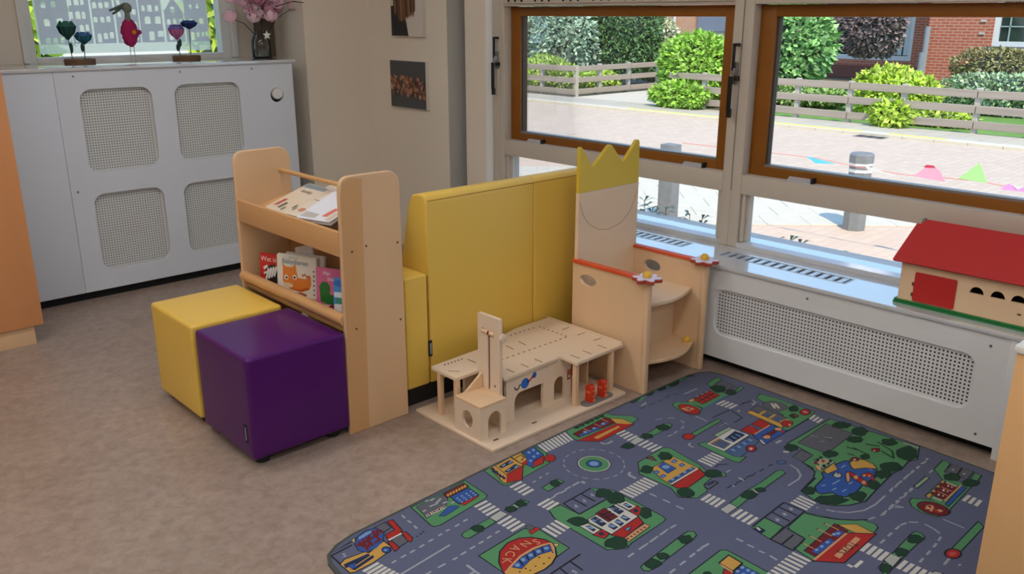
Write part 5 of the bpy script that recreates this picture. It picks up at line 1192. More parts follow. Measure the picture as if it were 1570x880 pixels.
D5:1867,1566;1890,1564;1887,1518;1860,1516
C6:1867,1561;1881,1556;1887,1529;1871,1531
D5:1785,1498;1805,1503;1806,1473;1784,1471
C6:1788,1498;1799,1498;1804,1480;1792,1481
D5:1818,1500;1838,1504;1835,1474;1814,1470
C6:1819,1499;1831,1499;1834,1481;1823,1482
D5:1850,1504;1869,1507;1869,1477;1848,1476
C6:1852,1503;1863,1502;1868,1485;1856,1486
D5:1735,1545;1748,1539;1746,1510;1731,1508
C6:1734,1541;1743,1536;1747,1519;1738,1519
D5:1913,1547;1929,1547;1927,1517;1911,1518
C6:1914,1546;1924,1543;1928,1526;1918,1528
D7:1783,1561;1778,1509;1784,1508;1789,1560
D7:1875,1566;1871,1518;1877,1517;1881,1566
D7:1773,1532;1798,1534;1798,1540;1773,1538
D7:1861,1536;1888,1537;1888,1543;1861,1542
K3.5:1755,1464;1900,1471;1881,1433;1770,1421
R4:1760,1460;1894,1467;1879,1437;1772,1425
D5:1806,1453;1844,1451;1813,1435
C6:1810,1450;1836,1449;1814,1441
K3.5:1716,1500;1764,1500;1760,1466;1727,1459
R4:1720,1497;1761,1497;1757,1469;1729,1462
D5:1733,1492;1751,1490;1746,1474;1732,1478
K2.5:1901,1511;1947,1514;1935,1480;1890,1468
R3:1903,1508;1943,1511;1933,1482;1894,1473
D4:1910,1504;1929,1503;1921,1486;1904,1489
K2.5:1770,1428;1883,1433;1881,1408;1766,1400
O3:1772,1425;1880,1430;1879,1411;1769,1403
Q4:1776,1417;1778,1409;1784,1410;1782,1418
Q4:1792,1417;1794,1410;1800,1411;1798,1419
Q4:1809,1418;1811,1410;1816,1412;1814,1420
Q4:1825,1419;1827,1411;1833,1413;1831,1421
Q4:1842,1420;1844,1412;1850,1413;1848,1421
Q4:1859,1421;1861,1413;1867,1414;1865,1422
K4.5:1942,1613;1927,1604;1910,1606;1902,1616;1891,1624;1887,1640;1902,1651;1914,1660;1931,1662;1945,1654;1947,1640;1951,1627
T5:1940,1615;1926,1607;1912,1609;1904,1618;1894,1625;1891,1639;1904,1648;1915,1658;1930,1659;1942,1652;1944,1639;1947,1628
K4.5:1946,1567;1933,1553;1913,1556;1902,1565;1889,1575;1893,1593;1905,1606;1919,1619;1939,1619;1957,1613;1963,1596;1960,1579
T5:1944,1569;1932,1556;1915,1558;1904,1568;1893,1577;1896,1592;1907,1604;1920,1616;1938,1616;1954,1611;1960,1596;1957,1580
K4.5:1766,1554;1751,1549;1736,1552;1717,1558;1712,1576;1714,1587;1712,1603;1728,1607;1743,1605;1759,1596;1766,1582;1766,1569
T5:1763,1556;1751,1552;1736,1555;1720,1560;1715,1576;1717,1587;1715,1600;1728,1604;1742,1602;1756,1594;1763,1581;1763,1569
K4.5:1761,1401;1750,1388;1729,1389;1712,1399;1708,1416;1698,1433;1712,1448;1730,1454;1747,1449;1767,1448;1774,1429;1775,1411
T5:1759,1403;1749,1391;1730,1392;1715,1401;1711,1417;1701,1433;1714,1445;1730,1451;1746,1446;1765,1445;1771,1429;1772,1413
K2.5:1942,1454;1929,1441;1916,1443;1902,1444;1901,1456;1905,1468;1913,1481;1930,1491;1947,1495;1954,1486;1960,1478;1956,1464
T3:1940,1456;1928,1444;1916,1446;1905,1447;1904,1456;1908,1466;1915,1479;1931,1489;1946,1491;1952,1484;1956,1477;1954,1466
L2:2027,1531;2027,1517;2034,1517;2034,1531
L2:2027,1531;2028,1503;2035,1503;2034,1531
L2:2029,1479;2030,1451;2037,1451;2036,1479
L2:2030,1427;2031,1399;2038,1399;2037,1427
L2:1779,1354;1806,1355;1806,1361;1778,1360
L2:1830,1357;1858,1358;1858,1364;1830,1363
L2:1882,1359;1910,1361;1910,1367;1882,1365
L2:1793,1730;1821,1731;1821,1738;1793,1737
L2:1845,1732;1873,1733;1873,1740;1845,1739
L2:1879,1731;1916,1734;1916,1742;1879,1739
L2:1920,1733;1919,1719;1929,1719;1930,1733
W2:1754,1690;1773,1691;1772,1701;1753,1700
K0.5:2163,1691;2239,1695;2313,1700;2332,1677;2308,1528;2267,1451;2210,1444;2184,1411;2119,1408;2079,1452;2108,1508;2103,1636
G1:2164,1687;2239,1692;2311,1696;2329,1676;2305,1529;2265,1454;2208,1447;2182,1414;2121,1411;2084,1453;2111,1507;2107,1635
K2.5:2163,1634;2289,1636;2287,1518;2124,1516;2132,1568
Y3:2165,1631;2286,1633;2284,1521;2127,1519;2135,1567
K3.5:2192,1626;2233,1632;2228,1571;2175,1569
B4:2193,1625;2231,1630;2227,1573;2178,1571
C5:2219,1593;2211,1590;2202,1592;2196,1598;2194,1606;2198,1612;2206,1615;2215,1613;2222,1607;2223,1599
K3.5:2133,1539;2275,1543;2275,1527;2133,1523
B4:2135,1537;2273,1541;2273,1529;2135,1525
C5:2162,1531;2155,1529;2150,1534;2152,1540;2160,1541;2164,1536
C5:2197,1531;2189,1530;2184,1535;2187,1540;2194,1541;2198,1537
C5:2231,1532;2224,1530;2219,1535;2221,1542;2228,1543;2234,1538
C5:2266,1533;2259,1532;2254,1536;2256,1542;2264,1543;2268,1539
B4:2145,1610;2168,1612;2166,1594;2143,1593
C5:2159,1598;2153,1597;2149,1601;2152,1605;2157,1606;2160,1603
B4:2141,1579;2164,1580;2163,1563;2140,1562
C5:2155,1567;2150,1567;2146,1570;2148,1574;2153,1575;2157,1572
B4:2251,1615;2276,1618;2274,1600;2250,1598
C5:2266,1604;2260,1603;2257,1606;2258,1611;2264,1612;2268,1608
B4:2250,1581;2273,1583;2271,1566;2248,1564
C5:2264,1570;2258,1569;2254,1572;2257,1576;2262,1578;2265,1574
W4:2129,1516;2280,1518;2280,1524;2129,1522
K3.5:2122,1515;2290,1522;2265,1475;2154,1466;2121,1488
R4:2126,1511;2283,1518;2263,1479;2155,1470;2125,1490
K3.5:2203,1692;2237,1685;2219,1647
Q4:2206,1689;2234,1684;2220,1652
S5:2209,1683;2227,1679;2220,1664
K4.5:2290,1635;2275,1626;2256,1624;2249,1636;2234,1644;2244,1659;2249,1673;2266,1675;2283,1683;2292,1671;2300,1660;2294,1648
T5:2288,1636;2274,1628;2257,1627;2251,1639;2238,1645;2247,1658;2251,1671;2267,1672;2282,1679;2290,1669;2297,1660;2291,1649
K4.5:2160,1621;2150,1616;2136,1611;2124,1619;2121,1629;2116,1643;2131,1651;2141,1655;2155,1661;2170,1656;2172,1643;2175,1629
T5:2159,1623;2149,1619;2136,1615;2127,1621;2124,1630;2120,1641;2132,1648;2143,1652;2155,1658;2167,1654;2169,1642;2171,1631
K4.5:2312,1447;2302,1434;2282,1441;2266,1450;2254,1465;2262,1478;2267,1490;2281,1492;2297,1494;2313,1485;2323,1470;2321,1456
T5:2310,1449;2301,1438;2283,1444;2268,1452;2258,1466;2265,1477;2269,1487;2282,1489;2296,1491;2311,1483;2320,1470;2318,1457
K4.5:2142,1433;2125,1424;2105,1426;2097,1439;2088,1448;2091,1462;2099,1474;2113,1484;2130,1481;2147,1477;2152,1461;2149,1448
T5:2140,1436;2124,1427;2107,1429;2099,1441;2091,1449;2093,1461;2101,1472;2114,1481;2130,1478;2145,1474;2149,1461;2146,1449
K3.5:2316,1429;2307,1424;2299,1427;2294,1429;2287,1435;2293,1443;2298,1447;2304,1450;2313,1453;2321,1450;2325,1442;2321,1435
G4:2314,1432;2307,1427;2301,1430;2296,1432;2291,1435;2296,1441;2300,1445;2305,1447;2313,1450;2319,1447;2321,1442;2318,1437
W2:2327,1556;2326,1497;2337,1497;2338,1556
W2:2345,1556;2345,1498;2356,1498;2356,1556
W2:2364,1556;2364,1499;2375,1499;2375,1556
W2:2383,1556;2383,1500;2394,1500;2394,1556
W2:2402,1556;2402,1501;2413,1501;2413,1557
K4.5:2469,1669;2460,1664;2451,1663;2442,1663;2434,1666;2428,1672;2425,1680;2425,1688;2428,1696;2435,1702;2443,1706;2452,1709;2461,1708;2470,1705;2476,1699;2479,1691;2479,1683;2475,1675
R5:2466,1672;2459,1668;2451,1667;2443,1667;2436,1670;2431,1674;2429,1680;2429,1687;2432,1693;2437,1699;2444,1703;2453,1704;2461,1704;2468,1701;2473,1697;2475,1691;2475,1684;2472,1677
K1.5:2472,1696;2656,1701;2658,1678;2472,1670
G2:2476,1692;2653,1697;2654,1681;2476,1674
L2:2399,1623;2400,1644;2393,1644;2392,1623
L2:2398,1641;2412,1649;2409,1655;2394,1647
L2:2407,1651;2409,1645;2416,1647;2414,1653
L2:2078,1624;2078,1653;2070,1653;2070,1624
L2:2078,1651;2084,1660;2078,1665;2071,1656
L2:2080,1659;2091,1656;2092,1664;2082,1666
K2:2199,1439;2253,1433;2253,1438;2200,1443
K2:2250,1435;2252,1420;2257,1420;2255,1436
K2:2254,1422;2196,1418;2196,1413;2254,1417
K2:2198,1416;2195,1433;2190,1432;2193,1415
K2:2213,1430;2244,1427;2244,1432;2213,1435
K2:2242,1377;2270,1376;2271,1380;2243,1381
K2:2294,1375;2322,1374;2323,1377;2295,1379
K2:2346,1372;2374,1371;2374,1375;2347,1376
K2:2398,1370;2404,1369;2404,1373;2398,1374
L2:2330,1392;2324,1368;2329,1367;2336,1390
L2:2329,1438;2355,1437;2355,1442;2329,1443
K0.5:2426,1630;2468,1621;2458,1525;2449,1489;2480,1454;2420,1446;2412,1470
G1:2430,1626;2465,1618;2455,1526;2445,1488;2473,1457;2423,1450;2416,1471
K1.5:2528,1633;2629,1631;2629,1608;2526,1605
H2:2531,1630;2626,1628;2626,1612;2530,1609
K2.5:2451,1610;2629,1615;2630,1537;2451,1529
W3:2454,1607;2626,1612;2627,1540;2454,1532
O4:2459,1605;2524,1605;2526,1597;2463,1595
S4:2461,1597;2523,1597;2520,1547;2465,1540
B5:2483,1581;2508,1580;2507,1554;2472,1552
S6:2485,1575;2502,1575;2501,1557;2479,1556
D4:2531,1585;2617,1595;2617,1550;2535,1547
C5:2541,1581;2537,1555;2543,1554;2547,1580
C5:2567,1580;2563,1554;2569,1553;2573,1579
C5:2593,1580;2589,1554;2595,1553;2599,1579
C5:2619,1579;2615,1553;2621,1552;2625,1578
K1.5:2455,1532;2619,1536;2617,1488;2458,1464;2445,1490
F2:2458,1529;2616,1533;2614,1490;2459,1467;2448,1490
B4:2461,1522;2460,1507;2469,1506;2471,1521
C4:2480,1522;2478,1507;2488,1506;2489,1521
B4:2498,1522;2496,1507;2506,1506;2508,1521
C4:2516,1523;2514,1507;2524,1506;2526,1521
B4:2535,1523;2532,1508;2542,1506;2545,1522
C4:2553,1523;2551,1508;2561,1506;2563,1522
B4:2572,1524;2570,1508;2580,1507;2582,1522
C4:2591,1524;2589,1508;2599,1507;2601,1522
K4.5:2554,1461;2546,1457;2537,1456;2529,1456;2521,1458;2515,1464;2513,1471;2515,1479;2519,1485;2526,1491;2534,1495;2543,1497;2551,1497;2559,1494;2565,1489;2567,1481;2565,1474;2561,1467
R5:2551,1466;2544,1462;2537,1461;2530,1461;2524,1463;2520,1466;2518,1471;2519,1477;2523,1482;2529,1487;2536,1490;2543,1492;2550,1492;2556,1490;2560,1486;2562,1481;2561,1476;2557,1470
W6:2543,1472;2537,1470;2530,1471;2530,1476;2534,1480;2540,1482;2546,1481;2547,1476
K2:2348,1490;2383,1466;2385,1470;2351,1494
K2:2346,1489;2332,1486;2333,1482;2347,1485
K3.5:2580,2020;2562,2014;2546,2012;2525,2011;2519,2029;2526,2046;2539,2059;2555,2069;2574,2074;2596,2071;2597,2052;2601,2034
T4:2579,2022;2561,2017;2546,2015;2527,2014;2522,2028;2529,2044;2541,2057;2556,2066;2574,2071;2593,2069;2594,2052;2597,2035
K3.5:2671,2019;2656,2014;2640,2008;2626,2012;2622,2024;2624,2039;2640,2050;2653,2059;2671,2065;2678,2054;2683,2045;2679,2033
T4:2669,2022;2655,2017;2640,2011;2629,2015;2625,2025;2627,2037;2642,2047;2654,2057;2670,2061;2675,2052;2680,2045;2676,2034
K3.5:2751,2018;2735,2009;2717,2010;2700,2014;2697,2031;2698,2045;2706,2060;2724,2068;2743,2072;2763,2064;2763,2045;2761,2031
T4:2749,2020;2734,2012;2718,2013;2702,2017;2700,2031;2701,2044;2708,2058;2724,2065;2743,2068;2760,2062;2760,2046;2758,2032
K3.5:2830,2011;2811,2001;2791,2001;2767,2004;2768,2025;2769,2041;2784,2055;2801,2072;2823,2069;2848,2066;2844,2043;2848,2026
T4:2829,2013;2810,2004;2791,2004;2770,2007;2771,2025;2772,2040;2786,2052;2802,2069;2822,2066;2844,2063;2841,2043;2844,2027
G2:2685,2033;2711,2037;2714,2020;2673,2022
G2:2759,2048;2780,2046;2776,2011;2748,2017
K1.5:2846,2063;2903,2043;2907,2020;2817,2010
G2:2848,2059;2900,2041;2903,2023;2823,2014
G2:2559,2019;2596,2028;2611,2014;2554,2002
T3:2912,2045;2950,2016;2923,2010;2902,2029
L2:2749,1922;2834,1919;2834,1926;2749,1929
L2:2536,1971;2571,1978;2570,1984;2535,1977
L2:2610,1771;2606,1714;2612,1714;2616,1771
K0.5:2631,1899;2662,1904;2705,1862;2689,1793;2636,1770;2606,1792;2606,1846
G1:2633,1896;2661,1901;2701,1861;2686,1795;2637,1774;2610,1794;2609,1846
K2.5:2655,1777;2642,1773;2630,1776;2619,1784;2612,1798;2609,1814;2611,1831;2616,1848;2625,1863;2637,1873;2650,1877;2663,1875;2674,1866;2681,1852;2684,1836;2682,1818;2676,1801;2667,1787
R3:2654,1780;2642,1776;2631,1779;2622,1786;2615,1799;2612,1814;2614,1831;2619,1847;2627,1861;2638,1870;2650,1874;2662,1872;2671,1864;2678,1851;2681,1836;2679,1818;2674,1802;2665,1789
O4:2663,1812;2649,1814;2636,1812;2623,1822;2627,1834;2624,1848;2639,1848;2653,1843;2664,1833;2664,1822
R5:2640,1846;2642,1807;2647,1808;2645,1846
Q5:2634,1821;2665,1828;2664,1833;2633,1826
K0.5:2696,1876;2882,1871;2881,1791;2693,1792
G1:2700,1872;2878,1868;2878,1795;2697,1795
K2.5:2727,1868;2856,1874;2847,1817;2722,1813
R3:2730,1866;2853,1871;2845,1820;2726,1816
K4:2757,1867;2753,1817;2759,1817;2763,1867
K4:2788,1869;2783,1819;2789,1818;2794,1868
K4:2819,1870;2814,1820;2820,1819;2825,1870
K4:2727,1839;2850,1844;2850,1849;2727,1844
O4:2772,1871;2766,1869;2763,1871;2766,1876;2772,1878;2775,1875
O4:2804,1871;2798,1868;2795,1872;2798,1876;2804,1878;2807,1875
O4:2837,1871;2830,1869;2827,1872;2831,1876;2837,1879;2839,1876
O4:2869,1871;2863,1869;2860,1872;2863,1877;2870,1879;2873,1876
K2.5:2707,1877;2739,1876;2733,1859;2701,1859
O3:2709,1875;2736,1874;2732,1861;2704,1861
E3:2697,1795;2866,1803;2867,1794;2697,1790
K0.5:2904,1926;2994,1939;2999,1908;2921,1897;2902,1830;2858,1839
G1:2906,1923;2991,1935;2995,1911;2919,1900;2900,1834;2864,1842
K1.5:2921,1892;2982,1899;2976,1829;2905,1821
S2:2923,1891;2980,1897;2974,1831;2908,1823
K4.5:2919,1841;2903,1827;2880,1830;2858,1838;2861,1859;2866,1871;2871,1886;2889,1895;2910,1894;2921,1882;2937,1871;2936,1852
T5:2917,1843;2902,1830;2881,1833;2861,1840;2864,1858;2868,1870;2873,1884;2889,1892;2908,1891;2919,1880;2933,1870;2933,1854
K4.5:2923,1788;2908,1782;2893,1782;2878,1786;2879,1799;2880,1810;2891,1820;2904,1824;2920,1830;2929,1821;2935,1811;2930,1800
T5:2921,1791;2907,1785;2893,1785;2881,1789;2882,1799;2883,1809;2893,1817;2905,1821;2919,1826;2927,1819;2932,1811;2928,1801
K0.5:2921,1801;2988,1818;2989,1794;2928,1784
G1:2926,1799;2985,1813;2986,1797;2930,1788
W2:2763,1771;2819,1770;2819,1780;2763,1781
W2:2765,1753;2820,1752;2820,1762;2765,1763
W2:2766,1734;2821,1733;2821,1743;2766,1744
W2:2768,1716;2821,1715;2821,1725;2768,1726
K2:2649,1715;2762,1711;2763,1716;2649,1720
K2:2756,1708;2732,1640;2737,1638;2761,1707
K2:2734,1641;2674,1639;2674,1634;2735,1636
K2:2824,1707;2885,1704;2885,1708;2825,1711
L2:2772,1676;2784,1680;2781,1690;2769,1686
L2:2899,1702;2895,1684;2901,1682;2905,1700
L2:2898,1686;2860,1678;2862,1672;2899,1680
L2:2605,1658;2645,1655;2645,1661;2606,1664
L2:2642,1658;2639,1642;2645,1641;2648,1657
K2:2508,1958;2536,1956;2536,1960;2508,1962
K2:2560,1955;2588,1953;2588,1957;2560,1959
K2:2612,1952;2630,1950;2631,1954;2612,1956
K2:2631,1950;2640,1951;2640,1955;2630,1954
K2:2664,1953;2692,1956;2691,1960;2663,1957
K2:2716,1959;2726,1936;2730,1937;2719,1961
K2:2736,1914;2741,1903;2744,1904;2739,1915
L2:2474,1857;2498,1843;2500,1847;2476,1861
L2:2518,1830;2535,1820;2537,1825;2521,1835
L2:2534,1822;2534,1814;2539,1814;2539,1822
L2:2534,1790;2535,1772;2540,1772;2539,1790
L2:2536,1774;2527,1768;2530,1764;2539,1770
L2:2508,1754;2501,1749;2504,1745;2511,1750
L2:2502,1749;2483,1747;2484,1742;2503,1744
L2:2459,1744;2432,1740;2432,1735;2460,1739
L2:2423,1739;2395,1741;2395,1736;2423,1734
K0.5:2936,1705;2983,1718;2994,1643;2992,1593;2993,1475;2933,1462;2755,1459;2767,1524;2870,1546
G1:2938,1703;2980,1713;2991,1643;2989,1593;2989,1477;2933,1465;2760,1462;2770,1521;2873,1543
K2:2970,1611;2968,1621;2965,1632;2959,1641;2952,1648;2942,1654;2932,1658;2922,1659;2911,1658;2901,1654;2892,1648;2884,1641;2878,1632;2875,1621;2873,1611;2875,1600;2878,1590;2884,1581;2892,1573;2901,1567;2911,1564;2922,1563;2932,1564;2942,1567;2952,1573;2959,1581;2965,1590;2968,1600
S3:2968,1611;2967,1621;2963,1631;2958,1640;2950,1647;2942,1652;2932,1656;2922,1657;2911,1656;2901,1652;2893,1647;2885,1640;2880,1631;2876,1621;2875,1611;2876,1600;2880,1591;2885,1582;2893,1574;2901,1569;2911,1566;2922,1564;2932,1566;2942,1569;2950,1574;2958,1582;2963,1591;2967,1600
W4:2929,1635;2898,1601;2904,1595;2936,1629
W4:2939,1626;2910,1590;2917,1584;2946,1620
W4:2914,1612;2925,1602;2931,1608;2920,1618
K1.5:2823,1661;2876,1664;2861,1514;2791,1493
S2:2825,1658;2873,1661;2858,1517;2795,1497
K2.5:2785,1657;2817,1653;2798,1494;2767,1485
Y3:2788,1654;2814,1650;2796,1497;2770,1490
Y4:2796,1604;2853,1607;2853,1617;2795,1614
Y4:2808,1560;2854,1563;2854,1573;2807,1570
Y4:2807,1514;2853,1506;2855,1515;2809,1524
B3:2832,1575;2820,1574;2813,1579;2819,1587;2831,1591;2837,1584
B3:2829,1534;2816,1531;2810,1538;2816,1546;2828,1548;2835,1542
K4.5:2830,1478;2815,1472;2801,1474;2785,1477;2786,1489;2787,1500;2797,1511;2813,1516;2829,1517;2842,1511;2843,1500;2848,1487
R5:2828,1481;2814,1475;2801,1477;2788,1479;2789,1489;2790,1499;2799,1508;2813,1513;2828,1514;2839,1509;2840,1499;2844,1489
O6:2817,1477;2807,1474;2801,1478;2808,1485;2818,1487;2822,1483
K3.5:2975,1482;2965,1478;2954,1477;2944,1477;2936,1481;2929,1486;2927,1494;2929,1502;2934,1510;2942,1516;2951,1520;2962,1522;2972,1521;2981,1518;2987,1512;2990,1504;2988,1496;2983,1488
R4:2973,1486;2964,1482;2954,1481;2945,1481;2938,1484;2933,1489;2931,1494;2932,1501;2937,1507;2944,1512;2953,1516;2962,1518;2971,1517;2979,1514;2984,1510;2986,1504;2984,1497;2980,1491
P5:2953,1507;2954,1490;2964,1491;2963,1508
K4.5:2966,1530;2952,1525;2938,1524;2929,1531;2920,1539;2927,1551;2936,1560;2950,1567;2964,1565;2981,1563;2984,1550;2975,1539
T5:2964,1532;2951,1528;2939,1527;2931,1533;2924,1540;2930,1549;2938,1557;2951,1564;2964,1562;2978,1560;2981,1550;2973,1541
K3.5:2911,1496;2898,1496;2889,1496;2873,1498;2875,1511;2878,1517;2879,1527;2893,1526;2904,1529;2915,1523;2917,1514;2915,1506
T4:2909,1499;2898,1499;2889,1499;2876,1500;2878,1510;2881,1516;2882,1524;2894,1523;2904,1526;2912,1521;2914,1514;2912,1507
R5:2906,1502;2895,1501;2891,1505;2896,1511;2906,1514;2910,1509
W2:2914,1450;2963,1454;2962,1464;2914,1460
W2:2910,1433;2957,1436;2957,1446;2910,1443
W2:2906,1416;2952,1418;2951,1428;2906,1426
K2.5:2638,1586;2704,1588;2684,1523;2637,1529
R3:2641,1583;2700,1585;2682,1527;2640,1532
K2.5:2708,1587;2779,1588;2766,1531;2711,1529
R3:2711,1584;2775,1585;2763,1534;2714,1532
O5:2647,1527;2756,1529;2755,1535;2647,1533
F4:2691,1581;2706,1529;2712,1531;2697,1582
K2.5:2629,1530;2763,1532;2768,1464;2734,1458;2595,1460;2618,1494
B3:2632,1527;2760,1529;2765,1467;2733,1461;2601,1463;2621,1493
K4.5:2759,1480;2747,1475;2735,1484;2732,1494;2736,1503;2748,1510;2761,1500;2769,1489
O5:2758,1483;2748,1479;2738,1486;2735,1494;2738,1501;2748,1506;2759,1498;2765,1489
K4.5:2673,1475;2657,1468;2644,1477;2640,1489;2647,1501;2662,1501;2676,1499;2683,1486
O5:2671,1477;2657,1472;2647,1479;2644,1488;2649,1498;2662,1498;2674,1496;2680,1486
K3.5:2657,1504;2738,1502;2732,1485;2679,1481;2647,1481
Q4:2659,1502;2736,1500;2730,1487;2679,1483;2650,1483
R6:2747,1466;2737,1465;2729,1470;2735,1477;2746,1480;2751,1474
W5:2620,1493;2602,1465;2609,1460;2626,1488
G1:2714,1388;2693,1399;2912,1404;2876,1384
L2:2642,1434;2678,1431;2678,1438;2643,1441
K2:2845,1711;2912,1692;2913,1696;2846,1715
L2:2905,1706;2890,1681;2895,1678;2910,1703
L2:2893,1683;2868,1684;2868,1678;2893,1677
K2:2752,1458;2919,1457;2919,1463;2752,1464
K0.5:2669,1412;2976,1407;2985,1316;3003,1069;2899,1033;2864,1048;2786,1040;2743,1049;2612,1039;2499,1027;2439,1052;2395,1090;2381,1138;2405,1206;2514,1221;2553,1238;2575,1262;2583,1301;2656,1307;2658,1307;2675,1367
G1:2675,1407;2972,1402;2980,1316;2998,1073;2899,1038;2865,1054;2787,1045;2743,1054;2611,1044;2499,1033;2442,1057;2399,1093;2386,1138;2408,1202;2515,1216;2556,1234;2580,1259;2587,1297;2657,1302;2662,1303;2680,1367
K1.5:2704,1388;2929,1395;2925,1282;2730,1272;2703,1288
S2:2707,1385;2926,1392;2922,1285;2731,1275;2706,1290
L2:2791,1386;2814,1342;2817,1344;2794,1387
L2:2814,1341;2830,1317;2834,1320;2817,1344
L2:2777,1336;2780,1324;2784,1325;2781,1337
T2:2804,1383;2814,1319;2818,1320;2807,1384
T2:2815,1321;2805,1313;2807,1310;2817,1318
K2.5:2561,1218;2541,1198;2464,1189;2438,1169;2434,1147;2470,1128;2464,1100;2478,1083;2531,1074;2593,1082;2672,1076;2724,1095;2728,1123;2682,1157;2721,1191;2707,1206;2658,1216
B3:2563,1213;2543,1194;2466,1184;2443,1166;2440,1150;2476,1131;2469,1102;2481,1088;2531,1079;2593,1087;2671,1081;2720,1099;2723,1121;2674,1156;2714,1191;2704,1202;2657,1211
C5:2648,1186;2675,1185;2675,1190;2648,1191
C5:2521,1152;2565,1149;2565,1154;2521,1157
C5:2484,1172;2499,1165;2501,1170;2486,1176
C5:2486,1134;2508,1131;2509,1136;2487,1139
C5:2500,1107;2525,1105;2525,1110;2501,1112
C5:2562,1115;2585,1115;2585,1120;2562,1120
C5:2566,1117;2580,1116;2581,1121;2567,1122
C5:2700,1114;2711,1108;2713,1112;2702,1118
K4.5:2702,1189;2743,1188;2761,1162;2756,1124;2731,1096;2704,1131;2665,1154;2682,1174
Y5:2704,1185;2741,1184;2757,1161;2752,1126;2731,1103;2707,1134;2671,1155;2684,1171
K5.5:2750,1173;2739,1170;2726,1176;2723,1185;2720,1195;2732,1198;2743,1199;2758,1192;2761,1179
Q6:2749,1175;2739,1172;2728,1177;2725,1185;2722,1194;2732,1196;2743,1197;2756,1191;2759,1180
W7:2738,1180;2731,1180;2728,1183;2731,1187;2738,1188;2742,1185
T5:2797,1159;2783,1151;2768,1157;2757,1167;2765,1179;2780,1186;2796,1183;2810,1177;2811,1166
K4.5:2585,1223;2663,1224;2628,1189;2569,1199
Y5:2587,1220;2656,1221;2627,1192;2574,1201
K3.5:2591,1259;2616,1246;2575,1221;2571,1235
O4:2592,1257;2612,1246;2577,1224;2574,1234
K3.5:2634,1284;2675,1265;2673,1221;2642,1222;2589,1228
H4:2635,1280;2672,1263;2670,1224;2643,1225;2595,1230
Q6:2621,1262;2611,1259;2604,1262;2607,1268;2615,1273;2622,1272;2627,1268
R6:2651,1250;2641,1247;2635,1251;2638,1256;2645,1261;2655,1262;2656,1256
K6:2642,1266;2633,1264;2625,1266;2630,1272;2637,1278;2644,1276;2649,1272
K6:2670,1232;2660,1230;2653,1233;2657,1239;2664,1243;2673,1243;2675,1238
T6:2647,1229;2637,1227;2631,1230;2631,1236;2641,1241;2651,1241;2654,1235
K6:2620,1230;2610,1227;2605,1231;2606,1237;2615,1242;2624,1242;2627,1236
T6:2667,1268;2656,1265;2651,1269;2652,1275;2661,1279;2670,1279;2672,1274
O6:2631,1252;2621,1248;2614,1252;2618,1258;2626,1262;2636,1264;2638,1258
O6:2653,1239;2643,1236;2637,1239;2639,1246;2648,1250;2656,1249;2658,1245
K4.5:2603,1161;2588,1156;2573,1161;2571,1171;2570,1184;2587,1186;2602,1191;2609,1180;2610,1171
P5:2601,1165;2588,1160;2576,1164;2575,1172;2575,1180;2588,1182;2600,1186;2605,1179;2605,1172
S6:2602,1173;2596,1172;2593,1176;2596,1179;2601,1180;2605,1177
K4.5:2634,1166;2648,1154;2620,1069;2587,1068;2607,1129
R5:2635,1160;2643,1153;2617,1073;2593,1072;2611,1127
O6:2629,1118;2614,1115;2608,1120;2617,1129;2632,1132;2638,1127
O6:2614,1084;2600,1081;2595,1086;2602,1094;2617,1097;2624,1092
K5.5:2616,1159;2641,1158;2606,1134;2570,1119;2574,1134
O6:2617,1156;2638,1158;2605,1136;2574,1124;2577,1132
K4.5:2682,1086;2665,1088;2652,1094;2645,1104;2642,1116;2656,1121;2669,1118;2687,1112;2688,1097
R5:2681,1089;2666,1091;2654,1096;2648,1105;2646,1114;2656,1118;2668,1115;2684,1110;2685,1098
O6:2659,1106;2649,1104;2645,1108;2650,1114;2660,1115;2664,1111
O6:2668,1093;2659,1091;2656,1096;2660,1100;2668,1102;2673,1098
R5:2650,1090;2647,1071;2659,1069;2662,1088
K4.5:2981,1320;2965,1319;2948,1319;2934,1330;2921,1340;2919,1352;2915,1366;2929,1372;2942,1374;2956,1375;2972,1369;2990,1358;2988,1344;2996,1329
T5:2980,1323;2965,1322;2949,1322;2936,1332;2924,1341;2922,1353;2919,1364;2930,1369;2942,1371;2955,1372;2971,1366;2986,1356;2985,1344;2992,1330
K4.5:2983,1251;2963,1252;2947,1247;2927,1250;2917,1263;2915,1277;2924,1288;2935,1298;2951,1303;2969,1303;2982,1295;3001,1289;2997,1273;2986,1264
T5:2980,1254;2963,1255;2947,1250;2929,1253;2920,1264;2918,1276;2927,1286;2936,1295;2951,1300;2969,1300;2980,1293;2998,1287;2995,1275;2984,1266
K4.5:2904,1233;2890,1233;2877,1230;2867,1239;2853,1245;2852,1256;2848,1268;2858,1278;2874,1277;2888,1281;2902,1272;2909,1262;2921,1250;2907,1242
T5:2902,1236;2889,1236;2878,1234;2868,1241;2856,1247;2855,1257;2852,1267;2859,1275;2874,1274;2888,1278;2900,1270;2906,1260;2916,1250;2905,1244
K4.5:2977,1140;2963,1134;2948,1139;2935,1142;2921,1151;2923,1163;2922,1175;2936,1179;2945,1187;2964,1188;2974,1176;2990,1169;2988,1156;2980,1149
T5:2975,1142;2963,1138;2949,1142;2936,1145;2924,1153;2926,1163;2925,1173;2938,1176;2946,1184;2963,1185;2973,1174;2987,1168;2985,1157;2978,1151
K4.5:2938,1054;2915,1042;2890,1045;2868,1050;2861,1064;2863,1078;2867,1092;2886,1106;2911,1116;2936,1114;2955,1108;2983,1101;2974,1080;2965,1063
T5:2936,1057;2914,1045;2890,1048;2870,1052;2864,1065;2866,1077;2870,1090;2887,1103;2911,1113;2936,1111;2955,1105;2978,1099;2971,1082;2963,1066
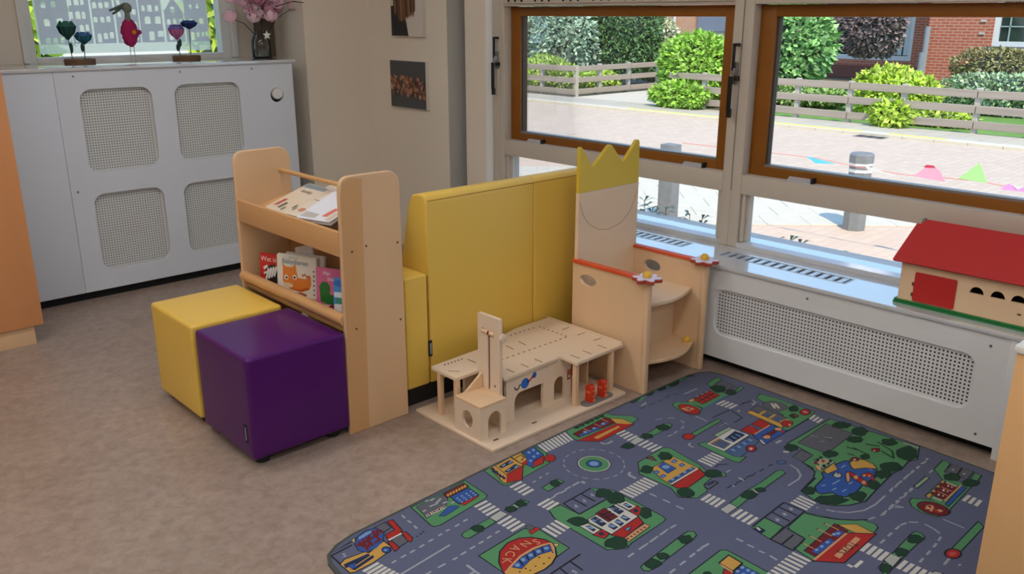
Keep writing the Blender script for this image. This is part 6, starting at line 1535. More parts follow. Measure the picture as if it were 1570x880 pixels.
K4.5:2733,1242;2719,1240;2705,1241;2697,1247;2684,1251;2679,1262;2683,1273;2692,1284;2708,1285;2721,1284;2737,1282;2738,1270;2744,1263;2742,1252
T5:2732,1245;2718,1243;2706,1244;2698,1250;2686,1254;2682,1262;2685,1272;2693,1281;2708,1282;2721,1281;2734,1279;2735,1269;2741,1262;2739,1253
K4.5:2808,1048;2789,1043;2770,1049;2752,1054;2742,1067;2736,1080;2741,1093;2752,1102;2767,1109;2787,1105;2803,1097;2818,1087;2826,1071;2816,1059
T5:2806,1050;2789,1046;2771,1052;2754,1056;2745,1068;2739,1080;2744,1091;2754,1099;2768,1106;2786,1102;2802,1094;2815,1085;2822,1072;2813,1061
K4.5:2727,1052;2714,1047;2697,1046;2689,1056;2672,1060;2679,1072;2672,1085;2691,1089;2702,1098;2717,1091;2733,1091;2739,1081;2748,1071;2744,1057
T5:2726,1055;2714,1050;2699,1049;2691,1058;2676,1062;2682,1072;2677,1083;2692,1086;2703,1095;2716,1088;2731,1088;2736,1079;2744,1070;2741,1060
K4.5:2440,1170;2431,1169;2419,1164;2408,1170;2401,1177;2399,1186;2401,1195;2408,1203;2420,1206;2431,1204;2442,1203;2457,1197;2456,1185;2453,1175
T5:2440,1173;2430,1172;2419,1167;2410,1172;2403,1178;2402,1186;2404,1194;2409,1201;2420,1203;2430,1201;2442,1200;2454,1195;2453,1186;2450,1177
K4.5:2473,1068;2449,1071;2431,1076;2409,1084;2397,1102;2378,1120;2386,1132;2387,1147;2406,1148;2425,1147;2444,1129;2465,1117;2478,1096;2466,1088
T5:2469,1071;2450,1074;2432,1079;2411,1086;2400,1104;2382,1121;2389,1131;2390,1144;2406,1145;2424,1144;2442,1127;2463,1114;2474,1097;2463,1089
K4.5:2532,1041;2517,1040;2501,1036;2481,1038;2483,1052;2478,1060;2482,1071;2489,1084;2509,1088;2522,1081;2535,1080;2546,1073;2552,1063;2547,1049
T5:2531,1044;2516,1043;2501,1039;2484,1041;2486,1053;2481,1061;2485,1070;2491,1081;2509,1085;2522,1078;2534,1077;2543,1071;2549,1062;2545,1051
K4.5:2636,1046;2622,1038;2607,1039;2592,1041;2587,1052;2591,1061;2592,1070;2603,1079;2619,1084;2632,1080;2642,1078;2651,1072;2652,1063;2646,1054
T5:2635,1048;2622,1041;2607,1042;2594,1044;2590,1052;2594,1060;2594,1068;2605,1076;2619,1081;2631,1077;2641,1075;2648,1071;2649,1063;2644,1056
T4:2802,1250;2808,1209;2815,1210;2809,1251
T4:2814,1232;2801,1166;2808,1165;2821,1230
T4:2873,1211;2894,1169;2900,1172;2879,1214
T4:2922,1194;2892,1125;2898,1122;2928,1191
T4:2864,1151;2842,1096;2849,1093;2871,1149
T4:2894,1127;2845,1098;2848,1092;2898,1121
T4:2757,1223;2762,1198;2769,1199;2764,1225
K4.5:2870,1156;2857,1151;2843,1159;2840,1170;2847,1179;2861,1183;2872,1175;2885,1163
Q5:2869,1158;2857,1153;2844,1160;2842,1170;2848,1177;2860,1181;2871,1173;2882,1163
O6:2853,1164;2846,1163;2842,1167;2845,1171;2853,1172;2856,1168
P4:2984,1125;2986,1069;2993,1070;2991,1126
K4.5:2669,1365;2655,1356;2640,1363;2622,1366;2620,1380;2625,1391;2633,1401;2647,1405;2663,1407;2675,1399;2683,1388;2682,1374
T5:2668,1368;2655,1360;2641,1366;2625,1368;2623,1380;2627,1390;2634,1399;2648,1402;2662,1404;2673,1396;2679,1387;2679,1376
P5:2620,1369;2611,1368;2603,1374;2598,1380;2602,1386;2610,1389;2618,1382;2622,1376
K1.5:2595,1345;2667,1351;2661,1299;2586,1296
S2:2597,1342;2663,1348;2658,1302;2589,1299
K2:2263,1372;2291,1371;2291,1375;2263,1376
K2:2315,1370;2343,1368;2343,1372;2315,1374
K2:2367,1367;2395,1366;2395,1370;2367,1371
K2:2419,1365;2447,1364;2447,1368;2419,1369
K2:2471,1363;2499,1362;2499,1366;2471,1367
L2:2535,1321;2525,1287;2531,1286;2540,1320
L2:2525,1289;2498,1260;2502,1256;2530,1284
L2:2499,1261;2469,1251;2471,1246;2501,1255
L2:2470,1252;2405,1253;2405,1247;2470,1246
K1.5:2544,1337;2536,1335;2526,1336;2518,1340;2514,1348;2514,1356;2520,1362;2528,1365;2538,1363;2546,1359;2551,1351;2550,1343
F2:2543,1340;2535,1338;2527,1339;2521,1343;2517,1349;2517,1355;2521,1359;2529,1362;2537,1361;2544,1357;2548,1351;2547,1345
K0.5:2270,1329;2355,1325;2463,1331;2486,1322;2476,1298;2335,1293;2291,1292
G1:2277,1325;2355,1322;2463,1327;2482,1320;2474,1302;2335,1297;2293,1296
L2:2325,1391;2323,1367;2329,1367;2331,1391
L2:2265,1369;2277,1369;2277,1375;2265,1375
L2:2646,1438;2677,1436;2678,1442;2647,1444
K2:2604,1661;2638,1659;2639,1662;2604,1665
K2:2636,1660;2638,1639;2642,1640;2640,1661
K4.5:2282,1286;2266,1284;2251,1284;2236,1289;2232,1302;2227,1316;2243,1325;2257,1328;2272,1330;2286,1323;2296,1312;2296,1296
T5:2280,1289;2266,1287;2252,1287;2239,1292;2235,1303;2231,1315;2244,1322;2257,1325;2272,1327;2284,1321;2293,1311;2293,1297
P5:2294,1315;2287,1293;2293,1291;2300,1313
K4.5:2329,1284;2320,1282;2311,1283;2303,1288;2297,1296;2298,1304;2300,1311;2310,1315;2320,1312;2329,1307;2335,1298;2332,1291
T5:2327,1287;2320,1285;2312,1286;2305,1291;2300,1297;2301,1303;2303,1309;2310,1312;2319,1309;2327,1305;2332,1298;2329,1292
K0.5:2171,1323;2257,1328;2272,1313;2278,1296;2166,1286
G1:2174,1319;2255,1324;2269,1311;2273,1299;2170,1290
W2:2120,1386;2172,1388;2172,1399;2119,1397
W2:2119,1369;2173,1371;2173,1382;2119,1380
W2:2119,1351;2175,1354;2174,1365;2118,1362
W2:2118,1334;2176,1337;2176,1348;2117,1344
K1.5:2116,1321;2173,1321;2169,1289;2111,1288
P2:2118,1319;2170,1319;2167,1291;2113,1290
W2:2110,1266;2168,1267;2168,1278;2110,1277
W2:2110,1247;2167,1248;2167,1259;2110,1258
W2:2109,1227;2165,1228;2165,1239;2109,1238
W2:2109,1208;2164,1209;2164,1220;2108,1219
W2:2314,1191;2312,1131;2323,1131;2325,1190
W2:2333,1191;2330,1132;2341,1131;2344,1191
W2:2352,1192;2348,1132;2359,1131;2363,1191
W2:2370,1192;2366,1133;2377,1132;2381,1192
K2:2112,1194;2302,1202;2302,1208;2112,1200
K2:2090,1121;2304,1129;2304,1135;2090,1127
K2:2221,1201;2215,1135;2221,1135;2227,1200
K2:2177,1196;2174,1134;2180,1134;2183,1196
K2:2264,1203;2261,1136;2267,1135;2270,1202
K2:2299,1205;2301,1131;2307,1132;2305,1205
L2:2196,1173;2195,1158;2201,1157;2202,1173
L2:2191,1160;2206,1164;2205,1170;2189,1166
L2:2241,1175;2240,1159;2246,1159;2247,1174
L2:2235,1162;2251,1165;2250,1171;2234,1168
L2:2283,1177;2282,1161;2288,1161;2289,1176
L2:2277,1164;2294,1168;2292,1173;2276,1170
L2:2135,1115;2134,1100;2140,1100;2141,1115
L2:2130,1103;2145,1106;2144,1112;2129,1109
L2:2136,1080;2135,1066;2141,1065;2142,1080
L2:2131,1068;2146,1071;2145,1077;2130,1074
K0.5:2099,1196;2182,1202;2180,1131;2087,1121
G1:2102,1193;2178,1198;2177,1134;2091,1125
K3.5:2099,1189;2123,1188;2120,1158;2094,1157
D4:2101,1187;2121,1186;2118,1160;2096,1159
W5:2110,1186;2104,1171;2111,1168;2118,1184
K0.5:2189,1124;2301,1133;2333,1055;2357,1019;2394,983;2399,945;2385,932;2337,926;2082,978;2096,1048
G1:2191,1121;2299,1129;2330,1054;2354,1017;2391,982;2395,947;2384,936;2337,929;2086,981;2100,1046
K2:2087,1124;2084,1048;2090,1048;2093,1124
K2:2088,1045;2168,1052;2168,1058;2087,1051
K2:2175,1122;2165,1056;2171,1055;2181,1121
K2:2091,1083;2161,1086;2161,1092;2091,1089
S3:2093,1121;2175,1121;2165,1058;2093,1053
K4:2091,1083;2161,1086;2161,1092;2091,1089
L2:2014,1194;2015,1172;2022,1172;2021,1195
L2:2012,1155;2013,1133;2020,1134;2019,1156
L2:2010,1115;2011,1097;2018,1097;2017,1115
L2:2012,1081;2008,1055;2015,1054;2019,1080
L2:1849,1231;1862,1230;1862,1237;1850,1238
L2:1879,1232;1900,1232;1900,1239;1879,1239
L2:1915,1232;1936,1232;1936,1239;1915,1239
W2:2070,1044;2070,987;2081,987;2081,1044
W2:2050,1044;2050,987;2061,987;2061,1044
W2:2030,1043;2030,987;2041,987;2041,1043
W2:2010,1043;2010,987;2021,986;2021,1043
W2:1990,1042;1990,986;2001,986;2001,1042
W2:1971,1042;1970,986;1981,986;1982,1042
W2:1952,1041;1951,986;1962,986;1963,1041
W2:1933,1041;1931,986;1942,986;1944,1041
K0.5:1770,1189;1936,1195;1950,1180;1944,1020;1868,1022;1749,1132
G1:1773,1185;1935,1191;1946,1179;1940,1024;1870,1025;1754,1133
K3.5:1876,1162;1933,1165;1928,1111;1870,1107
Y4:1880,1157;1927,1160;1923,1116;1876,1113
O4:1877,1155;1873,1111;1865,1106;1870,1147
K3.5:1834,1120;1866,1136;1868,1103;1843,1091
R4:1838,1119;1863,1131;1865,1105;1845,1095
K3.5:1863,1106;1919,1111;1920,1034;1864,1036
B4:1866,1103;1916,1107;1917,1037;1867,1039
C5:1913,1098;1906,1097;1901,1099;1901,1104;1906,1108;1913,1107;1916,1103
C5:1913,1079;1907,1078;1901,1081;1901,1086;1907,1089;1913,1089;1916,1084
C5:1887,1097;1881,1096;1876,1099;1876,1104;1881,1107;1888,1106;1890,1102
C5:1888,1079;1881,1077;1876,1080;1877,1085;1882,1089;1888,1088;1891,1083
C5:1911,1063;1905,1061;1900,1064;1900,1069;1905,1073;1912,1072;1915,1067
C5:1892,1063;1886,1062;1880,1064;1881,1069;1886,1073;1892,1072;1895,1067
K3.5:1822,1145;1817,1142;1811,1144;1805,1146;1803,1152;1801,1157;1803,1162;1809,1164;1815,1163;1821,1159;1825,1153;1823,1149
T4:1819,1147;1817,1145;1812,1147;1807,1149;1806,1153;1804,1157;1805,1160;1809,1161;1814,1160;1819,1157;1822,1153;1820,1150
K2.5:2108,1027;2310,1036;2302,986;2105,987
Q3:2111,1024;2306,1033;2300,989;2108,990
B4:2121,1008;2222,1007;2218,988;2124,989
B4:2243,1011;2284,1011;2284,991;2246,993
C5:2145,998;2138,998;2133,1000;2133,1005;2139,1008;2145,1007;2147,1003
C5:2171,997;2164,995;2159,999;2160,1003;2165,1006;2171,1005;2175,1001
C5:2203,996;2196,995;2191,998;2192,1002;2197,1006;2203,1004;2207,1000
C5:2269,996;2263,996;2257,998;2258,1003;2263,1006;2270,1005;2274,1000
C5:2256,1002;2250,1002;2245,1005;2243,1010;2250,1013;2257,1012;2260,1007
O6:2285,1056;2281,1008;2285,1007;2289,1056
O6:2240,1055;2236,1008;2240,1007;2244,1054
O6:2189,1054;2186,1013;2190,1013;2193,1053
O6:2139,1047;2137,1010;2141,1010;2143,1047
K5:2290,1053;2284,1052;2281,1055;2284,1058;2289,1059;2292,1056
K5:2244,1051;2239,1050;2237,1053;2239,1057;2244,1057;2247,1055
K5:2194,1050;2189,1050;2186,1053;2188,1056;2193,1056;2196,1054
K5:2144,1045;2140,1044;2136,1047;2139,1050;2143,1050;2146,1048
K2.5:2308,1028;2356,988;2348,917;2304,968
Y3:2311,1022;2353,987;2345,925;2307,969
K3.5:2079,983;2289,987;2352,920;2139,915
R4:2087,979;2288,983;2343,923;2141,919
O5:2089,979;2285,981;2285,988;2089,986
O5:2151,954;2287,957;2287,941;2149,936
W2:2135,908;2133,893;2143,891;2145,906
W2:2143,882;2187,882;2187,892;2143,892
W2:2231,905;2286,906;2285,918;2230,917
W2:2229,886;2285,887;2284,899;2229,898
W2:2228,868;2284,869;2283,881;2228,880
W2:2226,850;2282,850;2282,862;2226,862
K1.5:2233,848;2283,846;2278,815;2224,816
P2:2234,846;2280,844;2276,817;2226,818
W2:2225,795;2280,795;2280,807;2225,807
W2:2225,777;2279,776;2279,788;2225,789
W2:2224,758;2278,758;2278,770;2224,770
W2:2224,740;2277,740;2278,752;2224,752
W2:2224,723;2277,722;2277,734;2224,735
K0.5:2188,843;2289,847;2424,853;2449,850;2454,831;2440,814;2317,813;2163,808
G1:2190,840;2289,843;2424,850;2446,847;2450,831;2438,818;2316,817;2170,812
K4.5:2428,810;2410,812;2396,812;2386,819;2375,829;2377,842;2391,847;2404,849;2419,850;2431,841;2435,830;2431,822
T5:2426,813;2410,815;2397,815;2387,822;2378,830;2380,840;2392,844;2404,846;2418,847;2428,839;2432,830;2428,823
K4.5:2324,814;2310,811;2296,812;2291,820;2282,827;2289,836;2295,844;2308,845;2320,845;2332,841;2334,832;2336,821
T5:2322,817;2310,814;2297,815;2293,822;2286,827;2292,834;2296,841;2308,842;2319,842;2330,838;2331,831;2333,823
K4.5:2212,811;2202,809;2189,807;2182,814;2177,820;2176,831;2188,837;2199,842;2213,841;2227,836;2223,825;2222,817
T5:2211,814;2201,812;2190,810;2184,816;2180,822;2179,829;2189,834;2200,839;2212,838;2223,834;2220,825;2219,819
K2.5:2235,848;2281,848;2283,817;2221,814
P3:2237,846;2280,846;2281,819;2224,816
L2:2310,888;2338,888;2337,895;2309,895
L2:2362,889;2382,889;2382,896;2361,896
L2:2382,889;2389,889;2389,896;2382,896
L2:2413,890;2441,890;2441,897;2413,897
L2:2445,891;2472,883;2474,890;2447,897
L2:2481,881;2500,861;2505,866;2486,886
L2:2504,846;2499,819;2506,818;2511,845
L2:2500,819;2488,797;2494,794;2506,815
L2:2489,798;2486,796;2490,791;2493,792
L2:2475,787;2447,784;2448,777;2475,780
L2:2431,782;2403,780;2404,773;2432,775
L2:2380,779;2352,778;2352,771;2380,772
L2:2328,777;2325,777;2325,770;2328,770
L2:2325,777;2300,776;2300,769;2325,770
L2:2470,956;2498,957;2497,963;2469,962
L2:2522,958;2550,959;2549,965;2521,964
L2:2531,949;2547,935;2551,940;2535,953
L2:2546,936;2549,930;2554,932;2552,939
K1.5:2425,739;2648,742;2625,714;2436,711
G2:2430,736;2640,738;2623,718;2438,715
K3.5:2430,705;2420,703;2410,703;2400,705;2391,709;2384,715;2381,723;2382,732;2388,739;2396,744;2405,746;2416,746;2426,744;2435,740;2442,734;2445,726;2444,717;2438,710
R4:2428,711;2420,709;2410,709;2402,710;2394,714;2389,719;2387,724;2388,730;2392,735;2398,738;2406,740;2415,740;2424,739;2432,735;2437,730;2439,725;2438,719;2434,714
V5:2419,718;2415,717;2411,717;2407,718;2403,720;2400,722;2399,725;2399,728;2400,730;2403,732;2407,733;2412,733;2416,732;2420,730;2422,727;2424,725;2424,722;2422,719
L2:2341,717;2384,719;2384,726;2341,724
L2:2574,818;2571,755;2577,755;2580,818
L2:2365,692;2366,687;2378,687;2377,693
K1.5:2264,736;2293,725;2299,703;2271,709
P2:2268,732;2291,723;2295,707;2273,712
K0.5:2673,916;2822,920;2874,970;2964,975;2958,944;2880,934;2854,876;2843,833;2648,824;2654,863
G1:2675,913;2823,917;2875,966;2960,971;2955,947;2878,937;2851,877;2840,836;2652,828;2657,863
K0.5:2606,938;2631,940;2666,892;2660,827;2628,815;2571,837;2566,883;2579,918
G1:2608,935;2629,936;2663,891;2657,830;2628,818;2575,839;2569,882;2582,916
K2.5:2630,818;2615,817;2601,821;2588,831;2579,844;2574,860;2575,877;2580,892;2590,904;2603,911;2618,912;2633,908;2646,898;2655,884;2660,868;2659,851;2654,836;2643,824
Q3:2629,822;2616,821;2602,825;2591,834;2583,846;2578,861;2579,876;2583,890;2592,900;2604,907;2618,908;2631,904;2643,895;2652,882;2656,867;2655,852;2650,838;2641,828
O4:2626,865;2616,866;2604,866;2599,874;2594,882;2607,883;2613,887;2625,885;2633,878;2632,871
O4:2625,837;2614,839;2606,841;2603,846;2601,851;2604,856;2613,858;2620,853;2627,849;2627,843
R5:2617,884;2598,843;2609,838;2628,879
O5:2595,859;2628,867;2626,874;2593,866
K2.5:2700,910;2815,915;2817,864;2687,858
Q3:2702,907;2812,912;2814,867;2691,861
O4:2730,903;2721,903;2717,907;2722,911;2730,912;2732,908
W4:2717,885;2709,883;2706,886;2711,890;2719,891;2721,888
O4:2730,898;2727,866;2731,866;2734,898
W4:2719,872;2714,872;2712,873;2714,876;2720,877;2723,875
O4:2770,906;2760,905;2758,909;2762,914;2769,914;2773,911
W4:2757,885;2748,883;2747,887;2750,891;2759,892;2764,889
O4:2767,900;2765,867;2769,867;2771,900
W4:2758,873;2753,874;2750,875;2753,878;2758,878;2761,876
O4:2810,909;2801,907;2797,912;2802,916;2810,917;2816,913
W4:2796,886;2790,886;2784,887;2791,891;2798,892;2801,890
O4:2806,902;2804,868;2808,867;2810,901
W4:2797,875;2792,875;2789,877;2792,879;2797,880;2800,878
K3.5:2675,914;2705,914;2699,900;2667,898
Y4:2676,912;2702,912;2698,902;2670,900
K2.5:2674,897;2693,897;2694,862;2671,862
H3:2676,895;2691,895;2692,864;2673,864
K2.5:2823,911;2820,865;2804,866;2807,903
H3:2821,908;2818,867;2806,868;2809,901
O5:2689,856;2828,858;2828,864;2689,862
K3.5:2669,851;2829,860;2828,841;2660,835
B4:2671,848;2826,857;2825,843;2666,838
K4.5:2881,882;2865,879;2846,881;2839,893;2830,901;2828,915;2842,922;2857,930;2873,921;2894,917;2897,902;2895,890
T5:2880,885;2865,882;2848,884;2842,895;2832,903;2831,913;2843,919;2857,926;2872,918;2891,914;2894,902;2892,891
K4.5:2890,823;2872,823;2857,827;2844,834;2834,845;2834,858;2848,865;2863,869;2881,864;2898,856;2898,844;2904,832
T5:2889,826;2872,826;2858,829;2846,836;2837,846;2837,856;2849,862;2863,866;2880,862;2895,855;2895,844;2900,833
K1.5:2889,939;2954,941;2959,866;2883,861
S2:2891,936;2952,938;2956,869;2886,864
K3:2949,908;2895,902;2896,895;2950,901
L3:2919,918;2912,917;2909,920;2912,925;2919,925;2923,922
L3:2918,881;2911,881;2907,884;2912,887;2918,888;2924,885
K1.5:2894,858;2950,864;2952,838;2880,831
G2:2896,855;2946,861;2948,842;2886,835
W2:2733,812;2784,812;2784,823;2733,823
W2:2732,793;2782,794;2782,805;2732,804
W2:2731,774;2780,776;2779,787;2731,785
K1.5:2707,968;2806,968;2801,951;2701,950
H2:2710,964;2801,964;2799,954;2706,954
L2:2936,1017;2916,1017;2916,1010;2936,1010
L2:2896,1016;2876,1016;2876,1009;2896,1009
L2:2856,1015;2836,1015;2836,1008;2856,1008
L2:2816,1015;2796,1014;2796,1007;2816,1008
L2:2776,1014;2756,1013;2756,1006;2776,1007
L2:2754,1013;2734,1013;2735,1006;2755,1006
L2:2714,1012;2694,1011;2695,1004;2715,1005
L2:2674,1010;2654,1009;2655,1002;2675,1003
L2:2635,1008;2615,1007;2615,1000;2635,1001
L2:2864,971;2836,971;2836,965;2864,965
L2:2694,968;2674,968;2674,961;2694,961
L2:2654,967;2634,967;2634,960;2654,960
L2:2614,966;2594,966;2594,959;2614,959
L2:2586,965;2566,965;2566,958;2586,958
L2:2546,964;2526,963;2526,956;2546,957
L2:2510,956;2538,955;2538,961;2510,962
L2:2544,957;2549,936;2555,937;2550,958
L2:2549,936;2551,930;2557,931;2555,937
L2:2581,1006;2506,1003;2507,997;2582,1000
L2:2507,1003;2445,1011;2444,1005;2506,997
L2:2446,1011;2400,1037;2397,1032;2443,1006
L2:2401,1036;2378,1064;2374,1060;2396,1033
L2:2376,1067;2365,1093;2359,1090;2370,1064
L2:2356,1115;2354,1120;2347,1117;2349,1112
K2:2292,1126;2308,1082;2314,1084;2298,1128
K2:2309,1081;2333,1039;2339,1042;2314,1084
K2:2334,1039;2367,1002;2372,1006;2338,1043
K2:2367,1001;2400,975;2404,979;2371,1006
L2:2910,1013;2882,1013;2882,1007;2910,1007
L2:2858,1012;2830,1012;2830,1006;2858,1006
L2:2806,1012;2778,1012;2778,1006;2806,1006
L2:2754,1011;2726,1011;2726,1005;2754,1005
L2:2702,1011;2674,1011;2674,1005;2702,1005
L2:2650,1011;2622,1010;2622,1004;2650,1005
L2:2691,964;2663,964;2663,958;2691,958
L2:2639,963;2611,962;2611,956;2639,957
L2:2587,962;2559,961;2559,955;2587,956
L2:2535,960;2507,960;2507,954;2535,954
L2:2483,959;2469,959;2469,953;2483,953
L2:2470,959;2457,963;2455,957;2468,953
L2:2434,970;2409,977;2407,972;2432,964
K2:2582,1296;2554,1236;2559,1233;2587,1294
K2:2520,1217;2407,1205;2408,1199;2521,1211
K0.5:1698,1301;1719,1305;1908,1318;1942,1318;1958,1303;1947,1284;1922,1278;1734,1268;1701,1270;1691,1284
G1:1700,1298;1719,1301;1908,1314;1941,1314;1954,1302;1944,1287;1921,1282;1734,1271;1703,1273;1695,1284
K4.5:1920,1279;1909,1275;1897,1276;1885,1279;1877,1290;1883,1301;1886,1313;1901,1312;1912,1314;1920,1307;1932,1300;1924,1288
T5:1918,1282;1908,1278;1898,1279;1887,1282;1881,1291;1886,1300;1888,1310;1901,1309;1911,1311;1918,1305;1928,1299;1922,1290
K4.5:1799,1274;1789,1273;1780,1272;1774,1278;1765,1283;1769,1293;1771,1301;1782,1306;1792,1304;1800,1300;1805,1292;1805,1283
T5:1798,1277;1789,1276;1781,1275;1776,1280;1769,1285;1771,1292;1774,1299;1782,1303;1791,1302;1798,1297;1802,1291;1802,1284
K4.5:1756,1265;1742,1265;1731,1266;1715,1267;1711,1281;1711,1293;1719,1303;1731,1303;1742,1305;1757,1302;1760,1289;1762,1278
T5:1754,1268;1742,1268;1732,1269;1718,1270;1714,1282;1714,1292;1721,1300;1732,1300;1742,1302;1754,1299;1757,1288;1759,1278
L2:1709,1350;1737,1352;1737,1359;1709,1357
L2:1761,1353;1789,1354;1789,1361;1761,1360
L2:1813,1355;1841,1356;1841,1363;1813,1362
L2:1865,1357;1877,1358;1877,1365;1865,1364
L2:1877,1358;1893,1358;1893,1365;1877,1365
L2:1917,1358;1945,1358;1945,1365;1917,1365
L2:1736,1222;1764,1224;1763,1231;1735,1229
L2:1788,1226;1816,1227;1815,1234;1787,1232
L2:1839,1229;1867,1231;1867,1238;1839,1236
L2:1891,1232;1919,1234;1919,1241;1891,1239
L2:2014,1195;2016,1173;2023,1174;2021,1196
L2:2076,1623;2075,1651;2066,1650;2067,1623
L2:2074,1648;2082,1659;2075,1664;2067,1653
L2:2079,1657;2091,1657;2092,1666;2079,1666
L2:1765,1724;1793,1726;1793,1733;1765,1731
L2:1817,1727;1845,1728;1845,1735;1817,1734
'''

# --- play rug: flat printed roads, parks and buildings
RC = dict(K=(26, 30, 46), G=(92, 160, 108), T=(20, 66, 44), W=(226, 226, 218), P=(196, 202, 196), R=(190, 40, 32), Y=(224, 176, 82), B=(50, 96, 178), D=(30, 44, 86),
          L=(176, 180, 192), C=(138, 176, 222), O=(226, 170, 124), Q=(120, 24, 34), S=(104, 108, 118), U=(220, 200, 130), H=(160, 196, 160), F=(88, 112, 156), E=(70, 140, 160), V=(214, 90, 84))
RUGB = mat('rug blue grey', (88, 94, 120), .95, noise=(500, .10), bump=(900, .25))
rug_m = [RUGB]+[mat('rug print '+k, tuple(int(v*.85) for v in c), .95, noise=(500, .10), bump=(900, .25)) for k, c in RC.items()]+[mat('rug edge', (70, 76, 74), .95)]
rug_i = {k: i+1 for i, k in enumerate(RC)}
bm = bmesh.new()
RT = .008
# the rug lies very slightly askew: far edge from the left corner to the throne, then along the radiator cover
RIM = [(2.975, .02), (3.005, .84), (3.030, 1.40), (3.044, 1.93), (3.036, 1.985), (3.0, 2.020), (2.93, 2.038), (2.60, 2.038), (2.2, 2.036), (1.75, 2.024), (1.35, 2.006), (1.19, 1.998), (1.125, 1.982), (1.080, 1.955), (1.060, 1.915), (1.052, 1.86), (1.045, .02)]
def inset(pts, d):
    n_ = len(pts); out = []
    for k in range(n_):
        a, c, e_ = Vector(pts[k-1]), Vector(pts[k]), Vector(pts[(k+1) % n_])
        d1 = (c-a).normalized(); d2 = (e_-c).normalized(); m = Vector((-d1.y, d1.x))+Vector((-d2.y, d2.x)); m.normalize(); out.append(c+m*d)
    return out
def far_edge(x):
    for (x1, y1), (x0, y0) in zip(RIM[4:14], RIM[5:15]):
        if x0 <= x <= x1: return y0+(y1-y0)*(x-x0)/(x1-x0)
    return 1.9
rim = RIM
lo = [bm.verts.new((x, y, 0)) for x, y in rim]; hi = [bm.verts.new((x, y, RT-.001)) for x, y in rim]
inn = [bm.verts.new((x, y, RT)) for x, y in inset(rim, .012)]
N = len(rim); bm.faces.new(lo[::-1]); bm.faces.new(inn)
for i in range(N):
    j = (i+1) % N; f = bm.faces.new((lo[i], lo[j], hi[j], hi[i])); f.material_index = len(rug_m)-1
    f = bm.faces.new((hi[i], hi[j], inn[j], inn[i])); f.material_index = len(rug_m)-1
bmesh.ops.recalc_face_normals(bm, faces=bm.faces[:])
I4 = Matrix.Identity(4); lay_n = {}
for ln in RUGDATA.strip().split('\n'):
    hd, pts = ln.split(':'); lay = float(hd[1:])
    p = [(min(max(float(q.split(',')[0])/1000, 1.068), 3.022), float(q.split(',')[1])/1000) for q in pts.split(';')]
    p = [(x, min(y, far_edge(x)-.011)) for x, y in p]
    lay_n[lay] = lay_n.get(lay, 0)+1                            # patches of one layer never lie in exactly one plane
    flat(bm, p, I4, rug_i[hd[0]], RT+.0002+lay*.00018+lay_n[lay]*2.5e-7)
# more of the same print on the part of the rug that lies below the picture
zz = RT+.0004
def rr(c, x0, x1, y0, y1, h=zz): flat(bm, [(x0, y0), (x1, y0), (x1, y1), (x0, y1)], I4, rug_i[c], h)
for y in (.30, .62):
    for i in range(30): rr('L', 1.1+i*.063, 1.13+i*.063, y, y+.006)
for x in (1.2, 1.75, 2.05):
    rr('K', x-.004, x+.304, .364, .556, zz); rr('G', x, x+.30, .368, .552, zz+.0002); rr('Y', x+.06, x+.2, .42, .5, zz+.0004); rr('R', x+.06, x+.2, .40, .42, zz+.0005)
def rugtext(t, s, x, y, ang, c): add_text(bm, t, s, Matrix.Translation((x, y, RT+.0018)) @ Matrix.Rotation(math.radians(ang), 4, 'Z'), rug_i[c])
for ch, x, y, a in (('S', 1.568, 1.588, 172), ('N', 1.537, 1.602, 186), ('A', 1.500, 1.606, 196), ('C', 1.470, 1.596, 212), ('K', 1.440, 1.578, 226)): rugtext(ch, .040, x, y, a, 'O')
rugtext('TOYS', .034, 2.214, .946, 176, 'K')
for f in bm.faces:
    if f.normal.z < 0 and f.calc_center_median().z > RT: f.normal_flip()
me = bpy.data.meshes.new('play_rug'); bm.to_mesh(me); bm.free()
ro = domesh('play_rug', me, rug_m)
tag(ro, 'blue grey play rug printed with roads, parks, a pond and coloured buildings', 'rug')

# ================================================================ OUTSIDE
ZG = -.40
def brickmat(name, c1, c2, cm, scale, rough=.85, mort=.02, bw=.5, rh=.25, wall=None):
    m = bpy.data.materials.new(name); m.use_nodes = True; n = m.node_tree.nodes; l = m.node_tree.links; b = n['Principled BSDF']
    tc = n.new('ShaderNodeTexCoord'); br = n.new('ShaderNodeTexBrick'); br.inputs['Scale'].default_value = scale
    for k, c in (('Color1', c1), ('Color2', c2), ('Mortar', cm)): br.inputs[k].default_value = lin(c)
    br.inputs['Mortar Size'].default_value = mort; br.inputs['Brick Width'].default_value = bw; br.inputs['Row Height'].default_value = rh
    if wall:
        sp = n.new('ShaderNodeSeparateXYZ'); cb = n.new('ShaderNodeCombineXYZ'); l.new(tc.outputs['Object'], sp.inputs[0])
        l.new(sp.outputs[wall], cb.inputs[0]); l.new(sp.outputs[2], cb.inputs[1]); l.new(cb.outputs[0], br.inputs['Vector'])
    else: l.new(tc.outputs['Object'], br.inputs['Vector'])
    l.new(br.outputs[0], b.inputs['Base Color']); b.inputs['Roughness'].default_value = rough; m.diffuse_color = lin(c1)
    return m
PINK = brickmat('pinkish clinker paving', (216, 194, 170), (208, 184, 160), (192, 172, 150), 2.4, mort=.012)
PINKN = brickmat('pale pink plaza paving', (224, 196, 168), (218, 188, 162), (204, 180, 156), 2.4, mort=.012)
SLAB = mat('pale concrete slab', (216, 206, 184), .85, noise=(6, .05))
SIDEW = brickmat('grey pavement slabs', (200, 190, 168), (192, 182, 162), (164, 154, 138), 1.6, mort=.01, bw=.5, rh=.5)
GRASSM = mat('lawn green', (112, 150, 66), .95, noise=(3, .18), bump=(60, .6))
SOIL = mat('garden soil', (110, 104, 82), .95, noise=(2, .2))
YPAINT = mat('yellow kerb paint', (232, 214, 96), .8)
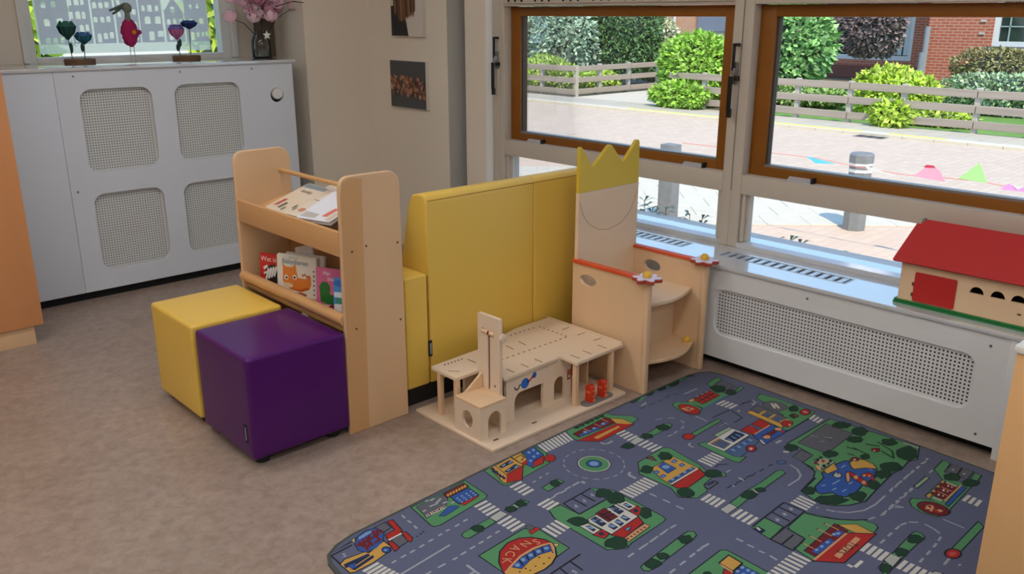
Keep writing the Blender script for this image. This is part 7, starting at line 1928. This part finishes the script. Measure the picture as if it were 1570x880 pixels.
st('ground_garden', (3.76, 60, -40, 70, ZG-.2, ZG-.012), SOIL)
st('ground_back', (-30, 3.76, 5.7, 60, ZG-.2, ZG-.012), GRASSM)
st('plaza', (3.76, 9.02, -6, 14, ZG-.1, ZG), PINKN)
st('road', (9.0, 14.02, -30, 60, ZG-.1, ZG), PINK)
st('sidewalk', (14.26, 15.35, -30, 60, ZG-.1, ZG+.03), SIDEW)
st('driveway', (15.35, 21.5, 11.6, 14.5, ZG-.1, ZG+.02), SLAB)
st('lawn', (15.4, 22.8, -8, 9.5, ZG-.1, ZG-.005), GRASSM)
# pale slabs laid on the diagonal between the plaza and the road, each one built
sb = empty('paving', (8.0, 4, ZG), kind='structure')
bm = bmesh.new(); bx(bm, -.1985, .1985, -.1985, .1985, -.002, .012, .004, 1); mslab = bpy.data.meshes.new('slab'); bm.to_mesh(mslab); bm.free(); mslab.materials.append(SLAB)
for i in range(8):
    for j in range(-9, 14):
        t = .2+i*.4; s = j*.4+(.2 if i % 2 else 0)
        x, y = 7.62+.7071*(t-s), 3.80+.7071*(t+s)
        if x > 8.95 or x < 5.2 or y < .6 or y > 8.2: continue
        o = bpy.data.objects.new('slab', mslab); o.location = (x-8.0, y-4, .001*math.sin(i*7.3+j*3.1)); o.rotation_euler = (0, 0, math.pi/4); COL.objects.link(o); o.parent = sb
# kerb with yellow stripes and the drain
kb = empty('kerb', (14.14, 8, ZG), kind='structure')
me0 = None
for j in range(46):
    y = -2+j*.5
    if me0 is None: me0 = box('kerb_stone', (14.02, 14.26, y, y+.495, ZG-.05, ZG+.05), SLAB, kb, bev=.006, seg=1, smooth=False)
    else: o = me0.copy(); COL.objects.link(o); o.location = (0, j*.5, 0)
for a, c in ((9.35, 11.75), (6.72, 9.2), (5.35, 6.28)):
    tag(box('yellow_stripe', (14.08, 14.2, a, c, ZG+.050, ZG+.053), YPAINT, kb), label='yellow painted kerb stripe')
dr = empty('drain_grate', (13.95, 6.45, ZG), label='dark street drain with three square openings at the kerb', cat='drain')
box('drain_frame', (13.78, 14.01, 6.20, 6.70, ZG, ZG+.006), GREYP, dr)
for k in range(3): box('drain_opening', (13.80, 13.99, 6.225+k*.16, 6.345+k*.16, ZG+.006, ZG+.009), BLK, dr)

# bollards
CONC = mat('grey recycled post', (132, 134, 134), .8, noise=(14, .10))
bl = empty('bollard', (7.66, 3.61, ZG), label='grey octagonal bollard with two white bands in front of the right window', cat='bollard')
def octo(bm, c, r0, r1, z0, z1): tube(bm, (c[0], c[1], z0), (c[0], c[1], z1), r0, r1, 8)
for nm, r0, r1, z0, z1, m in (('post', .104, .104, 0, .54, CONC), ('band', .109, .109, .535, .562, WHITE), ('post_ring', .103, .103, .562, .60, CONC), ('band', .109, .109, .598, .622, WHITE), ('cap', .112, .112, .622, .69, CONC), ('cap_top', .112, .092, .69, .706, CONC)):
    bm = bmesh.new(); octo(bm, (7.66, 3.61), r0, r1, ZG+z0, ZG+z1); done(nm, bm, m, bl)
b2 = empty('bollard', (6.59, 5.0, ZG), label='plain wide grey post seen through the low pane beside the crown', cat='bollard')
bm = bmesh.new(); bx(bm, 6.53, 6.65, 4.86, 5.02, ZG, ZG+.75, .01); done('post', bm, CONC, b2, smooth=True)
bm = bmesh.new(); bx(bm, 6.50, 6.68, 4.83, 5.05, ZG, ZG+.06, .02); done('foot', bm, CONC, b2, smooth=True)

# flags on a red cord
FX = 6.85
cord = [(FX, 5.0, .33), (FX, 3.62, .345), (FX, 3.3, .318), (FX, 2.9, .300), (FX, 2.62, .315), (FX, 2.3, .325), (FX, 2.0, .30), (FX, 1.6, .29), (FX, .6, .33)]
bm = bmesh.new()
for a, c in zip(cord, cord[1:]): tube(bm, a, c, .003, n=6)
tag(done('flag_cord', bm, mat('red cord', (244, 150, 140), .7)), 'thin red cord carrying the small pennants outside the window', 'cord')
def flag(label, pts, c, c2=None, p2=None):
    mm = mat('pennant %d %d %d' % c, c, .6)
    M = frame_mat((FX, 0, 0), (0, -1, 0), (0, 0, 1))
    o = plate('pennant', [pts], .003, M, mm)
    if c2:
        plate('pennant_fold', [p2], .002, frame_mat((FX-.004, 0, 0), (0, -1, 0), (0, 0, 1)), mat('pennant %d %d %d' % c2, c2, .6), o)
    tag(o, label, 'pennant', 'pennants on the red cord')
flag('turquoise pennant fluttering on the cord, leftmost one', [(-3.72, .352), (-3.44, .318), (-3.62, .300), (-3.665, .322)], (110, 226, 248))
flag('white pennant fluttering just beside the bollard', [(-3.20, .335), (-2.93, .285), (-3.16, .296)], (240, 240, 236))
flag('pink pennant with a red folded tip', [(-2.80, .300), (-2.555, .285), (-2.60, .36), (-2.66, .395), (-2.71, .385)], (252, 184, 206), (226, 60, 90), [(-2.735, .378), (-2.64, .385), (-2.66, .40), (-2.71, .398)])
flag('light green pennant blown upright', [(-2.47, .325), (-2.26, .318), (-2.335, .46)], (190, 246, 160))
flag('lilac pink folded pennant, rightmost one', [(-2.17, .285), (-1.94, .290), (-1.985, .335), (-2.05, .31), (-2.12, .335)], (244, 176, 236), (250, 240, 250), [(-2.085, .322), (-2.02, .322), (-2.05, .298)])

# leaves
def leafcloud(n, size, r, seed, shape, asp=.5):
    """n folded leaves scattered through an ellipsoid-ish volume given by shape(dirs, u) -> points; returns a mesh"""
    g = np.random.default_rng(seed)
    d = g.normal(size=(n, 3)); d /= np.linalg.norm(d, axis=1)[:, None]
    p = shape(d, g)
    ax = g.normal(size=(n, 3))*.7+d*.6; ax[:, 2] -= .15; ax /= np.linalg.norm(ax, axis=1)[:, None]
    nn = g.normal(size=(n, 3))*.6+d+np.array((0, 0, .5)); s = np.cross(ax, nn); s /= np.linalg.norm(s, axis=1)[:, None]
    L = size*(.6+.8*g.random(n))[:, None]
    v = np.stack([p, p+ax*L*.5+s*L*asp*.5, p+ax*L, p+ax*L*.5-s*L*asp*.5], 1).reshape(-1, 3)
    f = np.arange(n*4).reshape(-1, 4)
    me = bpy.data.meshes.new('foliage'); me.vertices.add(n*4); me.vertices.foreach_set('co', v.ravel())
    me.loops.add(n*4); me.loops.foreach_set('vertex_index', f.ravel()); me.polygons.add(n); me.polygons.foreach_set('loop_start', np.arange(n)*4)
    me.polygons.foreach_set('material_index', g.integers(0, 3, n)); me.update(); me.validate(); return me
def leafm(c, k):
    cc = tuple(max(0, min(255, int(v*k))) for v in c); return mat('leaf %d %d %d' % cc, cc, .5)
def bush(name, x, y, rx, ry, z1, col, label, cat, n=2600, size=.16, z0=ZG, seed=1, group='shrubs and trees behind the wooden fence', asp=.5, cone=0.0, stems=3):
    t = empty(name, (x, y, z0), label=label, cat=cat, group=group)
    zc, rz = (z0+z1)/2, (z1-z0)/2
    lumps = np.random.default_rng(seed).normal(size=(14, 3)); lumps /= np.linalg.norm(lumps, axis=1)[:, None]
    def shape(d, g):
        rr_ = .80+.22*np.max(np.clip(d @ lumps.T, 0, 1)**6, axis=1)-.10*g.random(len(d))**2
        p = d*rr_[:, None]*np.array((rx, ry, rz)); 
        if cone: p[:, :2] *= (1-cone*(p[:, 2:3]/rz+1)/2)
        return p+np.array((x, y, zc))
    me = leafcloud(n, size, 1, seed, shape, asp)
    f = domesh('foliage', me, [leafm(col, 1.0), leafm(col, .82), leafm(col, 1.15)], t); f['kind'] = 'stuff'
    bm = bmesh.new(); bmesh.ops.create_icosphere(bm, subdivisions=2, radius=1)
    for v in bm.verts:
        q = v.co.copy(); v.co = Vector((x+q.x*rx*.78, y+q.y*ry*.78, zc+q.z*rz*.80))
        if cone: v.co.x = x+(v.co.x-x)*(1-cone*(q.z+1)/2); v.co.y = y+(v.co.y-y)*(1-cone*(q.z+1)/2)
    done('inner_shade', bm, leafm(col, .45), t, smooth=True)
    bm = bmesh.new()
    for k in range(stems): tube(bm, (x+.05*k, y+.06*(k-1), z0), (x+rx*.3*math.cos(k*2.2), y+ry*.3*math.sin(k*2.2), zc), .03, .015, 6)
    done('stem', bm, mat('bark', (96, 80, 64), .9), t)
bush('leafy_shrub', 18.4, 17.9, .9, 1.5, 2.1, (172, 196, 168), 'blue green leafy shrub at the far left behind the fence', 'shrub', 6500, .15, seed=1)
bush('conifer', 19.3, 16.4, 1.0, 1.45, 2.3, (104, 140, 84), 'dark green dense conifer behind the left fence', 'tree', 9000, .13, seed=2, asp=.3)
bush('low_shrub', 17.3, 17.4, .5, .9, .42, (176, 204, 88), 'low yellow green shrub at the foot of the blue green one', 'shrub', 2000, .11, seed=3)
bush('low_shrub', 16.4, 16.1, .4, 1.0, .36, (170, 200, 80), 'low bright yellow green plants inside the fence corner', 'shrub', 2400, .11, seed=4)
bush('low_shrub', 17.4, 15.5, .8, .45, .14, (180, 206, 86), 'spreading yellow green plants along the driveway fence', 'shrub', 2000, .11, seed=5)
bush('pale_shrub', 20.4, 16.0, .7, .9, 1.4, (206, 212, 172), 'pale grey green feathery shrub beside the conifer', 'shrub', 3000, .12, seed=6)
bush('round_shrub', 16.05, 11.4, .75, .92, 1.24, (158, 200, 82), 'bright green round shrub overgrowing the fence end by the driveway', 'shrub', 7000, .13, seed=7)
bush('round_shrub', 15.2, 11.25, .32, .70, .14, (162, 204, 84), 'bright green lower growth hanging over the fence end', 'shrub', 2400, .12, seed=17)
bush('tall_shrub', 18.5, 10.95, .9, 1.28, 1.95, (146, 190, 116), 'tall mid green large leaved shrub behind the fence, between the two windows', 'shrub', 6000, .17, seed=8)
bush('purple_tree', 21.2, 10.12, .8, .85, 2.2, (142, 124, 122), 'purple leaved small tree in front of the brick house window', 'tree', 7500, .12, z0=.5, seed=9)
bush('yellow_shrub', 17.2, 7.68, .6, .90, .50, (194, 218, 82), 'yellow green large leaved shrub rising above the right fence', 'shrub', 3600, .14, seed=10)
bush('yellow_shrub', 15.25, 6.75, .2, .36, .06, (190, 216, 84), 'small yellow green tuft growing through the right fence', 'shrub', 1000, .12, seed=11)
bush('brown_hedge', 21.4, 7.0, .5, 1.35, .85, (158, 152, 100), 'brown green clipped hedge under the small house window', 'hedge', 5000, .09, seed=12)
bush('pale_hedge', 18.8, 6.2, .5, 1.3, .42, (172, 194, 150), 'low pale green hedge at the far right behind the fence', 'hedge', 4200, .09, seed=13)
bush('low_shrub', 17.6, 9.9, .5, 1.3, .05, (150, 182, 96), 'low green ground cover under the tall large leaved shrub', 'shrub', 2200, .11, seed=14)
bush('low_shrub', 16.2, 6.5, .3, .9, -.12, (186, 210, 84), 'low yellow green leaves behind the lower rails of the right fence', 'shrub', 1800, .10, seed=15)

# fences: every rail and post is a part
FW = mat('weathered fence wood', (168, 154, 140), .9, grain=(8, .8, 12, .12)); FW2 = mat('weathered fence wood crosswise', (168, 154, 140), .9, grain=(.8, 8, 12, .12)); FPM = mat('pale fence post', (190, 180, 166), .9)
def fence(name, label, y0, y1, x, posts, zs, cuts):
    f = empty(name, (x, (y0+y1)/2, ZG), label=label, cat='fence')
    for z in zs:
        ed = [y0]+cuts+[y1]
        for a, c in zip(ed, ed[1:]):
            bm = bmesh.new(); bx(bm, x-.025, x+.012, a+.008, c-.008, z-.064, z+.064, .006, 1)
            for v in bm.verts: v.co.z += .012*math.sin(v.co.y*1.7+z*9)
            done('rail', bm, FW, f)
    for p in posts:
        box('post', (x+.013, x+.11, p-.045, p+.045, ZG, zs[0]+.085), FPM, f, bev=.01, seg=1, smooth=False)
fence('garden_fence', 'grey three rail wooden fence along the road in the right window', -3.0, 11.6, 15.3, [10.75, 9.68, 8.63, 7.59, 6.62, 5.41, 4.3, 3.2, 2.1, 1.0, 0, -1.1, -2.4], (.275, .022, -.235), [1.0, 3.2, 5.41, 7.59, 9.68])
f = fence('garden_fence', 'grey three rail wooden fence along the road in the left window', 14.5, 24, 15.5, [14.55, 15.7, 16.9, 18.1, 19.3, 20.5, 21.7, 23.3], (.262, .0, -.272), [16.9, 19.3])
f2 = empty('garden_fence', (18, 14.95, ZG), label='grey three rail wooden fence running back beside the driveway', cat='fence')
for z in (.262, .0, -.272):
    for a, c in ((15.55, 17.6), (17.6, 19.8), (19.8, 22.5)): box('rail', (a+.01, c-.01, 14.56, 14.60, z-.062, z+.062), FW2, f2, bev=.005, seg=1, smooth=False)
for p in (16.5, 17.6, 18.8, 19.8, 21.0): box('post', (p-.045, p+.045, 14.605, 14.70, ZG, .35), FPM, f2, bev=.01, seg=1, smooth=False)

# brick house with a set back wing
BRW = brickmat('orange red brick', (190, 104, 76), (176, 92, 66), (196, 150, 128), 1.0, mort=.012, bw=.22, rh=.075, wall=1)
BRD = brickmat('orange red brick side', (190, 104, 76), (176, 92, 66), (196, 150, 128), 1.0, mort=.012, bw=.22, rh=.075, wall=0)
hs = empty('brick_house', (26, 8, ZG), label='orange red brick house with white window frames behind the gardens', cat='house')
def wallholes(name, x, y0, y1, z0, z1, holes, m, parent):
    return plate(name, [[(-y1, z0), (-y0, z0), (-y0, z1), (-y1, z1)]]+[[(-b_, c), (-a, c), (-a, d), (-b_, d)] for a, b_, c, d in holes], .25, frame_mat((x+.25, 0, 0), (0, -1, 0), (0, 0, 1)), m, parent, smooth=False)
wallholes('front_wall', 24.0, 1.0, 9.95, ZG, 4.2, [(5.6, 8.36, .74, 2.2)], BRW, hs)
wallholes('wing_wall', 27.0, 10.0, 17.0, ZG, 4.2, [(11.6, 14.6, .16, 2.3)], BRW, hs)
box('side_wall', (24.25, 27.25, 9.70, 9.95, ZG, 4.2), BRD, hs)
box('side_wall', (24.25, 34, 1.0, 1.25, ZG, 4.2), BRD, hs)
box('side_wall', (27.25, 34, 16.75, 17.0, ZG, 4.2), BRD, hs)
box('roof', (23.6, 34, .6, 17.4, 4.2, 4.4), mat('grey roof tiles', (120, 116, 114), .8), hs)
DG = mat('dark window glass', (40, 52, 52), .08, spec=.9); CUR = mat('pale curtain', (206, 216, 214), .9)
w = bmesh.new()
for a in ((24.02, 24.14, 5.6, 8.36, .74, .86), (24.02, 24.14, 5.6, 8.36, 2.08, 2.2), (24.02, 24.14, 8.24, 8.36, .86, 2.08), (24.02, 24.14, 5.6, 5.72, .86, 2.08)): bx(w, *a)
wf = done('window', w, WHITE, hs); box('pane', (24.10, 24.13, 5.7, 8.26, .84, 2.1), DG, wf)
mb = bmesh.new()
for k in range(5): bx(mb, 24.06, 24.09, 8.0-k*.42, 8.03-k*.42, .86, 2.08)
bx(mb, 24.06, 24.09, 5.72, 8.24, 1.20, 1.23); bx(mb, 24.06, 24.09, 5.72, 8.24, 1.6, 1.63); done('glazing_bar', mb, mat('grey green lead', (150, 170, 162), .6), wf)
box('window_sill', (23.9, 24.1, 5.5, 8.5, .62, .74), mat('grey stone sill', (110, 112, 120), .8), hs)
w = bmesh.new()
for a in ((27.02, 27.14, 11.6, 14.6, .16, .30), (27.02, 27.14, 11.6, 14.6, 2.18, 2.3), (27.02, 27.14, 11.6, 11.72, .3, 2.2), (27.02, 27.14, 14.48, 14.6, .3, 2.2)): bx(w, *a)
wf = done('window', w, WHITE, hs); box('pane', (27.10, 27.13, 11.7, 14.5, .28, 2.2), DG, wf)
cu_ = bmesh.new()
for k in range(4): bx(cu_, 27.06, 27.09, 11.74+k*.18, 11.88+k*.18, .32, 2.18, .02)
done('curtain', cu_, CUR, wf)
box('plinth_band', (26.9, 27.0, 10.0, 17.0, ZG, -.02), mat('red brown plinth', (128, 76, 66), .85), hs)
cyl('drain_pipe', (23.93, 9.93, ZG), (23.93, 9.93, 1.20), .07, mat('grey pipe', (150, 156, 160), .6), hs); cyl('drain_pipe', (23.93, 9.98, ZG), (23.93, 9.98, .55), .09, mat('grey pipe', (150, 156, 160), .6), hs)
for z in (1.32, 1.02): box('wall_anchor', (23.97, 24.0, 8.55, 8.68, z, z+.05), mat('pale anchor', (196, 190, 184), .7), hs)
# farther houses in the left window
h2 = empty('brick_house', (32, 22, ZG), label='pale orange brick gable with a white garage seen between the green shrubs', cat='house')
box('gable_wall', (30, 36, 21.65, 24.4, ZG, 4.5), brickmat('pale orange brick', (206, 150, 112), (196, 138, 104), (206, 176, 150), 1.0, mort=.012, bw=.22, rh=.075, wall=1), h2)
cyl('drain_pipe', (29.93, 22.6, ZG), (29.93, 22.6, 4.5), .06, WHITE, h2)
box('garage_wall', (30.3, 36, 16.5, 21.6, ZG, .86), WHITE, h2); box('garage_roof', (30.1, 36.2, 16.3, 21.62, .86, 1.5), mat('slate roof', (128, 136, 150), .7), h2)
h3 = box('far_house', (30, 37, 26.5, 36, ZG, 4.6), brickmat('pale far brick', (214, 160, 120), (204, 150, 112), (206, 176, 150), 1.0, mort=.012, bw=.22, rh=.075, wall=1)); 
hx = empty('brick_house', (33, 31, ZG), label='pale orange brick house at the far left edge of the left window', cat='house'); h3.name = 'front_wall'; h3.parent = hx; h3.location = h3.location-Vector((33, 31, ZG))
bm = bmesh.new(); q = [(29.7, 4.6), (37.3, 4.6), (33.5, 7.2)]
a = [bm.verts.new((x, 26.2, z)) for x, z in q]; c = [bm.verts.new((x, 36.3, z)) for x, z in q]; bm.faces.new(a); bm.faces.new(c[::-1])
for i in range(3): bm.faces.new((a[i], a[(i+1) % 3], c[(i+1) % 3], c[i]))
done('roof', bm, mat('grey roof tiles', (120, 116, 114), .8), hx)
# garden behind the film window: bright shrubs, and a pale house added to brighten the film
ph = empty('added_backdrop_house', (4, 17, ZG), label='pale house added behind the film window as a bright backdrop', cat='house')
box('front_wall', (-3, 12, 16, 16.3, ZG, 4.5), mat('pale render', (232, 228, 216), .85), ph); box('roof', (-3.4, 12.4, 15.8, 20, 4.5, 4.7), mat('grey roof tiles', (120, 116, 114), .8), ph)
box('side_wall', (-3, -2.7, 16.3, 20, ZG, 4.5), mat('pale render', (232, 228, 216), .85), ph); box('side_wall', (11.7, 12, 16.3, 20, ZG, 4.5), mat('pale render', (232, 228, 216), .85), ph)
bush('garden_shrub', 2.0, 9.0, .55, .7, 2.6, (186, 204, 70), 'yellow green shrub behind the left edge of the film window', 'shrub', 900, .22, seed=30, group='shrubs behind the film window', stems=1)
bush('garden_shrub', 4.55, 9.2, .55, .7, 2.6, (186, 204, 70), 'yellow green shrub behind the right edge of the film window', 'shrub', 900, .22, seed=31, group='shrubs behind the film window', stems=1)
bush('garden_shrub', 3.3, 8.2, 1.6, .5, .62, (170, 190, 84), 'low green border seen under the film of the back window', 'shrub', 1500, .18, seed=32, group='shrubs behind the film window', stems=1)
# sprigs just outside the right window
SPR = [leafm((112, 130, 92), 1.0), leafm((112, 130, 92), .8), leafm((112, 130, 92), 1.2)]
for k, (y, zt) in enumerate(((3.01, .53), (2.95, .50), (2.86, .51), (2.70, .50), (2.62, .49), (2.10, .47), (2.05, .46), (1.93, .44), (1.84, .445), (1.62, .44), (1.55, .425), (1.40, .43))):
    t = empty('green_sprig', (3.80, y, ZG), label='thin green sprig outside the low panes, only its leaf tips showing', cat='plant', group='sprigs outside the low panes')
    bm = bmesh.new(); tube(bm, (3.80, y, ZG), (3.80, y, zt-.02), .004, .002, 6); done('stem', bm, STEMM, t)
    g = np.random.default_rng(60+k)
    for i in range(12):
        a = g.uniform(0, 6.28); L = g.uniform(.05, .10); z = zt-.03-.03*(i//3)
        bm = bmesh.new(); d = Vector((math.cos(a), math.sin(a), 0)); s = Vector((-d.y, d.x, 0))*.010; p0 = Vector((3.80, y, z))
        pts = [p0, p0+d*L*.5+Vector((0, 0, .022)), p0+d*L+Vector((0, 0, .012))]
        v = [bm.verts.new(pts[0]), bm.verts.new(pts[1]+s), bm.verts.new(pts[2]), bm.verts.new(pts[1]-s)]
        bm.faces.new(v); done('leaf', bm, SPR[i % 3], t)
